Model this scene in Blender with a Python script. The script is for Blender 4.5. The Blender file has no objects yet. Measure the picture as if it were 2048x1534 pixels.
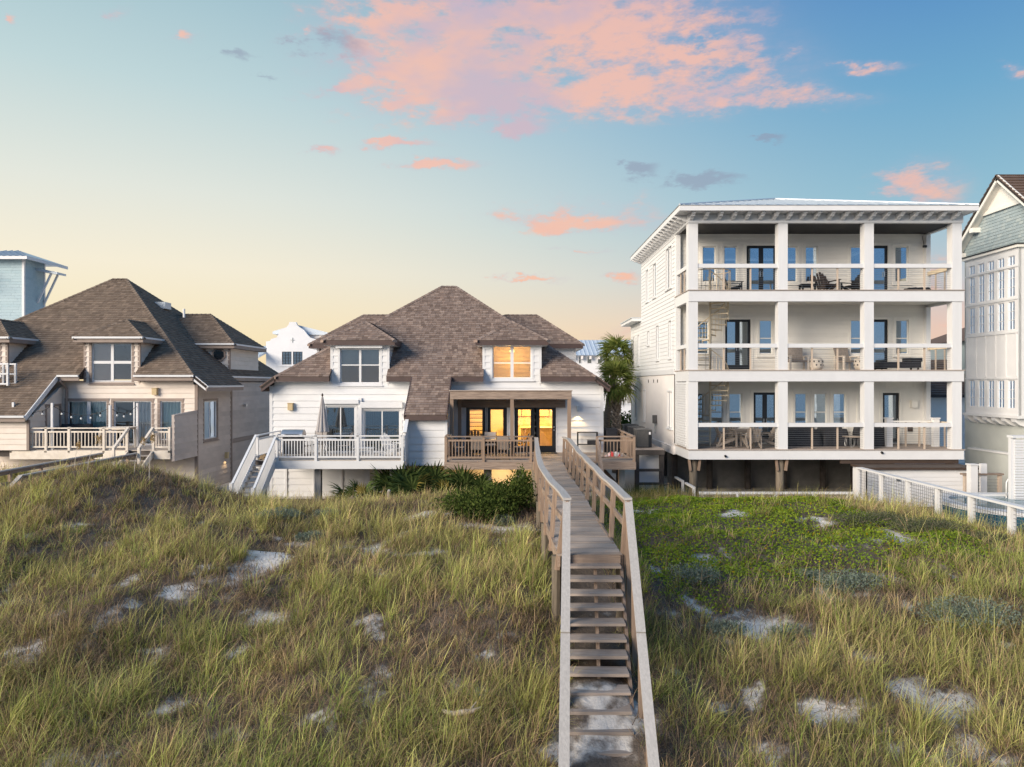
import bpy, math, random
import numpy as np
from mathutils import Vector, Matrix
random.seed(7)
S = bpy.context.scene
COL = S.collection
R = math.radians

# ------------------------------------------------------------ camera
CAMZ = 6.15
F = 1420.0                      # focal length in pixels of a 2048 wide picture
cam = bpy.data.cameras.new('camera'); cam_o = bpy.data.objects.new('camera', cam); COL.objects.link(cam_o)
cam.sensor_width = 36.0; cam.lens = 36.0 * F / 2048.0
cam.clip_start = 0.1; cam.clip_end = 6000
cam_o.location = (0, 0, CAMZ); cam_o.rotation_euler = (R(90), 0, 0)
S.camera = cam_o

# ------------------------------------------------------------ exposure
vs = S.view_settings
vs.view_transform = 'Standard'; vs.look = 'None'; vs.gamma = 1.0; vs.use_curve_mapping = False
vs.exposure = 0.25
S.render.engine = 'CYCLES'
S.cycles.use_denoising = True
S.cycles.max_bounces = 5; S.cycles.diffuse_bounces = 3; S.cycles.glossy_bounces = 2; S.cycles.transmission_bounces = 2; S.cycles.transparent_max_bounces = 12
S.cycles.sample_clamp_indirect = 6.0

# ------------------------------------------------------------ sun
SUN = Vector((-0.71, -0.61, 0.335)).normalized()      # direction towards the sun
sl = bpy.data.lights.new('sun', 'SUN'); sl.energy = 4.6; sl.angle = R(32); sl.color = (1.0, 0.87, 0.71)
so = bpy.data.objects.new('sun', sl); COL.objects.link(so)
so.rotation_euler = (-SUN).to_track_quat('-Z', 'Y').to_euler(); so.location = (-60, -30, 40)

# ------------------------------------------------------------ sky
def s2l(c):
    return tuple(((v/255.0)/12.92 if v/255.0 <= 0.04045 else ((v/255.0+0.055)/1.055)**2.4) for v in c)
world = bpy.data.worlds.new('World'); S.world = world; world.use_nodes = True
wt = world.node_tree; wt.nodes.clear()
def N_(kind, **kw):
    n = wt.nodes.new(kind)
    for k, v in kw.items(): setattr(n, k, v)
    return n
def setin(sock, v):
    if isinstance(v, bpy.types.NodeSocket): wt.links.new(v, sock)
    else: sock.default_value = v
def mth(op, a, b=None, c=None, clamp=False):
    n = N_('ShaderNodeMath', operation=op); n.use_clamp = clamp
    setin(n.inputs[0], a)
    if b is not None: setin(n.inputs[1], b)
    if c is not None: setin(n.inputs[2], c)
    return n.outputs[0]
def vmt(op, a, b=None):
    n = N_('ShaderNodeVectorMath', operation=op)
    setin(n.inputs[0], a)
    if b is not None: setin(n.inputs[1], b)
    return n.outputs['Value'] if op == 'DOT_PRODUCT' else n.outputs[0]
def sstep(lo, hi, x):
    n = N_('ShaderNodeMapRange', interpolation_type='SMOOTHSTEP')
    setin(n.inputs['Value'], x); n.inputs['From Min'].default_value = lo; n.inputs['From Max'].default_value = hi
    return n.outputs[0]
def cmix(f, a, b, blend='MIX'):
    n = N_('ShaderNodeMix', data_type='RGBA', blend_type=blend)
    setin(n.inputs[0], f)
    for s, v in ((n.inputs[6], a), (n.inputs[7], b)):
        if isinstance(v, tuple): s.default_value = (*v[:3], 1)
        else: setin(s, v)
    return n.outputs[2]
def ramp(fac, stops):
    n = N_('ShaderNodeValToRGB'); e = n.color_ramp.elements
    while len(e) < len(stops): e.new(0.5)
    for el, (p, c) in zip(e, stops): el.position = p; el.color = (*s2l(c), 1)
    setin(n.inputs[0], fac); return n.outputs[0]
tc = N_('ShaderNodeTexCoord'); D = tc.outputs['Generated']
sep = N_('ShaderNodeSeparateXYZ'); wt.links.new(D, sep.inputs[0]); dx, dy, dz = sep.outputs
el = mth('MAXIMUM', dz, 0.0)
warm = ramp(el, [(0, (254, 226, 176)), (.06, (255, 236, 192)), (.15, (255, 244, 218)), (.24, (236, 238, 226)),
                 (.36, (200, 222, 223)), (.5, (160, 196, 208)), (1, (112, 158, 204))])
cool = ramp(el, [(0, (240, 193, 168)), (.07, (236, 200, 180)), (.14, (190, 200, 205)), (.22, (146, 191, 209)),
                 (.34, (112, 170, 206)), (.46, (84, 142, 199)), (1, (104, 150, 202))])
hor = vmt('NORMALIZE', vmt('MULTIPLY', D, (1, 1, 0)))
az = vmt('DOT_PRODUCT', hor, (-0.80, 0.60, 0))
grad = cmix(sstep(1.0, 0.06, az), warm, cool)
seaside = ramp(el, [(0, (176, 190, 208)), (.06, (152, 178, 206)), (.15, (120, 162, 204)), (.3, (100, 150, 204)), (.5, (96, 146, 202)), (1, (104, 150, 202))])
grad = cmix(sstep(0.05, -0.5, dy), grad, seaside)
sky = N_('ShaderNodeTexSky', sky_type='NISHITA'); sky.sun_disc = False
sky.sun_elevation = math.asin(SUN.z); sky.sun_rotation = math.atan2(SUN.x, SUN.y)
nish = cmix(1.0, sky.outputs[0], (0.10, 0.10, 0.10), 'MULTIPLY')
grad = cmix(0.10, grad, nish)
# clouds
fwd = mth('MAXIMUM', dy, 0.12)
uvn = N_('ShaderNodeCombineXYZ'); wt.links.new(mth('DIVIDE', dx, fwd), uvn.inputs[0]); wt.links.new(mth('DIVIDE', dz, fwd), uvn.inputs[1])
UV = uvn.outputs[0]
def wnoise(v, det, rough=.6):
    n = N_('ShaderNodeTexNoise'); n.inputs['Scale'].default_value = 1.0; n.inputs['Detail'].default_value = det; n.inputs['Roughness'].default_value = rough
    wt.links.new(v, n.inputs['Vector']); return n
n1 = wnoise(vmt('MULTIPLY', D, (7, 7, 13)), 5)
n3 = wnoise(vmt('MULTIPLY', D, (24, 24, 60)), 4, .65)
n2 = wnoise(vmt('MULTIPLY', vmt('ADD', D, (3.1, 1.7, .4)), (6, 6, 12)), 4)
nz = mth('MULTIPLY_ADD', n3.outputs['Fac'], .55, mth('MULTIPLY', n1.outputs['Fac'], .45)); nw = n2.outputs['Fac']
UV = vmt('ADD', UV, vmt('MULTIPLY', vmt('SUBTRACT', n3.outputs['Color'], (.5, .5, .5)), (.075, .03, 0)))
UV = vmt('ADD', UV, vmt('MULTIPLY', vmt('SUBTRACT', n1.outputs['Color'], (.5, .5, .5)), (.10, .06, 0)))
def blobs(L):
    tot = 0.0
    for (px, py, rx, ry, a) in L:
        d = vmt('MULTIPLY', vmt('SUBTRACT', UV, ((px-1024)/F, (767-py)/F, 0)), (F/rx, F/ry, 0))
        g = mth('POWER', 0.3679, vmt('DOT_PRODUCT', d, d))
        tot = mth('MULTIPLY_ADD', g, a, tot)
    return tot
lit = blobs([(1010, 100, 330, 110, 1.05), (1170, 190, 290, 50, 1.0), (850, 160, 150, 70, .8), (1490, 120, 150, 50, .9),
             (1560, 195, 180, 22, .95), (740, 45, 120, 55, .7), (1150, 10, 320, 65, 1.05), (1420, 95, 40, 30, .8),
             (880, 335, 80, 11, 1.7), (800, 290, 65, 8, 1.5), (648, 302, 30, 9, 1.7), (1160, 438, 150, 20, 1.7), (1230, 400, 130, 22, .5),
             (1055, 563, 60, 6, 1.7), (1250, 562, 40, 10, 1.7), (1145, 502, 60, 6, 1.6), (1860, 365, 95, 48, .8),
             (1900, 600, 130, 100, .62), (692, 166, 28, 8, 1.6), (355, 80, 24, 10, 1.5), (210, 18, 24, 11, 1.5), (28, 45, 16, 8, 1.0),
             (1745, 130, 60, 12, 1.4), (2035, 148, 36, 16, 1.4), (1050, 262, 40, 14, 1.4), (1240, 665, 60, 14, .7), (600, 60, 14, 5, 1.1)])
grey = blobs([(1400, 356, 105, 15, 1.7), (1275, 328, 48, 12, 1.6), (660, 80, 80, 34, 1.3), (470, 112, 55, 14, 1.4), (535, 157, 26, 6, 1.1), (1560, 282, 30, 8, 1.0)])
infront = sstep(0.12, 0.3, dy)
nstr = mth('MULTIPLY_ADD', nz, 6.4, -3.3)
dl = mth('MULTIPLY', sstep(.30, 1.45, mth('MULTIPLY_ADD', lit, 1.0, nstr)), sstep(.08, .5, lit))
dl = mth('MULTIPLY', dl, infront)
veil = mth('MULTIPLY', mth('MULTIPLY', sstep(.05, 1.0, lit), sstep(.30, .62, nz)), infront)
dg = mth('MULTIPLY', mth('MULTIPLY', sstep(.3, 1.4, mth('MULTIPLY_ADD', grey, 1.0, nstr)), sstep(.08, .5, grey)), infront)
# the rest of the sky carries the same broken cloud
other = mth('MULTIPLY', mth('MULTIPLY', sstep(.56, .74, nz), sstep(.46, .6, nw)), mth('SUBTRACT', 1.0, sstep(-0.1, 0.45, dy)))
other = mth('MULTIPLY', other, sstep(0.03, 0.12, dz))
dl = mth('MAXIMUM', dl, mth('MULTIPLY', other, .8))
ccol = cmix(sstep(.34, .60, nw), s2l((208, 184, 196)), s2l((249, 192, 170)))
ccol = cmix(sstep(.34, .06, el), ccol, s2l((255, 190, 154)))
ccol = cmix(sstep(.44, .62, el), ccol, s2l((206, 158, 196)))
out = cmix(mth('MULTIPLY', veil, .42), grad, s2l((202, 184, 200)))
out = cmix(mth('MULTIPLY', dl, .76), out, ccol)
out = cmix(mth('MULTIPLY', dg, .6), out, s2l((146, 154, 176)))
bg = N_('ShaderNodeBackground'); wt.links.new(out, bg.inputs[0]); bg.inputs[1].default_value = 0.85
wo = N_('ShaderNodeOutputWorld'); wt.links.new(bg.outputs[0], wo.inputs[0])
try: world.cycles.sampling_method = 'MANUAL'; world.cycles.sample_map_resolution = 512
except Exception: pass
# ------------------------------------------------------------ materials
MATS = {}
def mat(name, c1, c2=None, rough=.6, scale=6.0, stretch=(1, 1, 1), detail=5, orand=0.0, bump=0.0, bscale=None, metal=0.0,
        spec=.4, attr=None, emit=None, transl=0.0, contrast=(.35, .65)):
    if name in MATS: return MATS[name]
    m = bpy.data.materials.new(name); m.use_nodes = True; MATS[name] = m
    nt = m.node_tree; b = nt.nodes['Principled BSDF']; L = nt.links.new
    c2 = c2 or tuple(v*.85 for v in c1)
    t = nt.nodes.new('ShaderNodeTexCoord'); mp = nt.nodes.new('ShaderNodeVectorMath'); mp.operation = 'MULTIPLY'
    mp.inputs[1].default_value = stretch; L(t.outputs['Object'], mp.inputs[0])
    oi = nt.nodes.new('ShaderNodeObjectInfo')
    ofs = nt.nodes.new('ShaderNodeVectorMath'); ofs.operation = 'SCALE'; ofs.inputs[0].default_value = (13, 7, 5); L(oi.outputs['Random'], ofs.inputs['Scale'])
    ad = nt.nodes.new('ShaderNodeVectorMath'); ad.operation = 'ADD'; L(mp.outputs[0], ad.inputs[0]); L(ofs.outputs[0], ad.inputs[1])
    nz = nt.nodes.new('ShaderNodeTexNoise'); nz.inputs['Scale'].default_value = scale; nz.inputs['Detail'].default_value = detail
    nz.inputs['Roughness'].default_value = .6; L(ad.outputs[0], nz.inputs['Vector'])
    mr = nt.nodes.new('ShaderNodeMapRange'); mr.inputs['From Min'].default_value = contrast[0]; mr.inputs['From Max'].default_value = contrast[1]
    L(nz.outputs['Fac'], mr.inputs['Value'])
    mx = nt.nodes.new('ShaderNodeMix'); mx.data_type = 'RGBA'; L(mr.outputs[0], mx.inputs[0])
    mx.inputs[6].default_value = (*c1, 1); mx.inputs[7].default_value = (*c2, 1); col = mx.outputs[2]
    if orand or attr:
        src = oi.outputs['Random']
        if attr:
            at = nt.nodes.new('ShaderNodeAttribute'); at.attribute_name = attr
            a2 = nt.nodes.new('ShaderNodeMath'); a2.operation = 'ADD'; L(at.outputs['Fac'], a2.inputs[0]); L(src, a2.inputs[1])
            fr = nt.nodes.new('ShaderNodeMath'); fr.operation = 'FRACT'; L(a2.outputs[0], fr.inputs[0]); src = fr.outputs[0]
        m3 = nt.nodes.new('ShaderNodeMapRange'); m3.inputs['To Min'].default_value = 1-orand; m3.inputs['To Max'].default_value = 1+orand; L(src, m3.inputs['Value'])
        sc = nt.nodes.new('ShaderNodeVectorMath'); sc.operation = 'SCALE'; L(col, sc.inputs[0]); L(m3.outputs[0], sc.inputs['Scale']); col = sc.outputs[0]
    L(col, b.inputs['Base Color'])
    b.inputs['Roughness'].default_value = rough; b.inputs['Metallic'].default_value = metal; b.inputs['Specular IOR Level'].default_value = spec
    if bump:
        n2 = nt.nodes.new('ShaderNodeTexNoise'); n2.inputs['Scale'].default_value = bscale or scale*2; n2.inputs['Detail'].default_value = 4; L(ad.outputs[0], n2.inputs['Vector'])
        bp = nt.nodes.new('ShaderNodeBump'); bp.inputs['Strength'].default_value = bump; bp.inputs['Distance'].default_value = .02
        L(n2.outputs['Fac'], bp.inputs['Height']); L(bp.outputs[0], b.inputs['Normal'])
    if emit:
        b.inputs['Emission Color'].default_value = (*emit[0], 1); b.inputs['Emission Strength'].default_value = emit[1]
    return m

def shingle_mat(name, cols):
    m = bpy.data.materials.new(name); m.use_nodes = True; MATS[name] = m
    nt = m.node_tree; b = nt.nodes['Principled BSDF']; L = nt.links.new
    oi = nt.nodes.new('ShaderNodeObjectInfo'); at = nt.nodes.new('ShaderNodeAttribute'); at.attribute_name = 'rnd'
    a2 = nt.nodes.new('ShaderNodeMath'); a2.operation = 'ADD'; L(at.outputs['Fac'], a2.inputs[0]); L(oi.outputs['Random'], a2.inputs[1])
    fr = nt.nodes.new('ShaderNodeMath'); fr.operation = 'FRACT'; L(a2.outputs[0], fr.inputs[0])
    cr = nt.nodes.new('ShaderNodeValToRGB'); e = cr.color_ramp.elements
    while len(e) < len(cols): e.new(.5)
    for i, (el_, c) in enumerate(zip(e, cols)): el_.position = i/(len(cols)-1); el_.color = (*c, 1)
    L(fr.outputs[0], cr.inputs[0])
    tcn = nt.nodes.new('ShaderNodeTexCoord'); nz = nt.nodes.new('ShaderNodeTexNoise'); nz.inputs['Scale'].default_value = 60; nz.inputs['Detail'].default_value = 3
    L(tcn.outputs['Object'], nz.inputs['Vector'])
    mr = nt.nodes.new('ShaderNodeMapRange'); mr.inputs['From Min'].default_value = .3; mr.inputs['From Max'].default_value = .7
    mr.inputs['To Min'].default_value = .75; mr.inputs['To Max'].default_value = 1.25; L(nz.outputs['Fac'], mr.inputs['Value'])
    sc = nt.nodes.new('ShaderNodeVectorMath'); sc.operation = 'SCALE'; L(cr.outputs[0], sc.inputs[0]); L(mr.outputs[0], sc.inputs['Scale'])
    L(sc.outputs[0], b.inputs['Base Color']); b.inputs['Roughness'].default_value = .9; b.inputs['Specular IOR Level'].default_value = .2
    return m

def glass_mat(name, refl, tint=(.9, .95, 1.0), body=None):
    m = bpy.data.materials.new(name); m.use_nodes = True; MATS[name] = m
    nt = m.node_tree; nt.nodes.clear(); L = nt.links.new
    g = nt.nodes.new('ShaderNodeBsdfGlossy'); g.inputs['Roughness'].default_value = .02; g.inputs['Color'].default_value = (*tint, 1)
    t = nt.nodes.new('ShaderNodeBsdfTransparent'); t.inputs[0].default_value = (*(body or (.86, .9, .9)), 1)
    lw = nt.nodes.new('ShaderNodeLayerWeight'); lw.inputs[0].default_value = .35
    mr = nt.nodes.new('ShaderNodeMapRange'); mr.inputs['To Min'].default_value = refl; mr.inputs['To Max'].default_value = 1.0; L(lw.outputs['Fresnel'], mr.inputs['Value'])
    nz = nt.nodes.new('ShaderNodeTexNoise'); nz.inputs['Scale'].default_value = 1.3; bp = nt.nodes.new('ShaderNodeBump'); bp.inputs['Strength'].default_value = .06; bp.inputs['Distance'].default_value = .03
    L(nz.outputs['Fac'], bp.inputs['Height']); L(bp.outputs[0], g.inputs['Normal'])
    mx = nt.nodes.new('ShaderNodeMixShader'); L(mr.outputs[0], mx.inputs[0]); L(t.outputs[0], mx.inputs[1]); L(g.outputs[0], mx.inputs[2])
    o = nt.nodes.new('ShaderNodeOutputMaterial'); L(mx.outputs[0], o.inputs[0]); return m

def leaf_mat(name, attr='col', transl=.35, rough=.6):
    m = bpy.data.materials.new(name); m.use_nodes = True; MATS[name] = m
    nt = m.node_tree; b = nt.nodes['Principled BSDF']; L = nt.links.new
    at = nt.nodes.new('ShaderNodeAttribute'); at.attribute_name = attr
    tcn = nt.nodes.new('ShaderNodeTexCoord'); nz = nt.nodes.new('ShaderNodeTexNoise'); nz.inputs['Scale'].default_value = 30; L(tcn.outputs['Object'], nz.inputs['Vector'])
    mr = nt.nodes.new('ShaderNodeMapRange'); mr.inputs['To Min'].default_value = .75; mr.inputs['To Max'].default_value = 1.25; L(nz.outputs['Fac'], mr.inputs['Value'])
    sc = nt.nodes.new('ShaderNodeVectorMath'); sc.operation = 'SCALE'; L(at.outputs['Color'], sc.inputs[0]); L(mr.outputs[0], sc.inputs['Scale'])
    nt.nodes.remove(b); b = nt.nodes.new('ShaderNodeBsdfDiffuse'); L(sc.outputs[0], b.inputs['Color'])
    tr = nt.nodes.new('ShaderNodeBsdfTranslucent'); L(sc.outputs[0], tr.inputs['Color'])
    mx = nt.nodes.new('ShaderNodeMixShader'); mx.inputs[0].default_value = transl
    o = nt.nodes['Material Output']; L(b.outputs[0], mx.inputs[1]); L(tr.outputs[0], mx.inputs[2]); L(mx.outputs[0], o.inputs[0])
    return m

shingle_mat('shingle_brown', [(.145, .105, .086), (.275, .202, .166), (.205, .156, .133), (.34, .258, .212), (.165, .120, .10), (.265, .205, .176)])
shingle_mat('shingle_taupe', [(.13, .096, .072), (.22, .165, .123), (.175, .132, .10), (.26, .195, .146), (.15, .112, .086), (.21, .16, .121)])
shingle_mat('shake_bluegrey', [(.27, .33, .35), (.33, .39, .40), (.30, .36, .38), (.37, .42, .42)])
shingle_mat('shake_aqua', [(.38, .50, .54), (.45, .56, .59), (.42, .53, .57)])
shingle_mat('tile_brown', [(.11, .075, .06), (.16, .11, .085), (.13, .095, .08)])
mat('underlay', (.035, .028, .025), rough=.9)
mat('white_paint', (.74, .735, .73), (.69, .69, .695), rough=.45, scale=1.3, orand=.02, bump=.05, bscale=25)
mat('white_trim', (.70, .70, .705), (.665, .665, .67), rough=.4, scale=2, orand=.015)
mat('shaded_siding', (.53, .455, .405), (.45, .385, .345), rough=.7, scale=1.2, orand=.08, bump=.1, bscale=20)  # darker copy of cream_siding: shade on side and privacy walls is in the colour
mat('cream_siding', (.76, .665, .585), (.68, .595, .515), rough=.6, scale=1.5, orand=.05, bump=.06, bscale=25)
mat('ivory_paint', (.80, .775, .72), (.76, .735, .68), rough=.5, scale=1.2, orand=.02)
mat('taupe_trim', (.30, .235, .20), (.25, .195, .165), rough=.6, scale=3)
mat('brown_trim', (.095, .062, .055), (.075, .05, .045), rough=.55, scale=3)
mat('stucco_white', (.76, .75, .76), (.71, .71, .72), rough=.85, scale=1.0, bump=.12, bscale=30)
mat('stucco_grey', (.47, .49, .465), (.42, .44, .42), rough=.85, scale=1.0, bump=.12, bscale=30)
mat('stucco_pink', (.78, .73, .70), (.74, .70, .67), rough=.8, scale=1.0, bump=.06, bscale=30)
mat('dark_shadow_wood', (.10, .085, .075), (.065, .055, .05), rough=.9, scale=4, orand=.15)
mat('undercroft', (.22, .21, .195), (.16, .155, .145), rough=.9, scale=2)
mat('black_frame', (.018, .019, .022), rough=.35, scale=3)
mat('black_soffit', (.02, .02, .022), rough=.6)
mat('metal_roof', (.56, .61, .65), (.50, .55, .60), rough=.38, scale=2, metal=.35)
mat('metal_blue_roof', (.66, .72, .78), (.60, .66, .73), rough=.4, scale=2, metal=.3)
mat('tan_metal', (.55, .45, .36), (.47, .38, .30), rough=.4, scale=3)
mat('beige_paint', (.66, .56, .40), (.60, .50, .36), rough=.5, scale=3, orand=.03)
mat('cable', (.35, .35, .35), rough=.3, metal=.8)
mat('grey_cap', (.45, .42, .39), (.37, .345, .32), rough=.8, scale=3.5, stretch=(9, .45, 9), orand=.06, bump=.25, bscale=8)
mat('wood_y', (.34, .25, .19), (.20, .145, .11), rough=.8, scale=4, stretch=(8, .6, 8), orand=.14, bump=.3, bscale=9)
mat('wood_x', (.34, .26, .205), (.195, .145, .115), rough=.8, scale=4, stretch=(.6, 8, 8), orand=.16, bump=.3, bscale=9)
mat('wood_z', (.35, .25, .18), (.22, .155, .115), rough=.8, scale=4, stretch=(8, 8, .6), orand=.14, bump=.25, bscale=9)
mat('plank', (.50, .42, .36), (.28, .225, .19), rough=.85, scale=4, stretch=(.7, 7, 7), orand=.2, bump=.35, bscale=9)
mat('plank_pale', (.50, .44, .38), (.38, .33, .28), rough=.85, scale=4, stretch=(.7, 7, 7), orand=.1, bump=.2)
mat('piling', (.20, .165, .125), (.12, .10, .075), rough=.9, scale=5, stretch=(5, 5, .5), orand=.12, bump=.3)
mat('rail_cream', (.78, .70, .60), (.66, .58, .49), rough=.65, scale=4, orand=.06)
mat('concrete', (.42, .40, .38), (.34, .33, .31), rough=.9, scale=4, bump=.15)
mat('ac_metal', (.13, .125, .12), (.10, .10, .10), rough=.5, scale=6)
mat('steel', (.55, .55, .55), rough=.3, metal=.9)
mat('fabric_grey', (.42, .39, .38), (.36, .335, .325), rough=.9, scale=8)
mat('fabric_beige', (.48, .42, .37), (.42, .37, .33), rough=.9, scale=8)
mat('cover_black', (.016, .016, .019), (.03, .03, .034), rough=.75, scale=3, bump=.3, bscale=4)
mat('dark_wood', (.075, .05, .037), (.05, .034, .026), rough=.6, scale=4, stretch=(1, 1, 6))
mat('grey_wood', (.30, .255, .22), (.20, .17, .145), rough=.8, scale=4, stretch=(6, 6, 1))
mat('black_metal', (.02, .02, .02), rough=.4, metal=.4)
mat('curtain_teal', (.62, .78, .76), (.50, .66, .64), rough=.9, scale=4, stretch=(8, 8, .5))
mat('curtain_white', (.8, .82, .84), (.54, .56, .58), rough=.9, scale=4, stretch=(8, 8, .5))
mat('blind_pink', (.55, .43, .38), (.48, .38, .34), rough=.8, scale=2)
mat('blind_grey', (.40, .40, .37), (.34, .34, .32), rough=.8, scale=2)
mat('blind_tan', (.66, .50, .26), (.58, .43, .22), rough=.7, scale=3)
mat('vertical_blind', (.10, .105, .11), (.07, .075, .08), rough=.8, scale=3, stretch=(9, 9, .4))
mat('room_warm', (.66, .55, .36), (.60, .50, .32), rough=.8, scale=2)
mat('room_floor', (.30, .19, .10), (.22, .14, .07), rough=.5, scale=4, stretch=(1, 6, 1))
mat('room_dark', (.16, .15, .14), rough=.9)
mat('cabinet', (.62, .48, .25), (.55, .42, .20), rough=.5, scale=3, stretch=(6, 6, 1))
mat('lamp_glass', (.9, .8, .6), rough=.4, emit=((1.0, .62, .22), 9.0))
mat('lamp_tan', (.55, .42, .24), (.5, .38, .2), rough=.5)
mat('bulb_glass', (.85, .85, .82), rough=.1, spec=.6)
mat('pool_tile', (.02, .09, .14), (.035, .14, .20), rough=.2, scale=9)
mat('pool_water', (.02, .12, .18), (.03, .16, .22), rough=.04, scale=3, bump=.1)
mat('towel_red', (.5, .05, .05), (.65, .6, .58), rough=.9, scale=5, contrast=(.48, .52))
mat('towel_tan', (.5, .33, .17), (.4, .26, .13), rough=.9, scale=8)
mat('terracotta', (.28, .12, .07), rough=.8)
mat('trunk', (.30, .235, .175), (.18, .14, .11), rough=.95, scale=5, stretch=(1, 1, 4), bump=.5)
mat('boot', (.52, .43, .33), (.32, .25, .19), rough=.95, scale=8, orand=.2, bump=.3)
mat('driftwood', (.52, .45, .37), (.40, .34, .28), rough=.9, scale=5, stretch=(1, 5, 5), bump=.3)
glass_mat('glass', .24, tint=(.80, .90, 1.0), body=(.45, .5, .5))
glass_mat('glass_clear', .05, body=(.97, .97, .97))
glass_mat('glass_soft', .07, tint=(.85, .93, 1.0), body=(.97, .98, .98))
glass_mat('glass_blue', .42, tint=(.78, .90, 1.0))
leaf_mat('leaf')
leaf_mat('frond_leaf', transl=.2, rough=.5)

# ------------------------------------------------------------ mesh builder and object helpers
WM = {}
class MB:
    def __init__(s): s.v = []; s.f = []; s.r = []
    def add(s, vs_, fs_):
        n = len(s.v); s.v += [tuple(v) for v in vs_]; s.f += [tuple(i+n for i in f) for f in fs_]; return s
    def box(s, x0, x1, y0, y1, z0, z1):
        return s.add([(x0, y0, z0), (x1, y0, z0), (x1, y1, z0), (x0, y1, z0), (x0, y0, z1), (x1, y0, z1), (x1, y1, z1), (x0, y1, z1)],
                     [(0, 3, 2, 1), (4, 5, 6, 7), (0, 1, 5, 4), (1, 2, 6, 5), (2, 3, 7, 6), (3, 0, 4, 7)])
    def beam(s, p0, p1, w, h, up=(0, 0, 1)):
        p0, p1 = Vector(p0), Vector(p1); d = (p1-p0).normalized(); upv = Vector(up)
        if abs(d.dot(upv)) > .98: upv = Vector((0, 1, 0))
        sd = d.cross(upv).normalized(); u2 = sd.cross(d).normalized()
        vs_ = []
        for p in (p0, p1):
            for a, b in ((-1, -1), (1, -1), (1, 1), (-1, 1)): vs_.append(p+sd*(a*w/2)+u2*(b*h/2))
        return s.add(vs_, [(0, 1, 2, 3), (7, 6, 5, 4), (0, 4, 5, 1), (1, 5, 6, 2), (2, 6, 7, 3), (3, 7, 4, 0)])
    def prism(s, poly, off):
        n = len(poly); off = Vector(off); a = [Vector(p) for p in poly]; b = [p+off for p in a]
        return s.add(a+b, [tuple(reversed(range(n))), tuple(range(n, 2*n))]+[(i, (i+1) % n, n+(i+1) % n, n+i) for i in range(n)])
    def face(s, poly): return s.add(poly, [tuple(range(len(poly)))])
    def tube(s, pts, r, n=7):
        pts = [Vector(p) for p in pts]; k = len(pts); rr = r if isinstance(r, (list, tuple)) else [r]*k
        ref = None; vs_ = []
        for i, p in enumerate(pts):
            d = (pts[min(i+1, k-1)]-pts[max(i-1, 0)]).normalized()
            if ref is None: ref = d.orthogonal().normalized()
            else:
                ref = ref-d*ref.dot(d)
                ref = ref.normalized() if ref.length > 1e-6 else d.orthogonal().normalized()
            b = d.cross(ref)
            for j in range(n):
                a = 2*math.pi*j/n; vs_.append(p+(ref*math.cos(a)+b*math.sin(a))*rr[i])
        fs_ = [(i*n+j, i*n+(j+1) % n, (i+1)*n+(j+1) % n, (i+1)*n+j) for i in range(k-1) for j in range(n)]
        fs_ += [tuple(reversed(range(n))), tuple(range((k-1)*n, k*n))]
        return s.add(vs_, fs_)
    def lathe(s, cx, cy, prof, n=16, fn=None):
        vs_ = []
        for (r, z) in prof:
            for j in range(n):
                a = 2*math.pi*j/n; q = r*(fn(a) if fn else 1); vs_.append((cx+q*math.cos(a), cy+q*math.sin(a), z))
        k = len(prof)
        fs_ = [(i*n+j, i*n+(j+1) % n, (i+1)*n+(j+1) % n, (i+1)*n+j) for i in range(k-1) for j in range(n)]
        fs_ += [tuple(reversed(range(n))), tuple(range((k-1)*n, k*n))]
        return s.add(vs_, fs_)
    def mesh(s, name, m):
        me = bpy.data.meshes.new(name); me.from_pydata(s.v, [], s.f); me.materials.append(MATS[m])
        if s.r:
            a = me.attributes.new('rnd', 'FLOAT', 'FACE'); a.data.foreach_set('value', s.r[:len(me.polygons)])
        return me
    def build(s, name, m, parent=None, smooth=False, local=False):
        o = link(name, s.mesh(name, m), parent, local=local)
        if smooth:
            for p in o.data.polygons: p.use_smooth = True
        return o
def link(name, data, parent=None, M=None, local=False):
    o = bpy.data.objects.new(name, data); COL.objects.link(o)
    if parent is not None:
        o.parent = parent
        if not local and parent in WM: o.matrix_parent_inverse = WM[parent].inverted()
    if M is not None: o.matrix_basis = M
    return o
def tag(o, label, cat, group=None, kind=None):
    if label: o['label'] = label
    if cat: o['category'] = cat
    if group: o['group'] = group
    if kind: o['kind'] = kind
    return o
def thing(name, label, cat, loc=(0, 0, 0), rz=0.0, group=None):
    o = bpy.data.objects.new(name, None); COL.objects.link(o); o.empty_display_size = .2
    M = Matrix.Translation(loc) @ Matrix.Rotation(rz, 4, 'Z'); o.matrix_basis = M; WM[o] = M
    return tag(o, label, cat, group)
def copy_tree(o, loc, rz, label=None, scale=1.0):
    c = o.copy(); COL.objects.link(c); c.matrix_basis = Matrix.Translation(loc) @ Matrix.Rotation(rz, 4, 'Z') @ Matrix.Scale(scale, 4)
    if label: c['label'] = label
    for ch in o.children:
        d = ch.copy(); COL.objects.link(d); d.parent = c
        for g in ch.children:
            e = g.copy(); COL.objects.link(e); e.parent = d
    return c
UNIT = {}
def ibox(name, m, parent, x0, x1, y0, y1, z0, z1, rz=0.0, local=False, jit=0.0):
    if m not in UNIT: UNIT[m] = MB().box(-.5, .5, -.5, .5, -.5, .5).mesh('box_'+m, m)
    M = Matrix.Translation(((x0+x1)/2, (y0+y1)/2, (z0+z1)/2)) @ Matrix.Rotation(rz, 4, 'Z')
    if jit: M = M @ Matrix.Rotation(random.uniform(-jit, jit), 4, 'Z') @ Matrix.Rotation(random.uniform(-jit, jit), 4, 'Y')
    return link(name, UNIT[m], parent, M @ Matrix.Diagonal((x1-x0, y1-y0, z1-z0, 1)), local)
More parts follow.
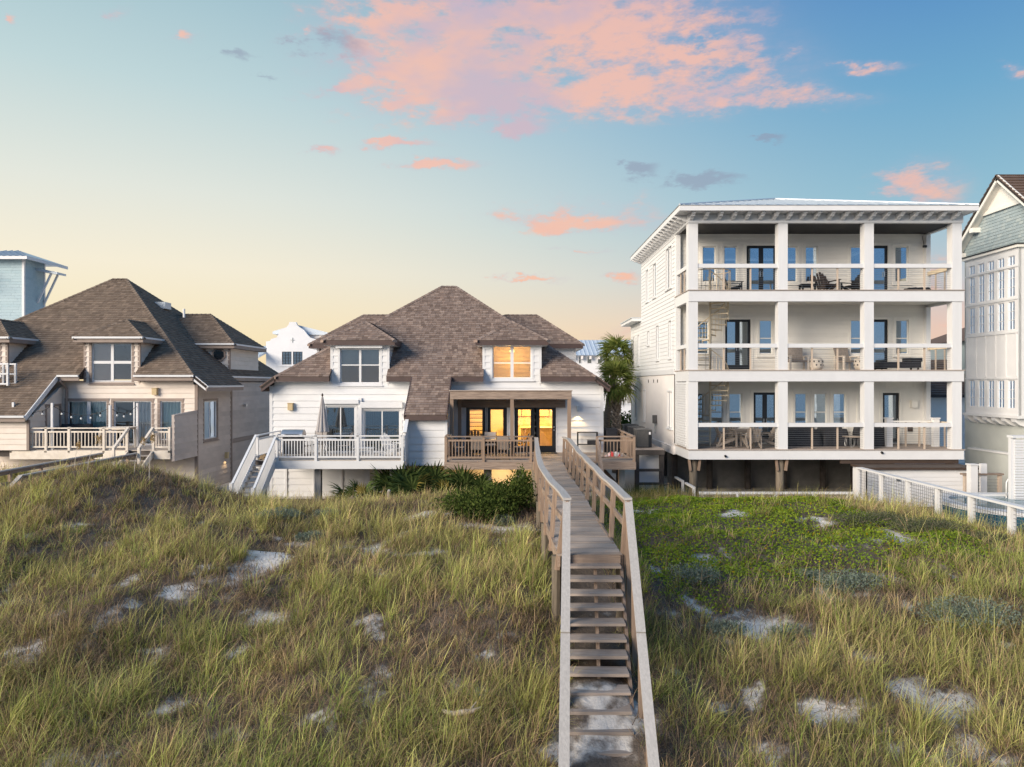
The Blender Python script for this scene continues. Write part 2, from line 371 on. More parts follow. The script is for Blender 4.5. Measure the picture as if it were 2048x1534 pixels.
def ibeam(name, m, parent, p0, p1, w, h, local=False): return MB().beam(p0, p1, w, h).build(name, m, parent, local=local)

# ------------------------------------------------------------ walls of lapped boards, roofs of shingles
def clip(poly, conv):
    out_ = poly
    n = len(conv)
    for i in range(n):
        ax, ay = conv[i]; bx, by = conv[(i+1) % n]; inp = out_; out_ = []
        if not inp: return []
        def sd(p): return (bx-ax)*(p[1]-ay)-(by-ay)*(p[0]-ax)
        for j in range(len(inp)):
            p, q = inp[j], inp[(j+1) % len(inp)]; a, b = sd(p), sd(q)
            if a >= -1e-9: out_.append(p)
            if (a > 1e-9 and b < -1e-9) or (a < -1e-9 and b > 1e-9):
                t = a/(a-b); out_.append((p[0]+(q[0]-p[0])*t, p[1]+(q[1]-p[1])*t))
    return out_
def area(poly): return .5*sum(poly[i][0]*poly[(i+1) % len(poly)][1]-poly[(i+1) % len(poly)][0]*poly[i][1] for i in range(len(poly))) if len(poly) > 2 else 0
def ccw(poly): return poly if area(poly) > 0 else poly[::-1]
def inside(p, conv):
    n = len(conv)
    return all((conv[(i+1) % n][0]-conv[i][0])*(p[1]-conv[i][1])-(conv[(i+1) % n][1]-conv[i][1])*(p[0]-conv[i][0]) >= -1e-6 for i in range(n))
def slab(mb, poly, O, U, V, N, v0, e, t, rnd=None):
    n = len(poly)
    top = [O+U*u+V*v+N*(t*(1-(v-v0)/e)+.004) for u, v in poly]; bot = [O+U*u+V*v for u, v in poly]
    mb.add(top+bot, [tuple(range(n))]+[(i, n+i, n+(i+1) % n, (i+1) % n) for i in range(n)])
    if rnd is not None: mb.r += [rnd]*(n+1)
def boards(parent, m, O, U, N, outline, openings, e, t, z0=None, maxn=300, name='board'):
    """lapped boards on a vertical wall, each one an object"""
    V = Vector((0, 0, 1)); outline = ccw(outline); zs = [p[1] for p in outline]; us = [p[0] for p in outline]
    zb = z0 if z0 is not None else min(zs); made = 0; rest = MB()
    k = math.floor((min(zs)-zb)/e)
    while zb+k*e < max(zs)-1e-4:
        a = zb+k*e; b = a+e; k += 1
        cuts = sorted({min(us), max(us)} | {x for o in openings if o[2] < b-.002 and o[3] > a+.002 for x in (o[0], o[1]) if min(us) < x < max(us)})
        rects = []
        for u0, u1 in zip(cuts, cuts[1:]):
            zz = [(a, b)]
            for o in openings:
                if o[0] <= u0+1e-6 and o[1] >= u1-1e-6:
                    nz_ = []
                    for (p, q) in zz:
                        if o[3] <= p or o[2] >= q: nz_.append((p, q)); continue
                        if o[2] > p: nz_.append((p, o[2]))
                        if o[3] < q: nz_.append((o[3], q))
                    zz = nz_
            for (p, q) in zz:
                if rects and rects[-1][1] == u0 and rects[-1][2:] == (p, q): rects[-1] = (rects[-1][0], u1, p, q)
                else: rects.append((u0, u1, p, q))
        for (u0, u1, p, q) in rects:
            if q-p < .012 or u1-u0 < .012: continue
            poly = clip([(u0, p), (u1, p), (u1, q), (u0, q)], outline)
            if len(poly) < 3 or area(poly) < 4e-4: continue
            if made < maxn:
                mb = MB(); slab(mb, poly, O, U, V, N, a, e, t); mb.build(name, m, parent); made += 1
            else: slab(rest, poly, O, U, V, N, a, e, t)
    if rest.v: tag(rest.build(name+'s', m, parent), None, None, kind='stuff')
def shingles(parent, m, planes, e, t, maxn=300, widths=(.13, .17, .21, .26), seed=1, name='shingle'):
    """planes: list of (O, U, V, N, convex pieces in u,v).  The nearest whole pieces are objects, the rest one part"""
    rg = random.Random(seed); whole = []; rest = MB()
    for (O, U, V, N, pcs) in planes:
        pcs = [ccw(p) for p in pcs]
        u0 = min(p[0] for c in pcs for p in c); u1 = max(p[0] for c in pcs for p in c)
        v0 = min(p[1] for c in pcs for p in c); v1 = max(p[1] for c in pcs for p in c); k = 0
        while v0+k*e < v1:
            a = v0+k*e; b = a+e; k += 1; u = u0-rg.random()*.4
            while u < u1:
                w = rg.choice(widths); rect = [(u+.004, a), (u+w-.004, a), (u+w-.004, b+.015), (u+.004, b+.015)]; rv = rg.random()
                tst = rect+[(u+w/2, (a+b)/2), (u+w/2, a), (u+w/2, b)]
                if all(any(inside(p, c) for c in pcs) for p in tst):
                    c = O+U*(u+w/2)+V*((a+b)/2); whole.append((c.length, O, U, V, N, u+.004, a, w-.008, rv, rect))
                else:
                    for c in pcs:
                        q = clip(rect, c)
                        if len(q) > 2 and area(q) > 3e-4: slab(rest, q, O, U, V, N, a, e, t, rv)
                u += w
    whole.sort(key=lambda z: z[0]); protos = {}
    for i, (d, O, U, V, N, u, a, w, rv, rect) in enumerate(whole):
        if i < maxn:
            key = round(w, 3)
            if key not in protos:
                pm = MB(); slab(pm, [(0, 0), (w, 0), (w, e+.015), (0, e+.015)], Vector((0, 0, 0)), Vector((1, 0, 0)), Vector((0, 1, 0)), Vector((0, 0, 1)), 0, e, t)
                protos[key] = pm.mesh(name, m)
            P = O+U*u+V*a
            M = Matrix(((U.x, V.x, N.x, P.x), (U.y, V.y, N.y, P.y), (U.z, V.z, N.z, P.z), (0, 0, 0, 1)))
            link(name, protos[key], parent, M)
        else: slab(rest, rect, O, U, V, N, a, e, t, rv)
    if rest.v: tag(rest.build(name+'s', m, parent), None, None, kind='stuff')
def P3(O, U, N, u, n, z): return O+U*u+N*n+Vector((0, 0, z))
def ub(mb, O, U, N, u0, u1, n0, n1, z0, z1):
    p = [P3(O, U, N, u, n, z) for z in (z0, z1) for (u, n) in ((u0, n0), (u1, n0), (u1, n1), (u0, n1))]
    return mb.add(p, [(0, 3, 2, 1), (4, 5, 6, 7), (0, 1, 5, 4), (1, 2, 6, 5), (2, 3, 7, 6), (3, 0, 4, 7)])
def wall(parent, m, O, U, N, outline, openings=(), th=.14, e=None, t=.03, z0=None, name='wall', bm=None, maxn=300, label=None):
    """a wall slab with real openings, optionally clad in lapped boards"""
    outline = ccw(outline); mb = MB()
    us = sorted({p[0] for p in outline} | {x for o in openings for x in o[:2]}); zs = sorted({p[1] for p in outline} | {x for o in openings for x in o[2:4]})
    for a, b in zip(us, us[1:]):
        for c, d in zip(zs, zs[1:]):
            if any(o[0] <= a+1e-6 and o[1] >= b-1e-6 and o[2] <= c+1e-6 and o[3] >= d-1e-6 for o in openings): continue
            q = clip([(a, c), (b, c), (b, d), (a, d)], outline)
            if len(q) < 3: continue
            mb.face([P3(O, U, N, u, 0, z) for u, z in q]); mb.face([P3(O, U, N, u, -th, z) for u, z in reversed(q)])
    n = len(outline)
    for i in range(n):
        (a, c), (b, d) = outline[i], outline[(i+1) % n]
        mb.face([P3(O, U, N, a, 0, c), P3(O, U, N, a, -th, c), P3(O, U, N, b, -th, d), P3(O, U, N, b, 0, d)])
    for o in openings:
        a, b, c, d = o[:4]
        for (p, q) in (((a, c), (b, c)), ((b, c), (b, d)), ((b, d), (a, d)), ((a, d), (a, c))):
            mb.face([P3(O, U, N, p[0], 0, p[1]), P3(O, U, N, q[0], 0, q[1]), P3(O, U, N, q[0], -th, q[1]), P3(O, U, N, p[0], -th, p[1])])
    w = mb.build(name, bm or m, parent)
    if label: w['label'] = label
    if e: boards(w, m, O, U, N, outline, list(openings), e, t, z0, maxn)
    return w
def window(parent, O, U, N, u0, u1, z0, z1, cols=(0, 1), rows=(0, 1), fm='white_trim', tm='white_trim', gm='glass', tw=.09, proud=.035, bar=.05, name='window',
           sill=True, back=None, bm='blind_grey', bar_r=None, label=None, fw=.05, kick=0.0):
    """casing (the part) with frame, panes, sill and an optional blind or curtain behind"""
    bar_r = bar_r or bar
    mb = MB()
    if tw:
        ub(mb, O, U, N, u0-tw, u1+tw, 0, proud, z1, z1+tw); ub(mb, O, U, N, u0-tw, u0, 0, proud-.002, z0-(0 if kick else tw), z1); ub(mb, O, U, N, u1, u1+tw, 0, proud-.002, z0-(0 if kick else tw), z1)
        if not kick: ub(mb, O, U, N, u0, u1, 0, proud-.004, z0-tw, z0)
    else: ub(mb, O, U, N, u0, u1, -.10, -.02, z1-.02, z1)
    w = mb.build(name, tm, parent)
    if label: w['label'] = label
    fr = MB(); n0, n1 = -.09, -.03
    ub(fr, O, U, N, u0, u0+fw, n0, n1, z0, z1); ub(fr, O, U, N, u1-fw, u1, n0, n1, z0, z1)
    ub(fr, O, U, N, u0+fw, u1-fw, n0, n1-.002, z1-fw, z1); ub(fr, O, U, N, u0+fw, u1-fw, n0, n1-.002, z0, z0+max(fw, kick))
    a, b, c, d = u0+fw, u1-fw, z0+max(fw, kick), z1-fw
    cu = [a+(b-a)*q for q in cols]; rz_ = [c+(d-c)*q for q in rows]
    for q in cu[1:-1]: ub(fr, O, U, N, q-bar/2, q+bar/2, n0, n1-.004, c, d)
    for q in rz_[1:-1]: ub(fr, O, U, N, a, b, n0, n1-.008, q-bar_r/2, q+bar_r/2)
    fr.build('frame', fm, w)
    for i in range(len(cu)-1):
        for j in range(len(rz_)-1):
            pm = MB(); ub(pm, O, U, N, cu[i]+(bar/2 if i else 0), cu[i+1]-(bar/2 if i < len(cu)-2 else 0), -.066, -.06, rz_[j]+(bar_r/2 if j else 0), rz_[j+1]-(bar_r/2 if j < len(rz_)-2 else 0))
            pm.build('pane', gm, w)
    if sill and tw:
        sm = MB(); ub(sm, O, U, N, u0-tw-.03, u1+tw+.03, .002, proud+.05, z0-tw-.04, z0-tw); sm.build('sill', tm, w)
    if back:
        cm = MB(); kind, f0, f1, g0, g1 = back
        ca, cb, cc, cd = u0+(u1-u0)*f0, u0+(u1-u0)*f1, z0+(z1-z0)*g0, z0+(z1-z0)*g1
        if kind == 'curtain':
            n = max(8, int((cb-ca)/.03)); pts = [(ca+(cb-ca)*i/n, -.22+.035*math.sin(i*1.15)+.012*math.sin(i*.37)) for i in range(n+1)]
            for (p, q) in zip(pts, pts[1:]): cm.face([P3(O, U, N, p[0], p[1], cc), P3(O, U, N, q[0], q[1], cc), P3(O, U, N, q[0], q[1], cd), P3(O, U, N, p[0], p[1], cd)])
            cm.build('curtain', bm, w)
        elif kind == 'slats':
            z = cc
            while z < cd:
                cm.face([P3(O, U, N, ca, -.18, z), P3(O, U, N, cb, -.18, z), P3(O, U, N, cb, -.145, z+.045), P3(O, U, N, ca, -.145, z+.045)]); z += .06
            cm.build('blind', bm, w)
        elif kind == 'vslats':
            u = ca
            while u < cb-.05:
                cm.face([P3(O, U, N, u, -.2, cc), P3(O, U, N, u+.075, -.16, cc), P3(O, U, N, u+.075, -.16, cd), P3(O, U, N, u, -.2, cd)]); u += .1
            cm.build('blind', bm, w)
        else:
            ub(cm, O, U, N, ca, cb, -.16, -.15, cc, cd); cm.build('blind', bm, w)
    return w
def vec(*a): return Vector(a)
X_, Y_, Z_ = vec(1, 0, 0), vec(0, 1, 0), vec(0, 0, 1)
def at(px, py, d): return Vector(((px-1024)/F*d, d, CAMZ-(py-767)/F*d))
# ------------------------------------------------------------ ground and sea
def lattice(seed, n=64): return np.random.RandomState(seed).rand(n, n)
LAT = [lattice(i) for i in range(6)]
def vnoise(x, y, sc, k=0):
    g = LAT[k]; n = g.shape[0]; x = np.asarray(x, float)*sc+17.3*k+500; y = np.asarray(y, float)*sc+9.1*k+500
    xi = np.floor(x).astype(int); yi = np.floor(y).astype(int); fx = x-xi; fy = y-yi; fx = fx*fx*(3-2*fx); fy = fy*fy*(3-2*fy)
    a, b, c, d = g[xi % n, yi % n], g[(xi+1) % n, yi % n], g[xi % n, (yi+1) % n], g[(xi+1) % n, (yi+1) % n]
    return (a*(1-fx)+b*fx)*(1-fy)+(c*(1-fx)+d*fx)*fy
_yy = np.linspace(-60, 80, 1401)
_zz = np.interp(_yy, [-60, -40, -20, -5, 4, 8, 10, 13, 16, 19, 22, 24, 26.5, 30, 36, 80], [-2.6, -2.0, -1.0, -.2, .45, .85, 1.1, 1.65, 1.98, 2.22, 2.36, 2.15, 1.5, 1.1, 1.0, 1.0])
_ker = np.exp(-(np.arange(-15, 16)/7.0)**2); _ker /= _ker.sum()
_zz[15:-15] = np.convolve(_zz, _ker, 'valid')
def sst(a, b, x): t = np.clip((np.asarray(x, float)-a)/(b-a), 0, 1); return t*t*(3-2*t)
def terr(x, y):
    x = np.asarray(x, float); y = np.asarray(y, float)
    z = np.interp(y, _yy, _zz)
    z = z+1.12*np.exp(-((x+12.4)/3.0)**2-((y-21.5)/3.4)**2)-.28*np.exp(-((x+6.8)/2.6)**2-((y-22.5)/4)**2)
    z = z-.5*sst(8.5, 14, x)*np.exp(-((y-22)/5)**2)-.5*sst(-15, -17.5, x)*np.exp(-((y-22)/5)**2)
    z = z+1.35*sst(-17.3, -18.6, x)*np.exp(-((y-27.5)/3.2)**2)
    z = z+.38*np.exp(-((x+.35)/1.1)**2-((y-14.6)/2.4)**2)
    amp = np.exp(-((y-16)/9.5)**2)*(1-.75*np.exp(-((x-1.4)/1.0)**2))
    z = z+amp*((vnoise(x, y, .38, 0)-.5)*.55+(vnoise(x, y, .95, 1)-.5)*.3)
    prof = np.interp(y, [7, 8, 9, 9.5, 10, 10.5, 10.8, 11.2, 12.2, 13], [.4, .55, .72, .85, 1.05, 1.38, 1.56, 1.60, 1.62, 1.7])
    k = np.exp(-((x-1.2)/.62)**4)*sst(13.5, 11.5, y)
    z = z*(1-k)+k*(prof+(vnoise(x, y, 2.3, 2)-.5)*.1)
    return z
def ground_hit(px, py):
    d = np.linspace(5, 40, 3501); x = (px-1024)/F*d; z = CAMZ-(py-767)/F*d; below = np.nonzero(z < terr(x, d))[0]
    i = below[0] if len(below) else -1
    return float(x[i]), float(d[i])
SPOTS = [(530, 1115, 48, 24), (745, 1102, 38, 26), (850, 1100, 22, 14), (372, 1175, 34, 34), (530, 1240, 50, 26), (720, 1255, 38, 20), (290, 1310, 36, 24), (405, 1125, 20, 12),
         (160, 1500, 65, 28), (1110, 1490, 60, 42), (1640, 1036, 46, 10), (1790, 1070, 40, 13), (2000, 1096, 44, 10), (1665, 1187, 30, 15), (1515, 1250, 52, 34), (1405, 1207, 30, 16),
         (1680, 1435, 62, 26), (1870, 1395, 120, 40), (1925, 1490, 70, 42), (1540, 1512, 50, 28), (1500, 1375, 26, 20), (1752, 1318, 26, 18), (1430, 1390, 20, 12),
         (1205, 1400, 62, 60), (1215, 1490, 62, 60), (960, 1052, 80, 10), (1020, 1060, 36, 10), (865, 1022, 60, 8), (600, 1078, 36, 12), (980, 1310, 24, 12), (330, 1400, 26, 12),
         (620, 1440, 40, 20), (60, 1290, 26, 14), (2030, 1290, 30, 16), (1480, 1025, 30, 6), (1330, 1330, 22, 12), (1290, 1022, 20, 8)]
SAND = []
for (px, py, rx, ry) in SPOTS:
    gx, gy = ground_hit(px, py+4); gx2, gy2 = ground_hit(px, py+4-ry)
    SAND.append((gx, gy, rx*gy/F*1.0, max(.25, min(1.4, abs(gy2-gy)*.8))))
def sandmask(x, y):
    m = np.zeros_like(np.asarray(x, float)); jx = (vnoise(x, y, 1.7, 2)-.5)*.7+(vnoise(x, y, 6, 1)-.5)*.35; jy = (vnoise(x, y, 1.7, 3)-.5)*.7+(vnoise(x, y, 6, 5)-.5)*.35
    for (a, b, rx, ry) in SAND: m = np.maximum(m, np.exp(-((x+jx-a)/rx)**2-((y+jy-b)/ry)**2))
    fb = .6*vnoise(x, y, 1.5, 4)+.25*vnoise(x, y, 4.1, 0)+.15*vnoise(x, y, 9.0, 3)
    m = np.maximum(m, .6*sst(.62, .85, fb)*sst(21, 18.5, y))
    return m
def axis(lo, hi, fine0, fine1, step):
    a = list(np.arange(fine0, fine1+1e-6, step)); s = step; p = fine0
    left = []
    while p > lo: s *= 1.25; p -= s; left.append(max(p, lo))
    s = step; p = a[-1]; right = []
    while p < hi: s *= 1.25; p += s; right.append(min(p, hi))
    return np.array(left[::-1]+a+right)
gx = axis(-900, 900, -19, 19, .14); gy = axis(-60, 2500, 6, 30, .14)
GX, GY = np.meshgrid(gx, gy); GZ = terr(GX, GY); nx, ny = len(gx), len(gy)
me = bpy.data.meshes.new('dune_ground')
co = np.stack([GX.ravel(), GY.ravel(), GZ.ravel()], 1); ii = np.arange((ny-1)*(nx-1)); r0 = ii//(nx-1)*nx+ii % (nx-1)
quads = np.stack([r0, r0+1, r0+nx+1, r0+nx], 1)
def fill_mesh(me, co, faces):
    k = faces.shape[1]; me.vertices.add(len(co)); me.vertices.foreach_set('co', co.astype(np.float32).ravel())
    me.loops.add(faces.size); me.loops.foreach_set('vertex_index', faces.astype(np.int32).ravel())
    me.polygons.add(len(faces)); me.polygons.foreach_set('loop_start', np.arange(0, faces.size, k, dtype=np.int32)); me.polygons.foreach_set('loop_total', np.full(len(faces), k, np.int32))
    me.update(calc_edges=True); me.validate()
fill_mesh(me, co, quads)
sa = me.attributes.new('sand', 'FLOAT', 'POINT')
sm_ = np.where((GY > 31) | (GY < 7), .9, sandmask(GX, GY)); sa.data.foreach_set('value', sm_.ravel().astype(np.float32))
me.polygons.foreach_set('use_smooth', np.ones(len(me.polygons), bool))
gm = bpy.data.materials.new('sand_and_litter'); gm.use_nodes = True; nt = gm.node_tree; b = nt.nodes['Principled BSDF']; L = nt.links.new
a_ = nt.nodes.new('ShaderNodeAttribute'); a_.attribute_name = 'sand'; t_ = nt.nodes.new('ShaderNodeTexCoord')
def gnoise(sc, det=5):
    n = nt.nodes.new('ShaderNodeTexNoise'); n.inputs['Scale'].default_value = sc; n.inputs['Detail'].default_value = det; n.inputs['Roughness'].default_value = .65; L(t_.outputs['Object'], n.inputs['Vector']); return n.outputs['Fac']
def gm_(op, a, b_, c=None):
    n = nt.nodes.new('ShaderNodeMath'); n.operation = op
    for s_, v in zip(n.inputs, (a, b_, c)):
        if v is None: continue
        if isinstance(v, (int, float)): s_.default_value = v
        else: L(v, s_)
    return n.outputs[0]
mask = gm_('MULTIPLY_ADD', gnoise(3.2, 8), 1.5, gm_('SUBTRACT', a_.outputs['Fac'], .78))
mrr = nt.nodes.new('ShaderNodeMapRange'); mrr.interpolation_type = 'SMOOTHSTEP'; mrr.inputs['From Min'].default_value = .15; mrr.inputs['From Max'].default_value = .75; L(mask, mrr.inputs['Value'])
def gmix(f, c1, c2):
    n = nt.nodes.new('ShaderNodeMix'); n.data_type = 'RGBA'
    if isinstance(f, float): n.inputs[0].default_value = f
    else: L(f, n.inputs[0])
    for s_, v in ((n.inputs[6], c1), (n.inputs[7], c2)):
        if isinstance(v, tuple): s_.default_value = (*v, 1)
        else: L(v, s_)
    return n.outputs[2]
litter = gmix(gnoise(34, 6), (.045, .034, .026), (.23, .19, .16))
sandc = gmix(gnoise(13, 8), (.82, .77, .71), (.52, .485, .445))
L(gmix(mrr.outputs[0], litter, sandc), b.inputs['Base Color']); b.inputs['Roughness'].default_value = .95; b.inputs['Specular IOR Level'].default_value = .1
bp = nt.nodes.new('ShaderNodeBump'); bp.inputs['Strength'].default_value = .8; bp.inputs['Distance'].default_value = .06; L(gnoise(7, 6), bp.inputs['Height']); L(bp.outputs[0], b.inputs['Normal'])
me.materials.append(gm); MATS['ground'] = gm
go = bpy.data.objects.new('ground', me); COL.objects.link(go); tag(go, 'white dune sand with brown grass litter under the houses and boardwalk', 'ground', kind='structure')
mat('sea_water', (.012, .06, .085), (.02, .085, .105), rough=.12, scale=.4, bump=.5, bscale=1.2)
so_ = MB().face([(-3000, -4000, -1.0), (3000, -4000, -1.0), (3000, -20.5, -1.0), (-3000, -20.5, -1.0)]).build('sea', 'sea_water'); tag(so_, 'calm blue green sea behind the beach', 'sea', kind='structure')

# ------------------------------------------------------------ the two duplex beach houses (same plan, different finish)
def roof_plane(pts_plan, zf, O2, U, Vh, slope):
    """helper: plane through O2 rising along horizontal Vh with given slope; returns O,U,V,N and plan->uv"""
    V = (Vh+Z_*slope).normalized(); N = U.cross(V).normalized()
    if N.z < 0: N = -N
    ln = math.sqrt(1+slope*slope)
    def uv(p): d = Vector((p[0]-O2.x, p[1]-O2.y, 0)); return (d.dot(U), d.dot(Vh)*ln)
    return O2, U, V, N, [[uv(p) for p in pc] for pc in pts_plan]
def fixU(pl):
    O, U, V, N, pcs = pl
    if U.cross(V).dot(N) < 0: U = -U; pcs = [[(-u, v) for u, v in pc] for pc in pcs]
    return (O, U, V, N, [ccw(p) for p in pcs])
def deck_of(pl, mb, th=.1):
    O, U, V, N, pcs = pl
    for pc in pcs: mb.prism([O+U*u+V*v-N*.002 for u, v in pc], -N*th)
def caps(parent, m, p0, p1, seed):
    """ridge cap shingles along a hip or ridge"""
    p0, p1 = Vector(p0), Vector(p1); d = p1-p0; n = max(1, int(d.length/.25)); du = d.normalized(); side = du.cross(Z_).normalized()
    mb = MB(); rg = random.Random(seed)
    for i in range(n):
        a = p0+d*(i/n); b_ = p0+d*((i+1)/n)+du*.02; up = Z_*.035
        a1, b1 = a+up*1.5, b_+up*.9
        lo = Z_*-.075
        mb.add([a1, a1+side*.13+lo, b1+side*.13+lo, b1, a1-side*.13+lo, b1-side*.13+lo, a+side*.13-Z_*.1, a-side*.13-Z_*.1], [(0, 1, 2, 3), (0, 3, 5, 4), (0, 4, 7, 6, 1)]); mb.r += [rg.random()]*3
    mb.build('ridge_cap', m, parent)
def duplex(name, label, cx, fy, c):
    H = thing(name, label, 'house', (cx, fy+5, 1.0))
    sh, wm, tm, gut, trim = c['shingle'], c['wall'], c['fascia'], c['gutter'], c['trim']
    ze, p, half, rh = c['eave'], c['pitch'], 7.15, .4
    ye = fy-.5; yr = ye+(half-rh); zr = ze+p*(yr-ye); wb = c['wallhalf']; fl = c['floor']; dcs = c['dorm']; dh = 1.27
    yb = yr+(half-rh)
    front = [(cx-half, ye), (cx+half, ye), (cx+rh, yr), (cx-rh, yr)]
    tri = [(p_[0], p_[1]) for p_ in front]
    xs = sorted([cx-half, cx+half, cx+c['cat'][0], cx+c['cat'][1]]+[cx+d+s*dh for d in dcs for s in (-1, 1)])
    pcs = []
    for a, b_ in zip(xs, xs[1:]):
        m_ = (a+b_)/2-cx; y0 = ye
        if any(abs(m_-d) < dh for d in dcs): y0 = fy+1.85
        q = clip([(a, y0), (b_, y0), (b_, yr+.01), (a, yr+.01)], ccw(tri))
        if len(q) > 2: pcs.append(q)
        if c['cat'][0] < m_ < c['cat'][1]: pcs.append([(a, ye-2.2), (b_, ye-2.2), (b_, ye), (a, ye)])
    planes = [fixU(roof_plane(pcs, 0, vec(cx, ye, ze), X_, Y_, p))]
    for s in (-1, 1):
        ext = c['ext']; pe = [[(cx+s*half, ye), (cx+s*rh, yr), (cx+s*half, yb)], [(cx+s*half, ye), (cx+s*half, fy+4.0), (cx+s*(half+ext), fy+4.0), (cx+s*(half+ext), ye)]]
        planes.append(fixU(roof_plane(pe, 0, vec(cx+s*half, ye, ze), Y_, X_*-s, p)))
    planes.append(fixU(roof_plane([[(cx-half, yb), (cx+half, yb), (cx+rh, yr), (cx-rh, yr)]], 0, vec(cx, yb, ze), X_, -Y_, p)))
    zd, dp = c['dz'], .6; dov = .36; dw = dh+dov; edges = []
    for d in dcs:
        x0 = cx+d; yd = fy-dov; top = zd+dp*dw; yback = ye+(top-ze)/p+.5
        planes.append(fixU(roof_plane([[(x0-dw, yd), (x0+dw, yd), (x0, yd+dw)]], 0, vec(x0, yd, zd), X_, Y_, dp)))
        for s in (-1, 1):
            yb1 = ye+(zd-ze)/p+.4
            planes.append(fixU(roof_plane([[(x0+s*dw, yd), (x0, yd+dw), (x0, yback), (x0+s*dw, yb1)]], 0, vec(x0+s*dw, yd, zd), Y_, X_*-s, dp)))
            edges.append(((x0+s*dw, yd, zd), (x0, yd+dw, top)))
        edges.append(((x0, yd+dw, top), (x0, yback-.4, top)))
    zw, zwr, y1, y2, yc = c['wz'], c['wzr'], fy+4.5, fy+9.5, fy+7.0; wp = (zwr-zw)/2.5; xe = 7.06
    for s in (-1, 1):
        xr = cx+s*(xe-2.3); xi = cx+s*1.4
        planes.append(fixU(roof_plane([[(cx+s*xe, y1), (xi, y1), (xi, yc), (xr, yc)]], 0, vec(xi, y1, zw), X_, Y_, wp)))
        planes.append(fixU(roof_plane([[(cx+s*xe, y1), (xr, yc), (cx+s*xe, y2)]], 0, vec(cx+s*xe, y1, zw), Y_, X_*-s, (zwr-zw)/2.3)))
        planes.append(fixU(roof_plane([[(cx+s*xe, y2), (xi, y2), (xi, yc), (xr, yc)]], 0, vec(xi, y2, zw), X_, -Y_, wp)))
        edges += [((cx+s*xe, y1, zw), (xr, yc, zwr)), ((xr, yc, zwr), (cx+s*3.0, yc, zwr))]
        edges.append(((cx+s*half, ye, ze), (cx+s*rh, yr, zr)))
    edges.append(((cx-rh, yr, zr), (cx+rh, yr, zr)))
    db = MB()
    for pl in planes: deck_of(pl, db)
    roof = db.build('roof', 'underlay', H)
    shingles(roof, sh, planes, .17, .026, 300, seed=c['seed'])
    for i, (a, b_) in enumerate(edges): caps(roof, sh, a, b_, i)
    # fascia and gutters
    def fascia(p0, p1, h=.24, nm='fascia', m=tm):
        MB().beam(Vector(p0)-Z_*(h/2-.02), Vector(p1)-Z_*(h/2-.02), .05, h).build(nm, m, H)
        if gut: MB().beam(Vector(p0)+Z_*.0+vec(0, -.06 if p0[1] == p1[1] else 0, 0), Vector(p1)+vec(0, -.06 if p0[1] == p1[1] else 0, 0), .09, .09).build('gutter', gut, H)
    yf = ye+.03; segs = []; cur = cx-half
    blocks = sorted([(cx+d-dh, cx+d+dh) for d in dcs]+[(cx+c['cat'][0], cx+c['cat'][1])])
    for a, b_ in blocks+[(cx+half, None)]:
        if a-cur > .1: fascia((cur, yf, ze), (a, yf, ze)); MB().box(cur, a, yf+.03, fy, ze-.24, ze-.22).build('soffit', trim, H)
        cur = b_
    zc = ze-p*2.2; fascia((cx+c['cat'][0], ye-2.17, zc), (cx+c['cat'][1], ye-2.17, zc))
    for x in c['cat']: MB().beam((cx+x, ye-2.2, zc-.09), (cx+x, ye, ze-.09), .045, .2).build('rake_board', gut or tm, H)
    for s in (-1, 1):
        ex = half+c['ext']; zl = ze-p*c['ext']
        MB().beam((cx+s*half, yf, ze-.09), (cx+s*ex, yf, zl-.09), .05, .24).build('rake_board', gut or tm, H)
        fascia((cx+s*(ex-.03), ye, zl), (cx+s*(ex-.03), fy+4.0, zl)); fascia((cx+s*(half-.03), fy+4.0, ze), (cx+s*(half-.03), yb, ze))
        fascia((cx+s*xe, y1+.03, zw), (cx+s*2.2, y1+.03, zw)); fascia((cx+s*(xe-.03), y1, zw), (cx+s*(xe-.03), y2, zw))
        MB().box(min(cx+s*xe, cx+s*5), max(cx+s*xe, cx+s*5), y1+.06, y2-.06, zw-.22, zw-.2).build('soffit', trim, H)
    for d in dcs:
        x0 = cx+d; fascia((x0-dw, fy-dov+.03, zd), (x0+dw, fy-dov+.03, zd))
        for s in (-1, 1): fascia((x0+s*(dw-.03), fy-dov, zd), (x0+s*(dw-.03), fy+2.0, zd))
        MB().box(x0-dw+.03, x0+dw-.03, fy-dov+.06, fy+1.6, zd-.23, zd-.21).build('soffit', trim, H)
    # walls
    O = vec(cx, fy, 0); e = c['lap']; zb = .85
    ops = c['openings']; dops = c['dopenings']
    wt_ = ze-.40
    wall(H, wm, O, X_, -Y_, [(-wb, zb), (wb, zb), (wb, wt_), (-wb, wt_)], ops, e=e, z0=fl)
    for d in dcs: wall(H, wm, O, X_, -Y_, [(d-dh, wt_), (d+dh, wt_), (d+dh, zd-.2), (d-dh, zd-.2)], [o for o in dops if abs((o[0]+o[1])/2-d) < dh], e=e, z0=fl)
    for (a, b_) in zip([-wb]+[d+dh for d in dcs], [d-dh for d in dcs]+[wb]): MB().box(cx+a, cx+b_, fy, fy+.14, wt_, ze-.22).build('wall', wm, H)
    for d in dcs:
        for s in (-1, 1):
            zt = zd-.2; ys = ye+(wt_-ze)/p; q = [(0, wt_+.2), (0, zt), ((zt-ze)/p-.5, zt)]
            wall(H, wm, vec(cx+d+s*dh, fy, 0), Y_, X_*s, q, e=e, z0=fl, th=.1)
            ibox('corner_board', trim, H, cx+d+s*dh-.06, cx+d+s*dh+.06, fy-.03, fy+.05, wt_+.1, zd-.2)
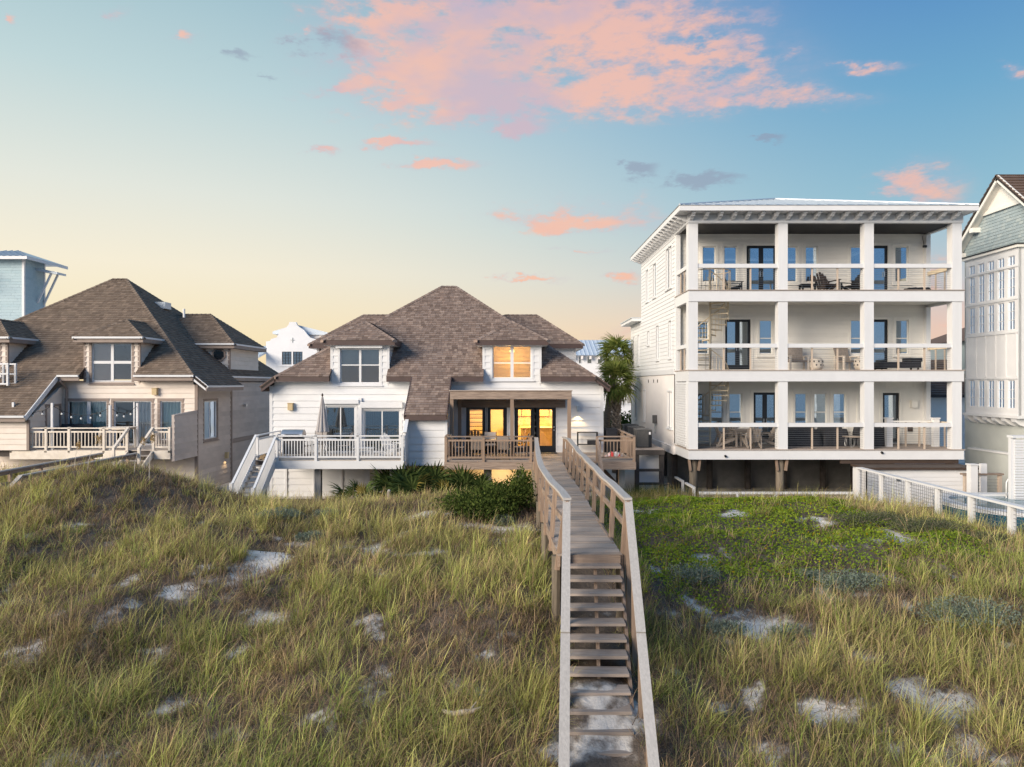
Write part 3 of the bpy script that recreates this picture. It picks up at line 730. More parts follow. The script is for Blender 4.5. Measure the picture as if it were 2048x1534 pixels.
    for s in (-1, 1):
        sops = c['side_openings'] if s == c['side'] else []
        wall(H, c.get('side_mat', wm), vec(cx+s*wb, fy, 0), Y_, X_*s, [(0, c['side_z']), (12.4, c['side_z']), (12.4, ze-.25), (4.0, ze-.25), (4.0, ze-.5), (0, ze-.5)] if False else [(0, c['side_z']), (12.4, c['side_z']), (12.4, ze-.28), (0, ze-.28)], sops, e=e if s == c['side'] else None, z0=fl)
        ibox('corner_board', trim, H, cx+s*wb-.07, cx+s*wb+.07, fy-.035, fy+.06, zb, ze-.4)
        wall(H, wm, vec(cx+s*(xe-.4), y1+.35, 0), Y_, X_*s, [(0, ze-.6), (4.3, ze-.6), (4.3, zw-.2), (0, zw-.2)], e=e, z0=fl)
        wall(H, wm, vec(cx+s*(xe-.4), y1+.35, 0), X_*-s, -Y_, [(0, ze-.4), (4.5, ze-.4), (4.5, zw-.2), (0, zw-.2)], e=e if s == 1 else None, z0=fl)
        ibox('corner_board', trim, H, cx+s*(xe-.4)-.06, cx+s*(xe-.4)+.06, y1+.32, y1+.42, ze-.3, zw-.21)
    MB().box(cx-wb, cx+wb, fy+12.3, fy+12.44, .85, ze-.2).build('wall', wm, H)
    MB().box(cx-wb+.1, cx+wb-.1, fy+.16, fy+12.2, fl-.3, fl-.05).build('floor_slab', 'room_floor', H)
    MB().box(cx-wb+.1, cx+wb-.1, fy+.5, fy+12.2, fl+2.55, fl+2.65).build('ceiling_slab', 'room_warm', H)
    # closet under the long centre roof slope
    b0, b1 = c['cat'][0]+.12, c['cat'][1]-.05; yq = fy-2.4
    wall(H, wm, vec(cx, yq, 0), X_, -Y_, [(b0, c['bump_z']), (b1, c['bump_z']), (b1, zc-.1), (b0, zc-.1)], e=e, z0=fl)
    for x, s in ((b0, -1), (b1, 1)):
        wall(H, wm, vec(cx+x, yq, 0), Y_, X_*s, [(0, c['bump_z']), (2.4, c['bump_z']), (2.4, ze-.4), (0, zc-.1)], c['bump_open'] if s == 1 else [], e=e, z0=fl)
    for x in (b0, b1): ibox('corner_board', trim, H, cx+x-.055, cx+x+.055, yq-.04, yq+.04, c['bump_z'], zc-.15)
    return H, O

# --- middle house
MIDX, MIDY = -3.4, 32.0
slide_l = (-5.0, -3.67, 3.05, 5.12); slide_r = (-3.27, -1.65, 3.05, 4.95)
doors = [(1.33, 2.23, 3.05, 5.14), (2.27, 3.17, 3.05, 5.14), (3.51, 4.41, 3.05, 5.14), (4.48, 5.38, 3.05, 5.14)]
dw_l = (-4.35, -2.55, 6.16, 7.72); dw_r = (2.52, 4.28, 6.38, 7.86)
MID, O = duplex('duplex_house', 'white clapboard duplex beach house with brown shingle hip roof and lit doors', MIDX, MIDY,
    dict(shingle='shingle_brown', wall='white_paint', fascia='brown_trim', gutter=None, trim='white_trim', eave=6.45, pitch=.73, wallhalf=7.45, floor=3.05, dorm=(-3.45, 3.40),
         cat=(-1.05, .70), ext=.6, dz=8.08, wz=8.18, wzr=9.91, seed=3, lap=.29, openings=[slide_l, slide_r]+doors, dopenings=[dw_l, dw_r], side=0, side_openings=[], side_z=.85, bump_z=2.72, bump_open=[]))
w = window(MID, O, X_, -Y_, *dw_l, cols=(0, .5, 1), rows=(0, .53, 1), bar=.1, bar_r=.05, gm='glass_soft', tw=.1, back=('board', 0, 1, .53, 1), bm='blind_grey', label='white dormer window with a grey shade and roller shutter box')
sb = MB(); ub(sb, O, X_, -Y_, dw_l[0]-.14, dw_l[1]+.14, .035, .24, dw_l[3]+.02, dw_l[3]+.24); sb.build('shutter_box', 'white_trim', w)
window(MID, O, X_, -Y_, *dw_r, cols=(0, .5, 1), rows=(0, .47, 1), bar=.14, bar_r=.05, gm='glass_clear', tw=.1, back=('slats', .02, .98, .05, .98), bm='blind_tan', label='lit dormer window with tan slat blinds')
for (o_, bk, lb) in ((slide_l, ('vslats', .5, 1, 0, 1), 'sliding door with dark vertical blinds'), (slide_r, ('vslats', 0, .3, 0, 1), 'dark sliding door below a white shutter box')):
    w = window(MID, O, X_, -Y_, *o_, cols=(0, .5, 1), gm='glass', fm='white_trim', tw=.1, bar=.05, name='sliding_door', sill=False, back=bk, bm='vertical_blind', label=lb, kick=.06)
sb = MB(); ub(sb, O, X_, -Y_, -3.40, -1.52, .04, .22, 5.06, 5.32); sb.build('shutter_box', 'white_trim', MID)
sb = MB(); ub(sb, O, X_, -Y_, -5.16, -3.48, .04, .20, 5.24, 5.42); sb.build('shutter_box', 'white_trim', MID)
sb = MB(); ub(sb, O, X_, -Y_, -3.52, -3.36, .03, .12, 3.05, 5.5); sb.build('shutter_post', 'white_trim', MID)
for i, o_ in enumerate(doors):
    w = window(MID, O, X_, -Y_, *o_, gm='glass_clear', fm='black_frame', tm='white_trim', tw=.07, fw=.17, kick=.29, name='glass_door', sill=False)
    if i == 3:
        hm = MB(); ub(hm, O, X_, -Y_, o_[1]-.11, o_[1]-.06, -.03, .02, 4.02, 4.08); ub(hm, O, X_, -Y_, o_[1]-.11, o_[1]-.06, -.03, .04, 4.16, 4.22); hm.build('handle', 'steel', w)
# inside the lit half
RM = MB()
RM.box(MIDX+.8, MIDX+.9, 32.15, 37.6, 3.05, 5.6); RM.box(MIDX+7.1, MIDX+7.2, 32.15, 37.6, 3.05, 5.6); RM.box(MIDX+.9, MIDX+7.1, 37.5, 37.6, 3.05, 5.6)
RM.build('room_wall', 'room_warm', MID)
RD = MB(); RD.box(MIDX+1.9, MIDX+4.9, 34.3, 34.4, 6.1, 8.0); RD.build('room_wall', 'room_warm', MID)
cab = MB()
for i in range(5): cab.box(MIDX+3.2+i*.72, MIDX+3.88+i*.72, 37.1, 37.5, 4.45, 5.35); cab.box(MIDX+3.2+i*.72, MIDX+3.88+i*.72, 36.9, 37.5, 3.05, 3.92)
cab.box(MIDX+3.2, MIDX+6.85, 36.86, 37.5, 3.93, 3.98); cab.build('kitchen_cabinet', 'cabinet', MID)
isl = MB(); isl.box(MIDX+3.9, MIDX+6.2, 34.6, 35.3, 3.05, 3.95); isl.box(MIDX+3.8, MIDX+6.3, 34.5, 35.4, 3.96, 4.01); isl.build('kitchen_island', 'cabinet', MID)
st = MB()
for k in range(9): st.box(MIDX+1.2, MIDX+2.3, 35.6-k*.0+.16*k, 35.72+.16*k, 3.35+.2*k, 3.39+.2*k)
st.build('inner_stair', 'dark_wood', MID)
for (x, y, z, pw) in ((MIDX+4.9, 34.9, 5.15, 480), (MIDX+2.3, 34.6, 5.2, 320)):
    lampm = MB().lathe(x, y, [(.03, z+.3), (.14, z+.12), (.16, z)], 12); lo = lampm.build('pendant_lamp', 'lamp_glass', MID)
    pl = bpy.data.lights.new('pendant_light', 'POINT'); pl.energy = pw; pl.color = (1, .62, .22); pl.shadow_soft_size = .15
    plo = bpy.data.objects.new('pendant_light', pl); COL.objects.link(plo); plo.parent = lo; plo.location = (x, y, z-.2)
lo = MB().lathe(MIDX+3.4, 33.5, [(.02, 7.75), (.12, 7.7), (.12, 7.6)], 10).build('ceiling_lamp', 'lamp_glass', MID)
pl = bpy.data.lights.new('bedroom_light', 'POINT'); pl.energy = 170; pl.color = (1, .6, .2); pl.shadow_soft_size = .12
plo = bpy.data.objects.new('bedroom_light', pl); COL.objects.link(plo); plo.parent = lo; plo.location = (MIDX+3.4, 33.4, 7.45)
# outside wall lamps
def wall_lamp(H, O, U, N, u, z, lit=0, m='lamp_tan', sx=.11, h=.3):
    mb = MB(); ub(mb, O, U, N, u-sx, u+sx, .01, .18, z, z+h); ub(mb, O, U, N, u-sx-.02, u+sx+.02, .012, .2, z+h+.001, z+h+.03)
    o = mb.build('wall_lamp', m, H)
    if lit:
        P = P3(O, U, N, u, .16, z-.03)
        l = bpy.data.lights.new('wall_light', 'SPOT'); l.energy = lit; l.color = (1, .68, .30); l.spot_size = R(105); l.spot_blend = .6; l.shadow_soft_size = .03
        q = bpy.data.objects.new('wall_light', l); COL.objects.link(q); q.parent = o; q.location = P; q.rotation_euler = (R(-14), 0, 0)
    return o
wall_lamp(MID, O, X_, -Y_, 6.35, 4.9, lit=55, m='steel', sx=.05, h=.22)
wall_lamp(MID, O, X_, -Y_, -6.55, 4.95)
for x, zt in ((-10.3, 2.9), (-8.0, 2.6), (-4.9, 2.6)): ibox('support_post', 'concrete', MID, x-.13, x+.13, 29.2, 29.46, .9, zt)
for x in (-1.0, .35, 2.6): ibox('support_post', 'concrete', MID, x-.16, x+.16, 29.2, 29.5, .9, 2.64)
for k in range(5): ibox('base_panel_trim', 'white_trim', MID, -10.2+k*1.25, -10.12+k*1.25, 31.93, 31.98, .9, 2.9)
# a lamp under the right deck
lo = MB().lathe(-.55, 30.6, [(.05, 2.62), (.1, 2.55), (.1, 2.5)], 10).build('under_deck_lamp', 'lamp_glass', MID)
pl = bpy.data.lights.new('under_deck_light', 'POINT'); pl.energy = 90; pl.color = (1, .58, .2); pl.shadow_soft_size = .08
plo = bpy.data.objects.new('under_deck_light', pl); COL.objects.link(plo); plo.parent = lo; plo.location = (-.55, 30.5, 2.35)

# --- left house
LX, LY = -21.85, 33.3
l1 = (1.0, 2.85, 3.25, 5.33); l2 = (3.18, 4.95, 3.25, 5.33); l3 = (5.35, 6.35, 3.5, 5.33); ld = (2.15, 4.02, 6.24, 8.05); ldl = (-4.0, -2.2, 6.24, 8.05)
LH, LO = duplex('duplex_house', 'weathered beige clapboard house with taupe shingle hip roof and white gutters', LX, LY,
    dict(side_mat='shaded_siding', shingle='shingle_taupe', wall='cream_siding', fascia='taupe_trim', gutter='white_trim', trim='taupe_trim', eave=6.50, pitch=.81, wallhalf=7.05, floor=3.25, dorm=(-3.1, 3.1),
         cat=(-1.7, .85), ext=.6, dz=8.28, wz=8.25, wzr=10.07, seed=5, lap=.245, openings=[l1, l2, l3], dopenings=[ld, ldl], side=1, side_openings=[(.8, 2.3, 3.45, 5.3), (8.2, 9.0, 1.6, 2.9)], side_z=1.0, bump_z=3.25, bump_open=[(1.2, 2.1, 3.25, 5.1)]))
window(LH, LO, X_, -Y_, *l1, cols=(0, .53, 1), gm='glass_soft', tm='taupe_trim', tw=.12, bar=.16, back=('curtain', .03, .97, .02, .98), bm='curtain_teal', kick=.08, sill=False, label='wide window with teal curtains')
window(LH, LO, X_, -Y_, *l2, cols=(0, .52, 1), gm='glass_soft', tm='taupe_trim', tw=.12, bar=.06, back=('curtain', .52, .97, .02, .98), bm='curtain_white', kick=.08, sill=False, name='sliding_door', label='white framed sliding door with a pale curtain')
window(LH, LO, X_, -Y_, *l3, gm='glass_soft', tm='taupe_trim', tw=.12, back=('curtain', .05, .95, .02, .98), bm='curtain_teal')
window(LH, LO, X_, -Y_, *ld, cols=(0, .5, 1), rows=(0, .5, 1), gm='glass_soft', tm='taupe_trim', tw=.12, bar=.13, back=('board', 0, .5, .0, 1), bm='blind_pink', label='dormer window with one pink shade')
window(LH, LO, X_, -Y_, *ldl, cols=(0, .5, 1), rows=(0, .5, 1), gm='glass_soft', tm='taupe_trim', tw=.12, bar=.13)
SO = vec(LX+7.05, LY, 0)
window(LH, SO, Y_, X_, .8, 2.3, 3.45, 5.3, cols=(0, .5, 1), gm='glass', tm='taupe_trim', tw=.11, bar=.07, back=('board', 0, 1, .4, 1), bm='blind_grey')
window(LH, SO, Y_, X_, 8.2, 9.0, 1.6, 2.9, rows=(0, .5, 1), gm='glass', tm='taupe_trim', tw=.1)
ibox('corner_board', 'taupe_trim', LH, LX+7.0, LX+7.12, LY+4.0, LY+4.14, 1.0, 6.2)
ibox('band_board', 'taupe_trim', LH, LX+7.05, LX+7.10, LY+4.14, LY+12.3, 3.0, 3.22)
wall_lamp(LH, LO, X_, -Y_, 5.15, 5.62)
wall_lamp(LH, vec(LX+7.05, LY, 0), Y_, X_, 3.3, 2.3, lit=10, m='lamp_tan', sx=.09, h=.28)
for y in (5.8,):
    mb = MB(); ub(mb, SO, Y_, X_, y-.1, y+.1, .02, .2, 4.9, 5.02); mb.build('flood_lamp', 'steel', LH)
# door in the side of the closet, downpipe, octagonal window, roof vents
BO = vec(LX+.8, LY-2.4, 0); mb = MB(); ub(mb, BO, Y_, X_, 1.2, 2.1, -.08, -.03, 3.25, 5.1); dr = mb.build('door', 'cream_siding', LH)
mb = MB(); ub(mb, BO, Y_, X_, 1.08, 1.2, 0, .035, 3.25, 5.22); ub(mb, BO, Y_, X_, 2.1, 2.22, 0, .035, 3.25, 5.22); ub(mb, BO, Y_, X_, 1.2, 2.1, 0, .033, 5.1, 5.22); mb.build('door_casing', 'taupe_trim', dr)
mb = MB(); ub(mb, BO, Y_, X_, 1.95, 2.02, -.03, .03, 4.1, 4.16); mb.build('handle', 'steel', dr)
MB().tube([(LX+.98, LY-.55, 6.28), (LX+1.0, LY-.3, 6.1), (LX+1.02, LY-.1, 5.9), (LX+1.02, LY-.1, 3.3)], .055, 8).build('downpipe', 'taupe_trim', LH)
oc = [(math.cos(R(22.5+45*k))*.29, math.sin(R(22.5+45*k))*.29) for k in range(8)]; WX, WY = LX+6.12, LY+4.85
w = MB().prism([(WX+a*1.35, WY-.03, 7.70+b_*1.35) for a, b_ in oc], (0, -.05, 0)).build('octagon_window', 'taupe_trim', LH)
MB().prism([(WX+a, WY-.085, 7.70+b_) for a, b_ in oc], (0, -.012, 0)).build('pane', 'glass', w)
def on_roof(x, y): return 6.50+.81*(LX+7.15-x)
vx, vy = LX+4.9, LY+3.4
MB().tube([(vx, vy, 6.50+.81*(vy-LY+.5)-.1), (vx, vy, 6.50+.81*(vy-LY+.5)+.35)], .06, 8).build('vent_pipe', 'white_trim', LH)
sx, sy = LX+1.75, LY+6.0
MB().box(sx-.1, sx+.9, sy, sy+.7, on_roof(sx+.4, 0)-.25, on_roof(sx+.4, 0)+.12).build('skylight', 'metal_roof', LH)
# small white lattice box standing on the roof at the picture's left edge
vb = thing('vent_screen', 'small white open frame screen standing on the beige house roof', 'screen', (LX-1.35, LY-1.2, 6.1))
for q in range(2):
    for xx in (-.55, 0, .55): ibox('slat', 'white_trim', vb, LX-1.35+xx-.04, LX-1.35+xx+.04, LY-1.45+q*.5, LY-1.37+q*.5, 6.05, 7.05)
    for zz in (6.1, 6.55, 7.0): ibox('slat', 'white_trim', vb, LX-1.95, LX-.75, LY-1.46+q*.5, LY-1.36+q*.5, zz, zz+.07)
# timber privacy screen that ends the left deck
pw = thing('privacy_wall', 'beige board privacy wall closing the deck of the beige house', 'wall', (LX+7.05, 31.6, 2.6))
wall(pw, 'shaded_siding', vec(LX+7.09, 31.0, 0), Y_, X_, [(0, 2.75), (2.26, 2.75), (2.26, 4.9), (0, 4.78)], e=.245, z0=3.25, th=.1)
# ------------------------------------------------------------ tall white three storey house
TX0, TX1, TF, TB = 7.46, 19.04, 30.0, 32.5
TH = thing('tall_beach_house', 'tall white three storey house with deep front balconies and metal hip roof', 'house', (13.2, 36, 1.0))
TO = vec(0, TB, 0)
FL = (3.40, 6.76, 10.14)
up = [(8.72, 9.32, 10.80, 12.42), (9.70, 10.30, 10.80, 12.42), (10.73, 12.10, 10.18, 12.46), (12.45, 13.05, 10.80, 12.42), (13.43, 14.0, 10.80, 12.42), (15.5, 16.1, 10.80, 12.42), (16.28, 17.2, 10.18, 12.46), (17.53, 18.13, 10.80, 12.42)]
md = [(8.45, 9.0, 7.5, 9.0), (9.75, 10.92, 6.80, 9.08), (11.32, 11.92, 7.5, 9.06), (15.5, 16.1, 7.5, 9.06), (16.28, 17.2, 6.80, 9.08), (17.57, 18.15, 7.5, 9.06)]
lw = [(8.2, 8.75, 4.1, 5.7), (9.06, 9.66, 4.1, 5.7), (9.93, 10.53, 4.1, 5.7), (11.05, 12.12, 3.44, 5.74), (12.95, 13.5, 4.1, 5.7), (13.82, 14.4, 4.1, 5.7), (14.7, 15.27, 4.1, 5.7), (15.9, 16.3, 4.5, 5.7), (16.96, 17.72, 3.44, 5.72)]
wall(TH, 'ivory_paint', TO, X_, -Y_, [(TX0, FL[2]), (TX1, FL[2]), (TX1, 13.2), (TX0, 13.2)], up, e=.19, t=.022, maxn=110)
wall(TH, 'ivory_paint', TO, X_, -Y_, [(TX0, FL[1]), (TX1, FL[1]), (TX1, FL[2]), (TX0, FL[2])], md, e=.19, t=.022, maxn=110)
wl = wall(TH, 'ivory_paint', TO, X_, -Y_, [(TX0, FL[0]), (TX1, FL[0]), (TX1, FL[1]), (TX0, FL[1])], lw)
for k in range(9): mb = MB(); ub(mb, TO, X_, -Y_, 8.0+k*1.3, 8.02+k*1.3, .001, .012, 5.95, 6.2); mb.build('batten', 'ivory_paint', wl)
def is_door(o): return o[2] < 3.5 or abs(o[2]-6.8) < .01 or abs(o[2]-10.18) < .01
for i, o_ in enumerate(up+md+lw):
    if is_door(o_):
        dbl = o_[1]-o_[0] > 1.0
        w = window(TH, TO, X_, -Y_, *o_, cols=(0, .5, 1) if dbl else (0, 1), gm='glass_blue', fm='black_frame', tm='ivory_paint', tw=.12, fw=.11, bar=.2, kick=.2, sill=False, name='french_door')
        hm = MB()
        for s in ((-.06, .06) if dbl else (.3,)): c_ = (o_[0]+o_[1])/2; ub(hm, TO, X_, -Y_, c_+s-.012, c_+s+.012, -.02, .05, o_[2]+.85, o_[2]+1.1)
        hm.build('handle', 'steel', w)
    else:
        top = o_[2] > 10
        window(TH, TO, X_, -Y_, *o_, rows=(0, 1) if top else (0, .46, 1), gm='glass_blue', tm='ivory_paint', fm='ivory_paint', tw=.12, fw=.04, bar=.04, bar_r=.045,
               back=('board', 0, 1, .88, 1) if top else None, bm='black_frame')
# long left side and rear
SOP = [(.6, 1.15, 10.7, 12.6), (1.25, 1.8, 10.7, 12.6), (4.2, 4.9, 10.7, 12.4), (6.3, 6.9, 10.7, 12.4), (.7, 1.2, 7.4, 9.1), (3.5, 4.1, 7.4, 9.1), (5.9, 6.5, 8.3, 9.0)]
SLO = vec(TX0, TB, 0)
wall(TH, 'white_paint', SLO, Y_, -X_, [(0, FL[1]), (8.4, FL[1]), (8.4, 13.2), (0, 13.2)], SOP, e=.19, t=.022, maxn=190)
SOP2 = [(9.0, 9.5, 7.3, 9.0), (10.6, 11.0, 7.3, 9.0)]
wall(TH, 'white_paint', SLO, Y_, -X_, [(8.4, FL[1]), (12, FL[1]), (12, 9.75), (8.4, 9.75)], SOP2, e=.19, t=.022, maxn=100)
SOP3 = [(.5, .95, 4.1, 5.75), (1.05, 1.5, 4.1, 5.75), (7.2, 7.6, 4.1, 5.75), (10.0, 10.4, 4.1, 5.75)]
wall(TH, 'stucco_pink', SLO, Y_, -X_, [(0, 2.95), (12, 2.95), (12, FL[1]), (0, FL[1])], SOP3)
for o_ in SOP+SOP2+SOP3: window(TH, SLO, Y_, -X_, *o_, gm='glass', tw=.08, fw=.04, bar=.04, rows=(0, .5, 1) if o_[3] < 9.5 else (0, 1))
ibox('band_board', 'white_trim', TH, TX0-.06, TX0+.02, TB, TB+12, FL[1]-.18, FL[1]+.05); ibox('skirt_board', 'stucco_pink', TH, TX0-.08, TX0+.02, TB, TB+12, 2.9, 3.25)
for k, y in enumerate((1.9, 2.4, 3.1)): ibox('vent_slot', 'black_frame', TH, TX0-.02, TX0-.002, TB+y*2, TB+y*2+.12, 6.2, 6.36)
MB().box(TX0, TX1, TB+8.26, TB+8.4, 6.7, 13.2).build('rear_wall', 'white_paint', TH); MB().box(TX0, TX1, TB+11.86, TB+12, 2.95, 9.75).build('rear_wall', 'white_paint', TH)
MB().box(TX1-.14, TX1, TB, TB+8.4, 2.95, 13.2).build('right_wall', 'white_paint', TH)
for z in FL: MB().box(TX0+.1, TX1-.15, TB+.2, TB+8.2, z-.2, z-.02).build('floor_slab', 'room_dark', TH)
MB().box(TX0-.55, TX1, TB+8.41, TB+12.5, 9.75, 9.9).build('rear_eave', 'white_trim', TH); MB().box(TX0-.6, TX1, TB+8.41, TB+12.6, 9.91, 9.96).build('rear_roof_edge', 'metal_roof', TH)
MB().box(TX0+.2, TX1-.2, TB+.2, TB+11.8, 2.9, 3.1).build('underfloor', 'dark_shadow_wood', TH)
# balconies: decks, bands, ceilings, columns
for i, z in enumerate(FL):
    zb_ = z-(.46 if i == 0 else .52)
    mb = MB().box(TX0, TX1+.05, TF-.02, TF+.14, zb_, z-.07); bnd = mb.build('floor_band', 'white_trim', TH)
    MB().box(TX0, TX0+.15, TF+.141, TB, zb_, z-.07).build('floor_band', 'white_trim', TH); MB().box(TX1-.1, TX1+.05, TF+.141, TB, zb_, z-.07).build('floor_band', 'white_trim', TH)
    for k in range(18):
        y0_ = TF-.06+k*.142; ibox('deck_board', 'plank', TH, TX0-.03, TX1+.08, y0_, y0_+.135, z-.068, z-.03)
    if i: MB().box(TX0+.16, TX1-.11, TF+.15, TB-.02, zb_+.12, zb_+.16).build('porch_ceiling', 'ivory_paint', TH)
cols = [(7.46, 7.86), (11.26, 11.66), (14.90, 15.30), (18.62, 19.02)]
for i, (a, b_) in enumerate(((FL[0]-.03, 6.24), (FL[1]-.03, 9.62), (FL[2]-.03, 12.93))):
    for (x0, x1) in cols: ibox('column', 'white_trim', TH, x0, x1, TF+.02, TF+.40, a, b_)
    ibox('column', 'white_trim', TH, TX0+.005, TX0+.2, TB-.22, TB-.002, a, b_); ibox('column', 'white_trim', TH, TX1-.2, TX1-.005, TB-.22, TB-.002, a, b_)
# railings with cables
for i, z in enumerate(FL):
    zr_ = z+1.0
    rl = MB()
    for (c0, c1) in zip(cols, cols[1:]): rl.box(c0[1], c1[0], TF+.05, TF+.24, zr_-.09, zr_+.08)
    rail = rl.build('balcony_rail', 'white_trim', TH)
    if i: MB().box(TX0+.02, TX0+.16, TF+.41, TB-.23, zr_-.09, zr_+.08).build('side_rail', 'white_trim', TH)
    MB().box(TX1-.16, TX1-.02, TF+.41, TB-.23, zr_-.09, zr_+.08).build('side_rail', 'beige_paint', TH)
    for (c0, c1) in zip(cols, cols[1:]):
        for q in (1/3, 2/3):
            x = c0[1]+(c1[0]-c0[1])*q; ibox('rail_post', 'tan_metal', rail, x-.03, x+.03, TF+.12, TF+.18, z-.03, zr_-.09)
        for k in range(9): zc_ = z+.08+k*.092; ibox('cable', 'cable', rail, c0[1], c1[0], TF+.146, TF+.154, zc_, zc_+.008)
    for xx in ((TX0+.09,) if i else ())+(TX1-.09,):
        for q in (.35, .7): ibox('rail_post', 'tan_metal', rail, xx-.025, xx+.025, TF+.4+1.9*q, TF+.45+1.9*q, z-.03, zr_-.09)
        for k in range(9): zc_ = z+.08+k*.092; ibox('cable', 'cable', rail, xx-.004, xx+.004, TF+.4, TB-.22, zc_, zc_+.008)
# louvred screen on the left of the lower balcony
lv = MB().box(TX0+.01, TX0+.06, TF+.41, TB-.23, FL[0], 6.2).build('louvre_screen', 'white_trim', TH)
for k in range(26): MB().beam((TX0-.01, TF+.42, FL[0]+.12+k*.105), (TX0-.01, TB-.24, FL[0]+.12+k*.105), .06, .07).build('louvre', 'white_trim', lv)
# frieze, brackets, eaves, roof
MB().box(TX0-.02, TX1+.02, TF-.02, TF+.2, 12.94, 13.30).build('frieze', 'white_trim', TH); MB().box(TX0-.022, TX0+.14, TF+.21, TB+8.4, 12.94, 13.30).build('frieze', 'white_trim', TH); MB().box(TX1-.14, TX1+.022, TF+.21, TB, 12.94, 13.30).build('frieze', 'white_trim', TH)
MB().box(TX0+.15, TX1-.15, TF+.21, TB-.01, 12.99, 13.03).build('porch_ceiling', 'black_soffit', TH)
EX0, EX1, EY0, EY1, EZ = TX0-.55, TX1+.22, TF-.72, TB+8.9, 13.36
MB().box(EX0+.04, EX1-.04, EY0+.04, EY1, 13.31, 13.35).build('soffit', 'white_trim', TH)
mb = MB().box(EX0, EX1, EY0, EY0+.05, 13.29, 13.50).box(EX0, EX0+.05, EY0+.051, EY1, 13.29, 13.50).box(EX1-.05, EX1, EY0+.051, EY1, 13.29, 13.50); mb.build('fascia', 'white_trim', TH)
cb = MB(); pr = [(0, 0), (.52, 0), (.52, -.07), (.40, -.12), (.40, -.15), (.22, -.17), (.12, -.24), (0, -.26)]
cb.prism([(-.07, -n, z) for n, z in pr], (.14, 0, 0)); cbm = cb.mesh('bracket', 'white_trim')
k = 0
while TX0+.1+k*.58 < TX1+.1: link('bracket', cbm, TH, Matrix.Translation((TX0+.1+k*.58, TF-.02, 13.30))); k += 1
for k in range(20): link('bracket', cbm, TH, Matrix.Translation((TX0-.02, TF+.3+k*.56, 13.30)) @ Matrix.Rotation(R(-90), 4, 'Z'))
AP = vec((EX0+EX1)/2, EY0+(EX1-EX0)/2*.98, EZ+1.95); e0 = 13.51
rf = MB().add([(EX0-.04, EY0-.04, e0), (EX1+.04, EY0-.04, e0), (EX1+.04, EY1+.04, e0), (EX0-.04, EY1+.04, e0), AP], [(0, 1, 4), (1, 2, 4), (2, 3, 4), (3, 0, 4), (3, 2, 1, 0)]).build('roof', 'metal_roof', TH)
def seams(parent, m, a, b_, c_, step=.42, h=.05):
    """ribs up a triangular metal roof face: a, b the eave ends, c the top"""
    a, b_, c_ = Vector(a), Vector(b_), Vector(c_); L_ = (b_-a).length; d = (b_-a)/L_; f = (c_-a).dot(d); foot = a+d*f; upv = c_-foot; n = d.cross(upv).normalized()
    if n.z < 0: n = -n
    u = step*.5
    while u < L_:
        t = u/f if u < f else (L_-u)/(L_-f)
        if t > .03: p = a+d*u+n*.01; ibm = MB().beam(p, p+upv*t, .035, h, up=n); ibm.build('seam', m, parent)
        u += step
seams(rf, 'metal_roof', (EX0, EY0, e0), (EX1, EY0, e0), AP); seams(rf, 'metal_roof', (EX0, EY1, e0), (EX0, EY0, e0), AP)
for p in ((EX0, EY0, e0), (EX1, EY0, e0), (EX0, EY1, e0)): MB().tube([Vector(p)+Z_*.02, AP+Z_*.03], .05, 6).build('hip_cap', 'metal_roof', rf)
# pilings and dark undercroft
for x in (7.75, 11.45, 15.1, 18.7):
    mb = MB().tube([(x, TF+.35, .6), (x, TF+.35, 2.92)], .17, 12); mb.build('piling', 'piling', TH, smooth=True)
    if x < 12:
        for s in (-1, 1): MB().beam((x+s*.17, TF+.16, 2.45), (x+s*.23, TF+.16, 2.92), .09, .12).build('knee_brace', 'wood_z', TH)
for x in (7.9, 9.6, 11.45, 13.2, 15.1, 16.6, 18.2):
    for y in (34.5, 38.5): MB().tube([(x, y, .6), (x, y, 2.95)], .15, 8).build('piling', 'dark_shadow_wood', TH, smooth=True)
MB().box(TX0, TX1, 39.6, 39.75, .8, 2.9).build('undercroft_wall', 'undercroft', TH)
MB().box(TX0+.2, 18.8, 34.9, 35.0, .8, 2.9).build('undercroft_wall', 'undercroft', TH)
for z, x in ((2.85, 9.0), (3.0, 15.6)): MB().tube([(x, TF-.03, z+.25), (x, TF-.1, z+.22)], .05, 8).build('drain_spout', 'black_frame', TH)
wall_lamp(TH, TO, X_, -Y_, 18.35, 5.05, m='ivory_paint', sx=.13, h=.3)
MB().tube([(18.75, TB-.05, 12.9), (18.75, TB-.2, 12.4)], .012, 5).tube([(18.68, TB-.25, 12.38), (18.82, TB-.25, 12.38)], .06, 8).build('security_camera', 'black_frame', TH)
mb = MB(); ub(mb, TO, X_, -Y_, 18.1, 18.32, .01, .05, 3.95, 4.15); mb.build('meter_plate', 'dark_wood', TH)

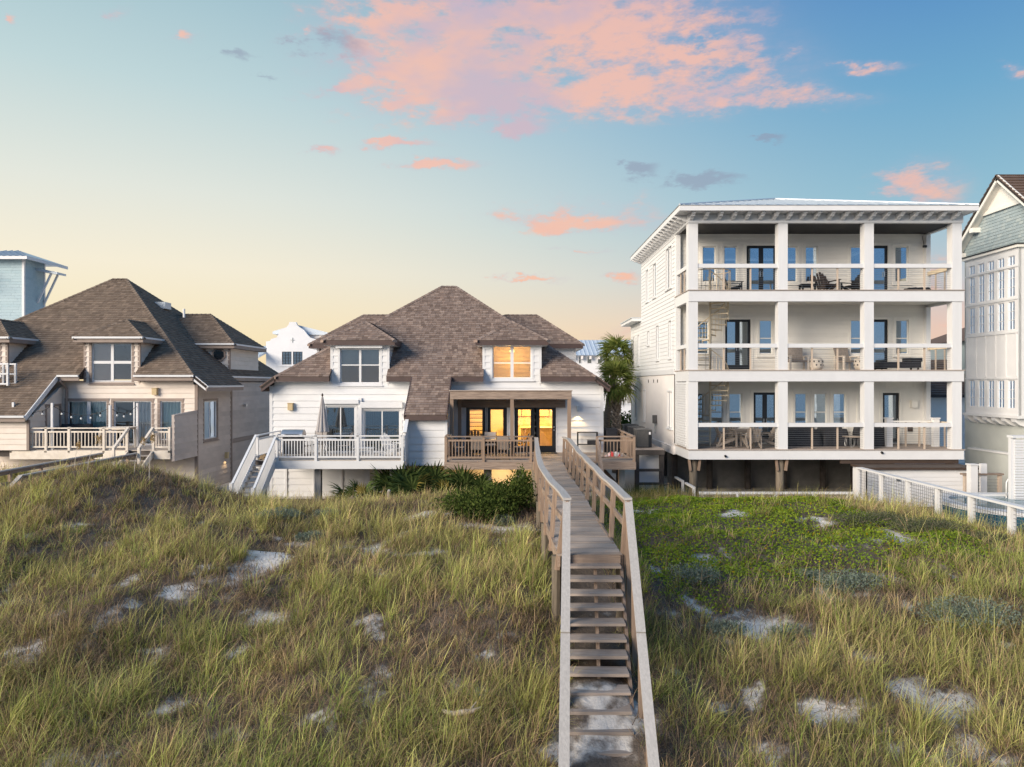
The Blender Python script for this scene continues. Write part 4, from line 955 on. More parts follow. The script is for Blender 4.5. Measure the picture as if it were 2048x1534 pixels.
# spiral stairs, one per storey
def spiral(label, cx, cy, z0, z1, a0, turn):
    T_ = thing('spiral_staircase', label, 'staircase', (cx, cy, z0), group='spiral stairs of the tall house'); n = 15; r = .78
    MB().tube([(0, 0, 0), (0, 0, z1-z0+.95)], .05, 10).build('pole', 'beige_paint', T_, local=True)
    hand = []
    for k in range(n):
        a = a0+turn*k/n; z = (z1-z0)*(k+1)/n; w_ = .22
        pts = [(.05*math.cos(a-.6), .05*math.sin(a-.6)), (r*math.cos(a-w_), r*math.sin(a-w_)), (r*math.cos(a+w_), r*math.sin(a+w_)), (.05*math.cos(a+.6), .05*math.sin(a+.6))]
        MB().prism([(p[0], p[1], z-.045) for p in pts], (0, 0, .045)).build('tread', 'beige_paint', T_, local=True)
        for da in (-.2, 0.0): q = (r*math.cos(a+da), r*math.sin(a+da)); zz = z+(z1-z0)/n*da/.42; MB().tube([(q[0], q[1], zz), (q[0], q[1], zz+.9)], .011, 5).build('baluster', 'beige_paint', T_, local=True)
        hand.append((r*math.cos(a), r*math.sin(a), z+.9))
    MB().tube(hand, .024, 7).build('handrail', 'beige_paint', T_, local=True)
spiral('beige spiral stair climbing from the lower to the middle balcony', 8.75, 31.35, FL[0], FL[1], R(200), R(-330))
spiral('beige spiral stair climbing from the middle to the top balcony', 8.75, 31.35, FL[1], FL[2], R(200), R(-330))
# round guard at the stair head
gr = thing('stair_guard', 'beige baluster guard around the stair head on the top balcony', 'railing', (8.75, 31.35, FL[2]))
pts = []
for k in range(12):
    a = R(-175+k*22); q = (.86*math.cos(a), .86*math.sin(a)); MB().tube([(q[0], q[1], -.03), (q[0], q[1], .92)], .012, 5).build('baluster', 'beige_paint', gr, local=True); pts.append((q[0], q[1], .94))
MB().tube(pts, .024, 7).build('handrail', 'beige_paint', gr, local=True)

# ------------------------------------------------------------ grey shingled house on the right
RX = 22.35
RH = thing('shingled_house', 'blue grey shingled gable house with tall white bay window at the right edge', 'house', (26, 32, 1.0))
GA = vec(RX, 32.1, 0)
gl = [(-2.95, 3.0), (2.95, 3.0), (2.95, 12.75), (0, 15.35), (-2.95, 12.75)]      # u runs along +Y
wall(RH, 'stucco_grey', GA, -Y_, -X_, [(-2.95, .9), (5.6, .9), (5.6, 4.4), (-2.95, 4.4)], name='base_wall')
gw = wall(RH, 'stucco_grey', GA, -Y_, -X_, [(-2.95, 4.4), (5.6, 4.4), (5.6, 12.75), (2.95, 12.75), (0, 15.35), (-2.95, 12.75)], name='gable_wall')
shingles(gw, 'shake_bluegrey', [(vec(RX-.005, 32.1, 0), -Y_, Z_, -X_, [ccw([(-2.95, 12.12), (2.95, 12.12), (2.95, 12.75), (1.3, 14.2), (-1.3, 14.2), (-2.95, 12.75)]), [(1.42, 4.45), (5.4, 4.45), (5.4, 12.12), (1.42, 12.12)]])], .145, .02, 280, widths=(.18, .24, .3), seed=9)
# gable trim: barge boards, peak panel, corbels
MB().prism([(RX-.06, 32.1-1.35, 14.2), (RX-.06, 32.1+1.35, 14.2), (RX-.06, 32.1, 15.4)], (.05, 0, 0)).build('peak_panel', 'ivory_paint', RH)
MB().box(RX-.12, RX-.0, 32.1-1.45, 32.1+1.45, 14.05, 14.2).build('collar_beam', 'ivory_paint', RH)
for s in (-1, 1):
    MB().beam((RX-.42, 32.1+s*3.35, 12.45), (RX-.42, 32.1, 15.45), .06, .26).build('barge_board', 'ivory_paint', RH)
    MB().beam((RX-.2, 32.1+s*3.35, 12.42), (RX-.2, 32.1, 15.42), .42, .04).build('soffit', 'ivory_paint', RH)
    for q in (.05, .4): MB().box(RX-.4, RX-.01, 32.1+s*(3.1-3.1*q)-.12, 32.1+s*(3.1-3.1*q)+.12, 12.3+2.9*q-.1, 12.3+2.9*q+.12).build('corbel', 'ivory_paint', RH)
    pl_ = fixU((vec(RX-.5, 32.1+s*3.5, 12.42), X_, (Y_*-s*3.5+Z_*3.14).normalized(), Z_, [[(0, 0), (6, 0), (6, 4.7), (0, 4.7)]]))
    Nn = pl_[1].cross(pl_[2]).normalized(); Nn = Nn if Nn.z > 0 else -Nn; pl_ = fixU((pl_[0], X_, pl_[2], Nn, [[(0, 0), (6, 0), (6, 4.7), (0, 4.7)]]))
    dk = MB(); deck_of(pl_, dk, .08); rr_ = dk.build('roof', 'underlay', RH); shingles(rr_, 'tile_brown', [pl_], .26, .05, 140, widths=(.28, .3), seed=4+s, name='roof_tile')
# the bay
BX0, BY0, BY1, BZ0, BZ1 = 21.9, 30.72, 34.25, 4.75, 12.05
BO_ = vec(BX0, (BY0+BY1)/2, 0); hw = (BY1-BY0)/2; bops = []
for (z0, z1) in ((5.05, 6.3), (8.5, 9.75), (9.95, 11.2), (11.32, 11.75)):
    for k in range(5): c_ = -hw+.42+k*.67; bops.append((c_-.215, c_+.215, z0, z1))
bw = wall(RH, 'white_trim', BO_, -Y_, -X_, [(-hw, BZ0), (hw, BZ0), (hw, BZ1), (-hw, BZ1)], bops, name='bay_wall')
for o_ in bops:
    tall = o_[3]-o_[2] > 1
    window(RH, BO_, -Y_, -X_, *o_, cols=(0, .5, 1), rows=(0, .34, .67, 1) if tall else (0, 1), gm='glass', tw=0, fw=.03, bar=.02, sill=False)
MB().box(BX0+.02, RX, BY0, BY0+.14, BZ0, BZ1).box(BX0+.02, RX, BY1-.14, BY1, BZ0, BZ1).build('bay_side', 'white_trim', RH)
MB().box(BX0-.12, RX, BY0-.12, BY1+.12, BZ1, BZ1+.12).build('bay_cornice', 'ivory_paint', RH); MB().box(BX0-.16, RX, BY0-.16, BY1+.16, BZ1+.121, BZ1+.17).build('bay_flashing', 'black_frame', RH)
for k in range(6): c_ = -hw+.085+k*.67; mb = MB(); ub(mb, BO_, -Y_, -X_, c_-.03, c_+.03, .002, .03, 6.45, 8.35); mb.build('batten', 'white_trim', bw)
for z in (6.38, 8.38, 9.85, 11.26): mb = MB(); ub(mb, BO_, -Y_, -X_, -hw, hw, .002, .04, z-.035, z+.035); mb.build('rail_trim', 'white_trim', bw)
MB().box(BX0-.1, RX, BY0-.1, BY1+.1, BZ0-.12, BZ0-.001).build('bay_base', 'white_trim', RH)
for k in range(6): y = BY0+.15+k*.64; MB().prism([(BX0-.05, y, BZ0-.13), (RX-.002, y, BZ0-.13), (RX-.002, y, BZ0-.5), (BX0+.2, y, BZ0-.42), (BX0, y, BZ0-.28)], (0, .26, 0)).build('corbel', 'white_trim', RH)
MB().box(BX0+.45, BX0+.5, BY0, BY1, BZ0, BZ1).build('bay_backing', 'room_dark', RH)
# stucco garden wall and the dark roofed neighbour behind
gwl = thing('garden_wall', 'low grey stucco garden wall below the bay window', 'wall', (21.5, 30.5, .9))
MB().prism([(21.6, 33.6, .9), (21.6, 33.6, 3.05), (21.6, 27.6, 3.05), (21.6, 27.6, .9)], (.25, 0, 0)).build('wall_body', 'stucco_grey', gwl); MB().box(21.55, 21.9, 27.6, 33.6, 3.052, 3.13).build('coping', 'white_trim', gwl)
NB = thing('neighbour_house', 'cream house with dark brown tiled roof between the white house and the bay', 'house', (29, 50, 1.0))
wall(NB, 'ivory_paint', vec(0, 46, 0), X_, -Y_, [(24.5, .9), (31.5, .9), (31.5, 5.4), (24.5, 5.4)], [(29.3, 29.8, 3.2, 4.2), (29.3, 29.8, 1.6, 2.9)])
for o_ in ((29.3, 29.8, 3.2, 4.2), (29.3, 29.8, 1.6, 2.9)): window(NB, vec(0, 46, 0), X_, -Y_, *o_, cols=(0, .5, 1), rows=(0, .5, 1), tw=.08, fw=.03, bar=.03)
pl_ = fixU((vec(24.0, 45.5, 5.4), X_, vec(0, 1, .55).normalized(), vec(0, -.55, 1).normalized(), [[(0, 0), (8, 0), (8, 5), (0, 5)]]))
dk = MB(); deck_of(pl_, dk); rr_ = dk.build('roof', 'underlay', NB); shingles(rr_, 'tile_brown', [pl_], .3, .05, 60, widths=(.4, .5), seed=21, name='roof_tile')
MB().box(24, 32, 45.42, 45.5, 5.25, 5.4).build('gutter', 'black_frame', NB)
MB().box(30.6, 36, 47.5, 53, .9, 9.0).build('tower_wall', 'shake_bluegrey', NB)
MB().add([(30.2, 47.1, 9.0), (36.4, 47.1, 9.0), (36.4, 53.4, 9.0), (30.2, 53.4, 9.0), (33.3, 50, 10.6)], [(0, 1, 4), (1, 2, 4), (2, 3, 4), (3, 0, 4), (3, 2, 1, 0)]).build('tower_roof', 'tile_brown', NB)

# ------------------------------------------------------------ background houses
# aqua tower at the far left
AT = thing('aqua_tower_house', 'pale aqua shingled tower house with metal roof behind the beige house', 'house', (-36, 52, 1.0)); D0 = 48.0
x0, x1 = at(-120, 0, D0).x, at(48, 0, D0).x; zt = at(0, 515, D0).z
tw_ = wall(AT, 'shake_aqua', vec(0, D0, 0), X_, -Y_, [(x0, 5), (x1, 5), (x1, zt), (x0, zt)])
shingles(tw_, 'shake_aqua', [(vec(0, D0-.003, 0), X_, Z_, -Y_, [[(x1-2.6, 10), (x1, 10), (x1, zt), (x1-2.6, zt)]])], .19, .02, 120, widths=(.9, 1.2), seed=2)
sw_ = wall(AT, 'shake_aqua', vec(x1, D0, 0), Y_, X_, [(0, 5), (2.1, 5), (2.1, zt), (0, zt)])
shingles(sw_, 'shake_aqua', [(vec(x1+.003, D0, 0), Y_, Z_, X_, [[(0, 10), (2.1, 10), (2.1, zt), (0, zt)]])], .19, .02, 150, widths=(.28, .36, .44), seed=3)
ibox('corner_board', 'white_trim', AT, x1-.12, x1+.04, D0-.04, D0+.1, 8, zt); ibox('corner_board', 'white_trim', AT, x1-.02, x1+.05, D0+2.0, D0+2.14, 8, zt)
xe, ye0, ye1 = x1+.6, D0-.6, D0+3.8; ap = vec(x1-1.4, D0+1.6, zt+.75)
rfa = MB().add([(x0, ye0, zt), (xe, ye0, zt), (xe, ye1, zt), (x0, ye1, zt), (x0, D0+1.6, zt+.75), ap], [(0, 1, 5, 4), (1, 2, 5), (2, 3, 4, 5), (3, 2, 1, 0)]).build('roof', 'metal_roof', AT)
for k in range(7):
    x = xe-.4-k*.42; t = min(1.0, (xe-x)/(xe-x1+1.4)); MB().beam((x, ye0, zt+.02), (x, ye0+2.2*t, zt+.02+.75*t), .05, .06).build('seam', 'metal_roof', rfa)
MB().box(x0, xe, ye0, ye0+.06, zt-.2, zt-.01).box(xe-.06, xe, ye0+.06, ye1, zt-.2, zt-.01).build('fascia', 'white_trim', AT)
MB().prism([(x1+.01, D0+1.15, zt-.50), (x1+1.5, D0+1.15, zt-.80), (x1+1.5, D0+1.15, zt-.95), (x1+.01, D0+1.15, zt-.70)], (0, 1.0, 0)).build('awning_roof', 'metal_roof', AT)
for q in (0, .7): MB().beam((x1+.05, D0+1.3+q, zt-2.9), (x1+1.0, D0+1.3+q, zt-.88), .10, .12).build('awning_brace', 'white_trim', AT)
MB().prism([(x0, D0-1.6, 13.6), (x0+2.6, D0-1.6, 13.6), (x0+2.6, D0, 14.3), (x0, D0, 14.3)], (0, 0, .12)).build('porch_roof', 'metal_roof', AT)
# mission style white house
MH = thing('mission_house', 'white stucco house with curved mission gable between the two duplexes', 'house', (-21, 74, 1.0)); DM = 70.0
def mp(px, py): p = at(px, py, DM); return (p.x, p.z)
half_ = [(532, 683), (540, 682), (542, 678), (556, 674), (558, 660), (566, 657), (572, 655), (577, 650), (579, 644)]
prof_ = [mp(*p) for p in half_]+[mp(592, 644), mp(594, 650), mp(600, 655), mp(608, 660), mp(614, 668), mp(620, 675), mp(636, 680), mp(640, 700), mp(690, 700)]
xl, xr = prof_[0][0], prof_[-1][0]
win_m = [(*[mp(564, 0)[0], mp(583, 0)[0]], mp(0, 729)[1], mp(0, 703)[1]), (*[mp(586, 0)[0], mp(605, 0)[0]], mp(0, 729)[1], mp(0, 703)[1])]
ztop = mp(0, 700)[1]
wall(MH, 'stucco_white', vec(0, DM, 0), X_, -Y_, [(xl, .9), (xr, .9), (xr, mp(0, 702)[1]), (xl, mp(0, 702)[1])], win_m)
MB().prism([(x, DM-.0, z) for x, z in [(xl, mp(0, 702)[1])]+prof_+[(xr, mp(0, 702)[1])]][::-1], (0, .3, 0)).build('mission_gable', 'stucco_white', MH)
for o_ in win_m: window(MH, vec(0, DM, 0), X_, -Y_, *o_, cols=(0, .33, .67, 1), rows=(0, .25, .5, .75, 1), fm='black_frame', tw=0, fw=.05, bar=.04, sill=False)
MB().box(win_m[0][0]-.2, win_m[1][1]+.2, DM-.15, DM, win_m[0][2]-.18, win_m[0][2]-.02).build('window_ledge', 'stucco_white', MH)
cx_, cz_ = mp(585, 680); MB().box(cx_-.2, cx_+.2, DM-.05, DM-.002, cz_-.02, cz_+.02).box(cx_-.02, cx_+.02, DM-.055, DM-.004, cz_-.25, cz_+.22).build('cross_ornament', 'stucco_grey', MH)
a_, b__ = mp(541, 662), mp(652, 664); pk = mp(588, 648)
MB().prism([(a_[0], DM+.6, a_[1]), (pk[0], DM+.6, pk[1]), (b__[0], DM+.6, b__[1]), (b__[0], DM+.6, b__[1]-.25), (a_[0], DM+.6, a_[1]-.25)], (0, 6, 0)).build('roof', 'metal_blue_roof', MH)
MB().box(mp(549, 0)[0], mp(640, 0)[0], DM+.8, DM+6, 4, a_[1]-.2).build('upper_wall', 'stucco_white', MH)
pa = mp(503, 713); MB().prism([(pa[0], DM-2, pa[1]), (xl, DM-2, pa[1]), (xl, DM+3, pa[1]+1.2), (pa[0], DM+3, pa[1]+1.2)], (0, 0, -.2)).build('side_roof', 'metal_blue_roof', MH)
MB().box(mp(648, 0)[0], mp(668, 0)[0], DM-.12, DM-.02, mp(0, 706)[1], mp(0, 693)[1]).build('lit_window', 'lamp_glass', MH)
# far white house with blue metal roof beyond the palms
FH = thing('far_white_house', 'distant white house with pale blue metal roof beyond the palms', 'house', (8, 82, 1.0)); DF = 76.0
def fp(px, py): p = at(px, py, DF); return (p.x, p.z)
x0, x1 = fp(1085, 0)[0], fp(1330, 0)[0]; zt = fp(0, 711)[1]
fo = [(fp(a, 0)[0], fp(b_, 0)[0], fp(0, 726)[1], fp(0, 714)[1]) for a, b_ in ((1158, 1161.5), (1175, 1182.5), (1196, 1203))]
wall(FH, 'stucco_white', vec(0, DF, 0), X_, -Y_, [(x0, .9), (x1, .9), (x1, zt), (x0, zt)], fo)
for o_ in fo: window(FH, vec(0, DF, 0), X_, -Y_, *o_, rows=(0, .5, 1), fm='black_frame', tw=.05, fw=.04, bar=.03, sill=False)
zr_ = fp(0, 681)[1]; rff = MB().prism([(x0, DF-.5, zt), (x0, DF+5, zr_+.35), (x0, DF+10, zt)], (x1-x0, 0, 0)).build('roof', 'metal_blue_roof', FH)
k = 0
while x0+k*.45 < x1: MB().beam((x0+k*.45, DF-.5, zt+.03), (x0+k*.45, DF+5, zr_+.38), .05, .06).build('seam', 'metal_blue_roof', rff); k += 1
for k in range(5): MB().box(x0+3.2+k*.9, x0+3.4+k*.9, DF-.5, DF-.02, zt-.4, zt-.05).build('eave_bracket', 'stucco_pink', FH)
MB().box(fp(1250, 0)[0], fp(1310, 0)[0], DF-6, DF-2, .9, fp(0, 698)[1]).build('annex', 'room_dark', FH)
bw_ = thing('boundary_wall', 'white garden wall seen low between the palms', 'wall', (9, 62, 1.0)); MB().box(5, 13, 62, 62.2, .9, 4.3).build('wall_body', 'stucco_white', bw_); MB().box(4.95, 13.05, 61.93, 62.27, 4.301, 4.42).build('coping', 'white_trim', bw_)
# ------------------------------------------------------------ railings with balusters
def bal_rail(parent, a, b_, z, h=.98, post='rail_cream', sp=.115, pw=.10, bw=.034, posts=(0, 1), cap_h=.05, second=True, post_h=None, cap=None, jit=0.0):
    a, b_ = Vector((a[0], a[1], 0)), Vector((b_[0], b_[1], 0)); d = b_-a; L_ = d.length; d.normalize(); rz = math.atan2(d.y, d.x)
    def P(u, zz): return a+d*u+Z_*zz
    MB().beam(P(0, z+h), P(L_, z+h), .10, cap_h).build('top_rail', cap or post, parent)
    if second: MB().beam(P(0, z+h-.16), P(L_, z+h-.16), .045, .07).build('sub_rail', post, parent)
    MB().beam(P(0, z+.13), P(L_, z+.13), .045, .07).build('bottom_rail', post, parent)
    for q in posts:
        c_ = P(L_*q, 0); ibox('post', post, parent, c_.x-pw/2, c_.x+pw/2, c_.y-pw/2, c_.y+pw/2, z-.12, z+(post_h or h)+.0, rz)
    n = int(L_/sp); t0 = z+.13; t1 = z+h-(.16 if second else .02)
    for k in range(1, n):
        if min(abs(k/n-q)*L_ for q in posts) < .07: continue
        c_ = P(L_*k/n, 0); ibox('baluster', post, parent, c_.x-bw/2, c_.x+bw/2, c_.y-bw/2, c_.y+bw/2, t0, t1, rz, jit=jit)
def deck_boards(parent, m, x0, x1, y0, y1, z, w=.14, skip=None, jit=0.002):
    y = y0
    while y < y1-.02:
        ibox('plank', m, parent, x0-random.uniform(0, .012), x1+random.uniform(0, .012), y, min(y+w-.008, y1), z-.04, z+random.uniform(-.004, .004), jit=jit); y += w
def rail_slope(parent, a, b_, m, bm, h0=.12, bw=.034, sp=.12, w=.09, hh=.14):
    """closed stair side: sloping top rail, bottom rail, balusters"""
    a, b_ = Vector(a), Vector(b_); MB().beam(a, b_, w, .06).build('stair_rail', m, parent)
    lo = Z_*-.82; MB().beam(a+lo, b_+lo, .05, hh).build('stair_bottom_rail', m, parent)
    n = int((b_-a).length/sp)
    for k in range(1, n): c_ = a+(b_-a)*(k/n); ibox('baluster', bm, parent, c_.x-bw/2, c_.x+bw/2, c_.y-bw/2, c_.y+bw/2, c_.z-.82, c_.z-.02)

# --- white deck on the left half of the middle house
WD = thing('white_deck', 'white baluster deck with side stairs on the left of the duplex', 'deck', (-7, 30.3, 2.6))
deck_boards(WD, 'plank_pale', -10.4, -4.40, 28.75, 31.93, 3.05)
MB().box(-9.56, -4.36, 28.66, 28.74, 2.70, 3.02).build('fascia', 'white_trim', WD); MB().box(-4.40, -4.34, 28.742, 29.5, 2.70, 3.02).build('fascia', 'white_trim', WD); MB().box(-10.42, -9.561, 28.9, 28.96, 2.70, 3.0).build('fascia', 'white_trim', WD)
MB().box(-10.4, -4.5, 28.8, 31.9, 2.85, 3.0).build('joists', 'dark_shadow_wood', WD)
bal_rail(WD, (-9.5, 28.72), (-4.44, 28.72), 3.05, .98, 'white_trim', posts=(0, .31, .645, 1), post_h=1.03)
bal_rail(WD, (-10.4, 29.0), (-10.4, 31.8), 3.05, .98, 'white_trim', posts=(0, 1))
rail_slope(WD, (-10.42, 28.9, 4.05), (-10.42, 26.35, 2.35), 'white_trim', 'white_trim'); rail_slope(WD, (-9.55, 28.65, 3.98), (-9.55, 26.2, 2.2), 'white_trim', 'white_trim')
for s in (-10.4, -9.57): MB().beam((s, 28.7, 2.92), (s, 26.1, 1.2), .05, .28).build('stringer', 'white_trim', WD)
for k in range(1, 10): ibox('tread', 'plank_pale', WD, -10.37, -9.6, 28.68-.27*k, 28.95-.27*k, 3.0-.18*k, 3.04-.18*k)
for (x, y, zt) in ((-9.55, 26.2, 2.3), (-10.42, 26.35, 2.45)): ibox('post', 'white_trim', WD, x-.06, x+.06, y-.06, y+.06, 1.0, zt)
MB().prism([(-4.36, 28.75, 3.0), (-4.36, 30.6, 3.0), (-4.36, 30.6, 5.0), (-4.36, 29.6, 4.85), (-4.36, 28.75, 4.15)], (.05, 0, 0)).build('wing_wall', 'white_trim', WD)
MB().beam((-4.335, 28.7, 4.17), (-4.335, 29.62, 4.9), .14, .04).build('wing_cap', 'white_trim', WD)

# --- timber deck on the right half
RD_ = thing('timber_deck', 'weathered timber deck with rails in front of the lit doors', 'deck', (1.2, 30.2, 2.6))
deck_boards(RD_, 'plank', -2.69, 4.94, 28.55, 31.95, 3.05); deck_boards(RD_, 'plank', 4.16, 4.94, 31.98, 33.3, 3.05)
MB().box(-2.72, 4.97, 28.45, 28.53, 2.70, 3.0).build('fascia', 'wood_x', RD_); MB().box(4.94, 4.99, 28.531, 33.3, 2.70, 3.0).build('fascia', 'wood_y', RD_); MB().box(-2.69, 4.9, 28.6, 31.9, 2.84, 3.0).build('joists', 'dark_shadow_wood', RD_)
bal_rail(RD_, (-2.66, 28.52), (.86, 28.52), 3.05, .97, 'wood_z', sp=.13, posts=(0, .43, .97), cap='wood_x', jit=.02)
bal_rail(RD_, (3.42, 28.52), (4.9, 28.52), 3.05, .97, 'wood_z', sp=.13, posts=(0, 1), cap='wood_x', jit=.02)
bal_rail(RD_, (4.92, 28.6), (4.92, 33.2), 3.05, .97, 'wood_z', sp=.14, posts=(.33, .66, 1), cap='wood_y', jit=.02); bal_rail(RD_, (4.2, 33.22), (4.9, 33.22), 3.05, .97, 'wood_z', sp=.14, posts=(0,), cap='wood_x')
bal_rail(RD_, (-2.66, 28.6), (-2.66, 29.5), 3.05, .97, 'wood_z', sp=.13, posts=(0,), cap='wood_y')
for s in (2.28, 3.32): MB().beam((s, 28.45, 2.9), (s, 26.35, 1.45), .05, .28).build('stringer', 'wood_y', RD_)
for k in range(1, 8): ibox('tread', 'wood_x', RD_, 2.3, 3.3, 28.45-.28*k, 28.73-.28*k, 2.96-.19*k, 3.0-.19*k)
MB().beam((3.42, 28.5, 3.98), (3.42, 26.4, 2.5), .09, .05).build('handrail', 'wood_y', RD_); MB().beam((3.42, 28.5, 3.45), (3.42, 26.4, 2.0), .05, .09).build('handrail', 'wood_y', RD_)
ibox('post', 'wood_z', RD_, 3.37, 3.47, 26.4, 26.5, 1.2, 2.55)
MB().beam((3.6, 30.9, 2.8), (4.85, 30.9, 1.4), .1, .2).build('brace', 'wood_x', RD_); ibox('support_post', 'rail_cream', RD_, 4.55, 4.8, 30.2, 30.45, .9, 2.84)
# door mat
tag(ibox('door_mat', 'cover_black', None, 1.15, 2.0, 31.3, 31.85, 3.055, 3.075), 'dark door mat before the rightmost lit glass door', 'mat')

# --- porch roof on posts
PG = thing('porch_roof', 'weathered timber porch roof on posts over the lit doors', 'porch roof', (0, 31, 3.05))
MB().beam((-2.62, 30.0, 5.66), (2.52, 30.0, 5.66), .07, .34).build('front_beam', 'wood_x', PG); MB().beam((-2.45, 31.9, 5.24), (2.4, 31.9, 5.24), .08, .34).build('ledger', 'wood_x', PG)
for k in range(12): x = -2.55+k*.455; MB().beam((x, 30.05, 5.72), (x, 31.9, 5.50), .05, .14).build('rafter', 'wood_y', PG)
for k in range(13): ibox('roof_board', 'plank', PG, -2.66, 2.55, 29.92+k*.155, 30.068+k*.155, 5.84-k*.018, 5.87-k*.018)
for (x, y) in ((-2.55, 30.05), (0.0, 30.05), (2.42, 30.05), (-2.3, 31.2)): ibox('post', 'wood_z', PG, x-.075, x+.075, y-.07, y+.07, 3.05, 5.5)

# --- boardwalk over the dune with its stair to the beach
BW = thing('boardwalk', 'long weathered timber boardwalk with grey handrails and stairs down the dune', 'boardwalk', (1.4, 20, 1.5))
def xl(y): return float(np.interp(y, [13, 16.5, 18.75, 23, 28.5], [.86, .78, .77, .86, .90]))
def xr_(y): return float(np.interp(y, [13, 20, 28.5], [2.0, 1.98, 2.0]))
y = 13.0
while y < 28.42:
    dz_ = .03*math.sin(y*.7)-.02; M_ = ibox('plank', 'plank', BW, xl(y)-random.uniform(0, .03), xr_(y)+random.uniform(0, .03), y, y+.138, 3.0+dz_, 3.04+dz_+random.uniform(-.006, .006), jit=.006); y += .1475
for f_, nm in ((xl, 'L'), (xr_, 'R')):
    ys = [13, 15, 17, 19, 21, 23, 25.5, 28.4]
    for a, b_ in zip(ys, ys[1:]): MB().beam((f_(a), a, 2.9), (f_(b_), b_, 2.9), .05, .22).build('joist', 'wood_y', BW)
KL = ([28.4, 26, 23.5, 21, 18.75, 16.5, 14.5, 12.95], [.97, .90, .84, .78, .74, .78, .90, 1.02], [3.98, 4.02, 4.0, 4.03, 4.04, 4.05, 4.06, 4.05])
KR = ([28.4, 26.5, 24.5, 22, 19, 16, 14.5, 12.95], [2.06, 2.07, 2.10, 2.06, 2.05, 2.07, 2.09, 2.12], [3.98, 4.11, 4.08, 4.05, 4.08, 4.05, 4.06, 4.05])
def curve3(K, y): o_ = np.argsort(K[0]); ys = np.array(K[0])[o_]; return Vector((float(np.interp(y, ys, np.array(K[1])[o_])), y, float(np.interp(y, ys, np.array(K[2])[o_]))))
for K, sx in ((KL, 1), (KR, -1)):
    ys = np.linspace(28.4, 12.95, 24); pts = []
    for y in ys:
        p = (curve3(K, y-.5 if y > 13.6 else y)+curve3(K, y+.5 if y < 27.9 else y)+curve3(K, y))/3; p.y = y
        p.z += .012*math.sin(y*2.3+sx); pts.append(p)
    # ribbon cap of three lengths
    for i0, i1 in ((0, 8), (8, 16), (16, 23)):
        mb = MB()
        for a, b_ in zip(pts[i0:i1], pts[i0+1:i1+1]): mb.beam(a, b_+(b_-a)*.01, .15, .045)
        mb.build('handrail_cap', 'grey_cap', BW)
        mb = MB()
        for a, b_ in zip(pts[i0:i1], pts[i0+1:i1+1]): q = Z_*-.08; mb.beam(a+q, b_+q+(b_-a)*.01, .05, .10)
        mb.build('handrail_side', 'wood_y', BW)
        mb = MB()
        for j, (a, b_) in enumerate(zip(pts[i0:i1], pts[i0+1:i1+1])): q = Z_*-.5+Z_*.02*math.sin((i0+j)*1.1); q2 = Z_*-.5+Z_*.02*math.sin((i0+j+1)*1.1); mb.beam(a+q, b_+q2+(b_-a)*.01, .045, .12)
        mb.build('mid_rail', 'wood_y', BW)
    for k in range(11):
        y = 13.1+k*1.5; p = curve3(K, y); fx = xl(y)-.03 if sx > 0 else xr_(y)+.03
        MB().beam((fx, y, 2.72), (p.x, y, p.z-.03), .09, .11).build('post', 'wood_z', BW)
        if k % 2 == 0: gz = float(terr(fx, y)); MB().tube([(fx, y+.12, gz-.4), (fx, y+.12, 2.95)], .09, 8).build('pile', 'piling', BW)
def sx_(y): return -.085*(13-y)
ibox('riser_board', 'wood_x', BW, .92, 1.98, 12.955, 12.995, 2.82, 3.02)
for k in range(1, 15):
    y = 13-.26*k; z = 3.05-.17*k; o_ = sx_(y); ibox('tread', 'plank', BW, 1.06+o_, 1.98+o_, y-.02, y+.27, z-.045, z+random.uniform(-.006, .006), jit=.008)
for x in (1.03, 1.52, 2.0):
    MB().beam((x, 13.0, 2.72), (x+sx_(9.2), 9.2, .24), .05, .26).build('stringer', 'wood_y', BW)
for x0, nm in ((1.0, 'left'), (2.13, 'right')):
    a = Vector((x0, 13.0, 4.0)); b_ = Vector((x0+sx_(10.6)*1.0, 10.6, 4.0-.655*2.4)); c_ = Vector((x0+sx_(8.35), 8.35, 4.0-.655*4.65))
    MB().beam(a, b_, .14, .045).build('handrail_cap', 'grey_cap', BW); MB().beam(b_-Z_*.015+(c_-b_)*.003, c_, .14, .045).build('handrail_cap', 'grey_cap', BW)
    for (p, q) in ((a, b_), (b_, c_)):
        s_ = Z_*-.085; MB().beam(p+s_, q+s_, .05, .1).build('handrail_side', 'wood_y', BW); s_ = Z_*-.52; MB().beam(p+s_, q+s_, .045, .12).build('mid_rail', 'wood_y', BW)
    for y in (12.9, 11.7, 10.5, 9.4):
        f_ = (13-y)/4.65; p = a+(c_-a)*f_; gz = float(terr(p.x, y)); MB().beam((p.x, y, min(gz-.3, p.z-.6)), (p.x, y, p.z-.03), .09, .09).build('post', 'wood_z', BW)

# --- boardwalk at the far left, and the deck of the beige house
LB = thing('boardwalk', 'short grey timber walkway with rails running to the beige house deck', 'boardwalk', (-16.4, 26, 1.8))
deck_boards(LB, 'plank_pale', -17.2, -15.85, 22.6, 29.9, 2.28)
for x in (-17.25, -15.8):
    MB().beam((x, 29.9, 3.22), (x, 22.8, 3.18), .14, .045).build('handrail_cap', 'grey_cap', LB); MB().beam((x, 29.9, 3.13), (x, 22.8, 3.09), .05, .12).build('handrail_side', 'wood_y', LB)
    MB().beam((x, 29.9, 2.74), (x, 22.8, 2.72), .05, .12).build('mid_rail', 'wood_y', LB)
    MB().beam((x, 22.85, 3.19), (x, 20.2, 1.65), .14, .045).build('handrail_cap', 'grey_cap', LB); MB().beam((x, 22.85, 2.2), (x, 20.2, .75), .05, .25).build('stringer', 'wood_y', LB)
    for y in (22.8, 24.4, 26.0, 27.6, 29.2): ibox('post', 'wood_z', LB, x-.05, x+.05, y-.05, y+.05, 1.2, 3.16)
